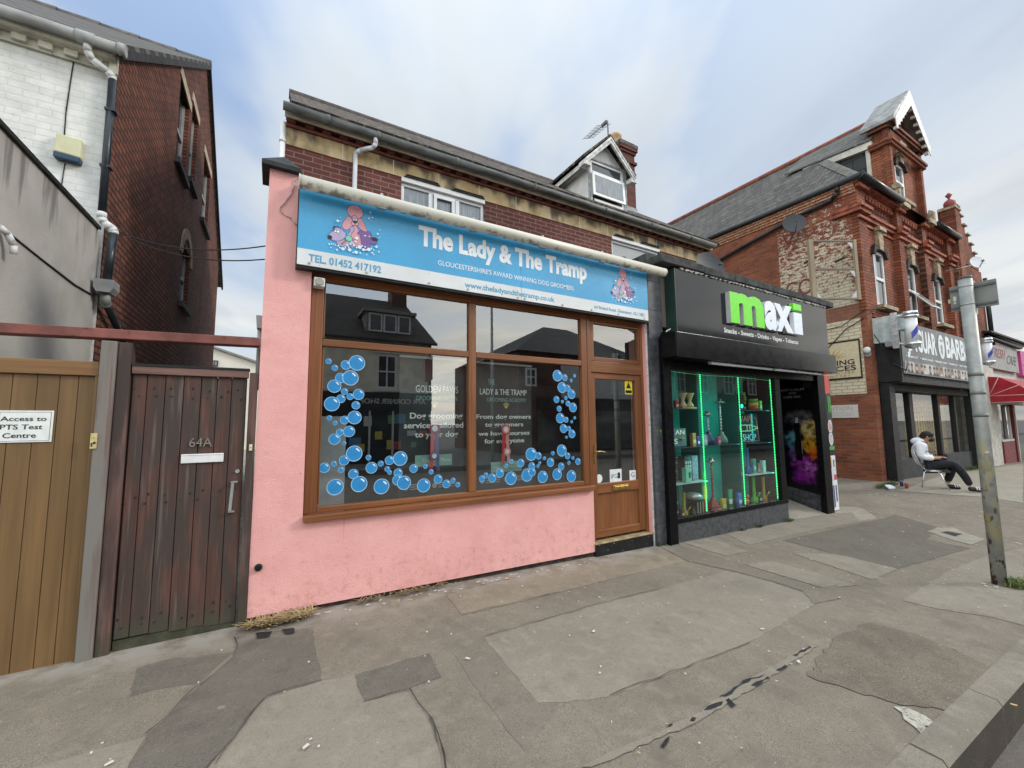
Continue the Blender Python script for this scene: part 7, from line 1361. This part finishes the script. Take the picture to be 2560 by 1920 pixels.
def litter():
    r = random.Random(11)
    for (x, y, lab, c) in ((12.93, 4.08, 'dark blue drinks can standing beside chair outside barber', (.04, .04, .14)), (12.72, 3.93, 'red drinks can standing beside chair outside barber', (.4, .04, .03))):
        z = gz(x, y)+.02; T = thing('drinks_can', lab, 'can', (x, y, z)); b = MB(); b.lathe((x, y, z), [(.027, 0), (.033, .008), (.033, .105), (.028, .115)], 14); b.build('can_body', plain('can_print', c, .3, .3), T); b = MB(); b.lathe((x, y, z+.1151), [(.028, 0), (.027, .006)], 14); b.build('can_top', M_STEEL, T)
    b = MB(); x, y = 12.45, 4.15; z = gz(x, y)+.012; b.prism([(x-.14, y-.04, z), (x+.12, y-.07, z), (x+.14, y+.02, z+.05), (x-.1, y+.05, z+.06)], (0, 0, .03)); tag(b.build('litter_wrapper', plain('wrapper_white', (.75, .76, .8))), 'crumpled white wrapper at foot of brick side wall', 'litter')
    b = MB()
    def bit(x, y, l, w, a, mi): 
        z = gz(x, y)+.012; d = Vector((math.cos(a), math.sin(a), 0)); e = Vector((-d.y, d.x, 0)); c = Vector((x, y, z)); b.prism([c-d*l-e*w, c+d*l-e*w*r.uniform(.3, 1), c+d*l*.9+e*w, c-d*l*.8+e*w*r.uniform(.4, 1)], (0, 0, r.uniform(.002, .006)), mi)
    for k in range(150): bit(r.uniform(-.9, 8.), r.uniform(1.1, 3.9), r.uniform(.003, .009), r.uniform(.002, .006), r.uniform(0, 3), r.choice((0, 0, 0, 1)))
    for k in range(55): x = r.uniform(.0, 3.3); bit(x, 3.93-abs(r.gauss(0, .07)), r.uniform(.01, .02), .004, r.uniform(-.5, .5), r.choice((0, 0, 1)))
    for k in range(70): bit(r.uniform(8, 14), r.uniform(1.3, 4.2), r.uniform(.008, .02), r.uniform(.004, .01), r.uniform(0, 3), 0)
    for x, y in ((6.35, 1.42), (6.4, 1.36), (6.42, 1.45), (3.15, 1.62), (2.2, 2.6), (.2, 2.4), (-.6, 2.75), (1.2, 2.72), (3.4, 2.0)): bit(x, y, .017, .009, r.uniform(0, 3), 0)
    for k in range(14): bit(r.uniform(3.2, 5.2), r.uniform(.5, .8), .014, .008, r.uniform(0, 3), r.choice((0, 1)))
    struct(tag(b.build('litter', [plain('litter_white', (.62, .6, .55), .8), plain('litter_tan', (.5, .36, .16), .8)]), 'scattered cigarette ends and paper scraps', 'litter'), 'stuff')
    def tuft(name, lab, cx, cy, rx, ry, n, h, cols, flat=.0, z=None):
        b = MB()
        for k in range(n):
            a = r.uniform(0, 6.28); q = math.sqrt(r.random()); x, y = cx+rx*q*math.cos(a), cy+ry*q*math.sin(a); z0 = gz(x, y)+.01+r.random()*flat*.05; a2 = r.uniform(0, 6.28); L = h*r.uniform(.5, 1.2)
            d = Vector((math.cos(a2), math.sin(a2), 0)); up = Vector((0, 0, 1)); w = .004+.002*r.random(); e = Vector((-d.y, d.x, 0))*w
            p0 = Vector((x, y, z0)); p1 = p0+d*L*(.25+flat)+up*L*(.55-.45*flat); p2 = p1+d*L*(.35+.3*flat)+up*L*(.25-.35*flat)
            mi = r.randrange(len(cols)); b.face([p0-e, p0+e, p1+e*.8, p1-e*.8], mi); b.face([p1-e*.8, p1+e*.8, p2], mi)
        o = b.build(name, [plain(name+'_blade', c, .8) for c in cols], recalc=False); return struct(tag(o, lab, 'grass'), 'stuff')
    tuft('dry_grass', 'straw coloured dead grass at foot of pink wall corner', .12, 3.90, .24, .055, 420, .09, ((.38, .28, .12), (.28, .2, .09), (.45, .36, .2)), .55)
    tuft('dry_grass', 'thin dead grass along foot of pink wall', 1.15, 3.96, .5, .025, 120, .06, ((.3, .22, .1), (.2, .15, .08)), .6)
    tuft('grass', 'green grass around foot of street post', 6.68, 1.28, .17, .10, 330, .075, ((.06, .11, .02), (.10, .15, .03), (.2, .2, .07)), .1)
    for (x, y, n, rx) in ((7.6, 3.9, 60, .12), (6.75, 3.9, 40, .06), (6.3, 3.9, 26, .05), (4.5, 3.93, 24, .06)): tuft('weed', 'small green weed at foot of dark stall riser', x, y, rx, .025, n, .06, ((.05, .09, .02), (.08, .12, .03)), .15)
    tuft('weed', 'green weeds at foot of brick corner by the barber', 12.75, 4.3, .5, .12, 260, .13, ((.05, .09, .02), (.08, .12, .03)), .15); tuft('weed', 'green weeds along barber stall riser by street post', 19.8, 4.45, .6, .06, 120, .16, ((.05, .09, .02), (.07, .1, .03)), .1)
litter()
# ---------------------------------------------------------------- houses across the road, seen mirrored in the windows
def opposite():
    Y = -10.9
    def W_(b, g, x0, x1, z0, z1, f=.09):
        b.box(x0, x0+f, Y, Y+.06, z0, z1); b.box(x1-f, x1, Y, Y+.06, z0, z1); b.box(x0+f+.001, x1-f-.001, Y, Y+.06, z1-f, z1); b.box(x0+f+.001, x1-f-.001, Y, Y+.06, z0, z0+f); xm = (x0+x1)/2; b.box(xm-.03, xm+.03, Y+.001, Y+.061, z0+f, z1-f); b.box(x0+f, x1-f, Y+.002, Y+.062, (z0+z1)/2-.03, (z0+z1)/2+.03)
        g.box(x0+.01, x1-.01, Y+.005, Y+.02, z0+.01, z1-.01)
    T = thing('corner_shop', 'cream rendered corner shop with dormer mirrored in the shop window', 'building', (3, Y, 0))
    b = MB(); b.box(-9, 6.5, -19, Y-.001, -.3, 5.4); b.build('wall', mat('cream_render', (.78, .72, .58), .8, .15, 2.), T)
    b = MB(); b.prism([(-9.2, Y+.3, 5.3), (6.7, Y+.3, 5.3), (6.2, -14.8, 8.3), (-9.2, -14.8, 8.3)], (0, 0, .1)); b.build('roof', mat('dark_tile_roof', (.05, .042, .036), .8, .2, 6.), T)
    b = MB(); b.box(3.5, 5.65, -14, Y-.3, 5.75, 6.75); b.box(3.35, 5.8, -14, Y-.15, 6.751, 6.9); d = b.build('dormer', mat('dormer_grey', (.25, .24, .22), .7), T); b = MB()
    for x in (3.62, 4.28, 4.94): b.box(x, x+.6, Y-.299, Y-.26, 5.85, 6.7)
    b.build('dormer_window', M_WHITE, d); b = MB()
    for x in (3.69, 4.35, 5.01): b.box(x, x+.46, Y-.2599, Y-.25, 5.92, 6.63)
    b.build('dormer_pane', M_DARKGLASS, d)
    b, g = MB(), MB(); W_(b, g, 3.95, 4.85, 3.2, 4.75); W_(b, g, .5, 1.4, 3.2, 4.75); W_(b, g, -3.5, -2.6, 3.2, 4.75); w = b.build('window', M_WHITE, T); g.build('window_pane', M_DARKGLASS, w)
    b = MB(); b.box(1.5, 6.4, Y, Y+.3, -.2, 2.2); b.build('shop_front', mat('dark_shop_front', (.02, .022, .025), .4, .4, 3.), T); b = MB(); b.box(1.5, 6.4, Y, Y+.4, 2.201, 3.0); s = b.build('fascia', M_BLACKM, T)
    lettering('fascia_lettering', 'APR CORNER SHOP', lambda u, z, d: (-u, Y+.4+d, z), (-6.1, -3.2, 2.5, 2.72), plain('fascia_grey', (.55, .55, .52)), s, .02, .02)
    b = MB(); b.box(5.4, 6.2, -15.3, -14.3, 7.8, 9.3); b.box(5.3, 6.3, -15.4, -14.2, 9.301, 9.45)
    for k in range(3): b.cyl((5.55+k*.25, -14.8, 9.45), (5.55+k*.25, -14.8, 9.85), .09, .07, 8)
    b.build('chimney', mat('chimney_brick_far', (.12, .06, .045), .85), T)
    b = MB(); b.box(1.2, 1.9, -12.4, -12.2, 6.9, 7.5); b.build('skylight', M_NET, T); b = MB(); b.cyl((6.42, Y+.06, 0), (6.42, Y+.06, 5.3), .06); b.build('downpipe', M_CASTIRON, T)
    b = MB(); b.box(-9, 6.5, Y, Y+.12, 5.05, 5.2); b.box(-9, 6.5, Y, Y+.06, 3.02, 3.12); b.prism([(3.8, Y, 4.8), (5.0, Y, 4.8), (4.9, Y, 5.0), (3.9, Y, 5.0)], (0, .1, 0)); b.box(3.8, 5.0, Y, Y+.14, 3.06, 3.19); b.build('moulding', mat('pale_moulding_far', (.7, .66, .56), .8), T)
    r = random.Random(3); b = MB(); cs = [(.5, .1, .05), (.6, .5, .1), (.1, .25, .45), (.6, .6, .58), (.1, .35, .15)]
    for k in range(12): x, z = r.uniform(1.7, 6.), r.uniform(.4, 1.8); b.box(x, x+r.uniform(.2, .5), Y+.301, Y+.31+k*.002, z, z+r.uniform(.2, .45), k % 5)
    b.box(3.6, 3.68, Y+.3, Y+.36, 0, 2.2, 3); b.box(4.6, 4.68, Y+.3, Y+.36, 0, 2.2, 3); b.build('shop_posters', [plain('poster_far', c) for c in cs], T)
    b = MB(); b.box(6.2, 6.26, Y, Y+.9, 3.6, 4.7); b.build('hanging_sign', plain('hanging_sign_far', (.2, .05, .04)), T)
    L = thing('street_lamp', 'tall grey street lamp across the road mirrored in upper window', 'street lamp', (8.6, -8.6, 0)); b = MB(); b.cyl((8.6, -8.6, -.2), (8.6, -8.6, 7.2), .09, .06, 10); b.build('column', M_STEEL, L); b = MB(); b.lathe((8.6, -8.6, 7.2), [(.08, 0), (.3, .35), (.34, .38), (.05, .5)], 12); b.build('lantern', M_GUT, L)
    T = thing('hipped_house', 'brown brick building with hipped roof mirrored in the shop window', 'building', (16, Y, 0))
    b = MB(); b.box(11.4, 21, -20, Y-.001, -.4, 5.6); b.build('wall', brick('brown_brick_far', (.17, .08, .06), (.11, .055, .045), (.2, .17, .14)), T)
    b = MB(); b.face([(11.1, Y+.3, 5.5), (21.2, Y+.3, 5.5), (17.5, -14.5, 8.0), (15.5, -14.5, 8.0)]); b.face([(11.1, Y+.3, 5.5), (15.5, -14.5, 8.0), (11.1, -19, 5.5)]); b.face([(21.2, Y+.3, 5.5), (17.5, -14.5, 8.0), (21.2, -19, 5.5)]); b.build('roof', mat('dark_slate_far', (.04, .04, .042), .8, .2, 6.), T)
    b, g = MB(), MB(); W_(b, g, 11.8, 12.5, 3.6, 4.6); W_(b, g, 18, 19, 3.3, 4.7); w = b.build('window', M_WHITE, T); g.build('window_pane', M_DARKGLASS, w)
    b = MB(); b.box(14.2, 20.8, Y, Y+.04, 3.0, 5.3); b.build('white_panel', mat('white_render_far', (.55, .55, .53), .8), T); b = MB(); b.box(12.5, 20.8, Y, Y+.35, 2.3, 3.0); b.build('fascia', M_DGREY, T); b = MB(); b.box(12.5, 20.8, Y, Y+.1, .0, 2.299); b.build('shop_front', M_DARKGLASS, T)
    T = thing('tall_terrace', 'row of brick houses mirrored in the vape shop window', 'building', (28, Y, 0)); b = MB(); b.box(22, 42, -20, Y-.001, -.5, 6.5); b.build('wall', mat('mixed_render_far', (.13, .06, .045), .85, col2=(.45, .42, .38), scale=.25, lo=.56, hi=.6), T); b = MB(); b.prism([(22, Y+.3, 6.4), (42, Y+.3, 6.4), (42, -15, 9.5), (22, -15, 9.5)], (0, 0, .1)); b.build('roof', mat('slate_far', (.045, .045, .048), .8), T)
    b, g = MB(), MB()
    for x in (23.5, 26, 29, 32, 35, 38): W_(b, g, x, x+1.1, 3.6, 5.4)
    w = b.build('window', M_WHITE, T); g.build('window_pane', M_DARKGLASS, w); b = MB(); b.box(22, 42, Y, Y+.3, -.5, 2.9); b.build('shop_front', mat('teal_shop_front_far', (.03, .06, .07), .4, .5, .4), T)
    T = thing('distant_house', 'distant slate roofed house between buildings across the road', 'building', (9, -30, 0)); b = MB(); b.prism([(6.5, -30, -.5), (12, -30, -.5), (12, -30, 6), (9.2, -30, 8), (6.5, -30, 6)], (0, -8, 0)); b.build('wall', mat('dark_brick_far', (.09, .05, .04), .85), T); b = MB(); b.box(8.5, 9.1, -31, -30.5, 7.2, 9.2); b.build('chimney', mat('chimney_far', (.08, .04, .035), .85), T)
opposite()
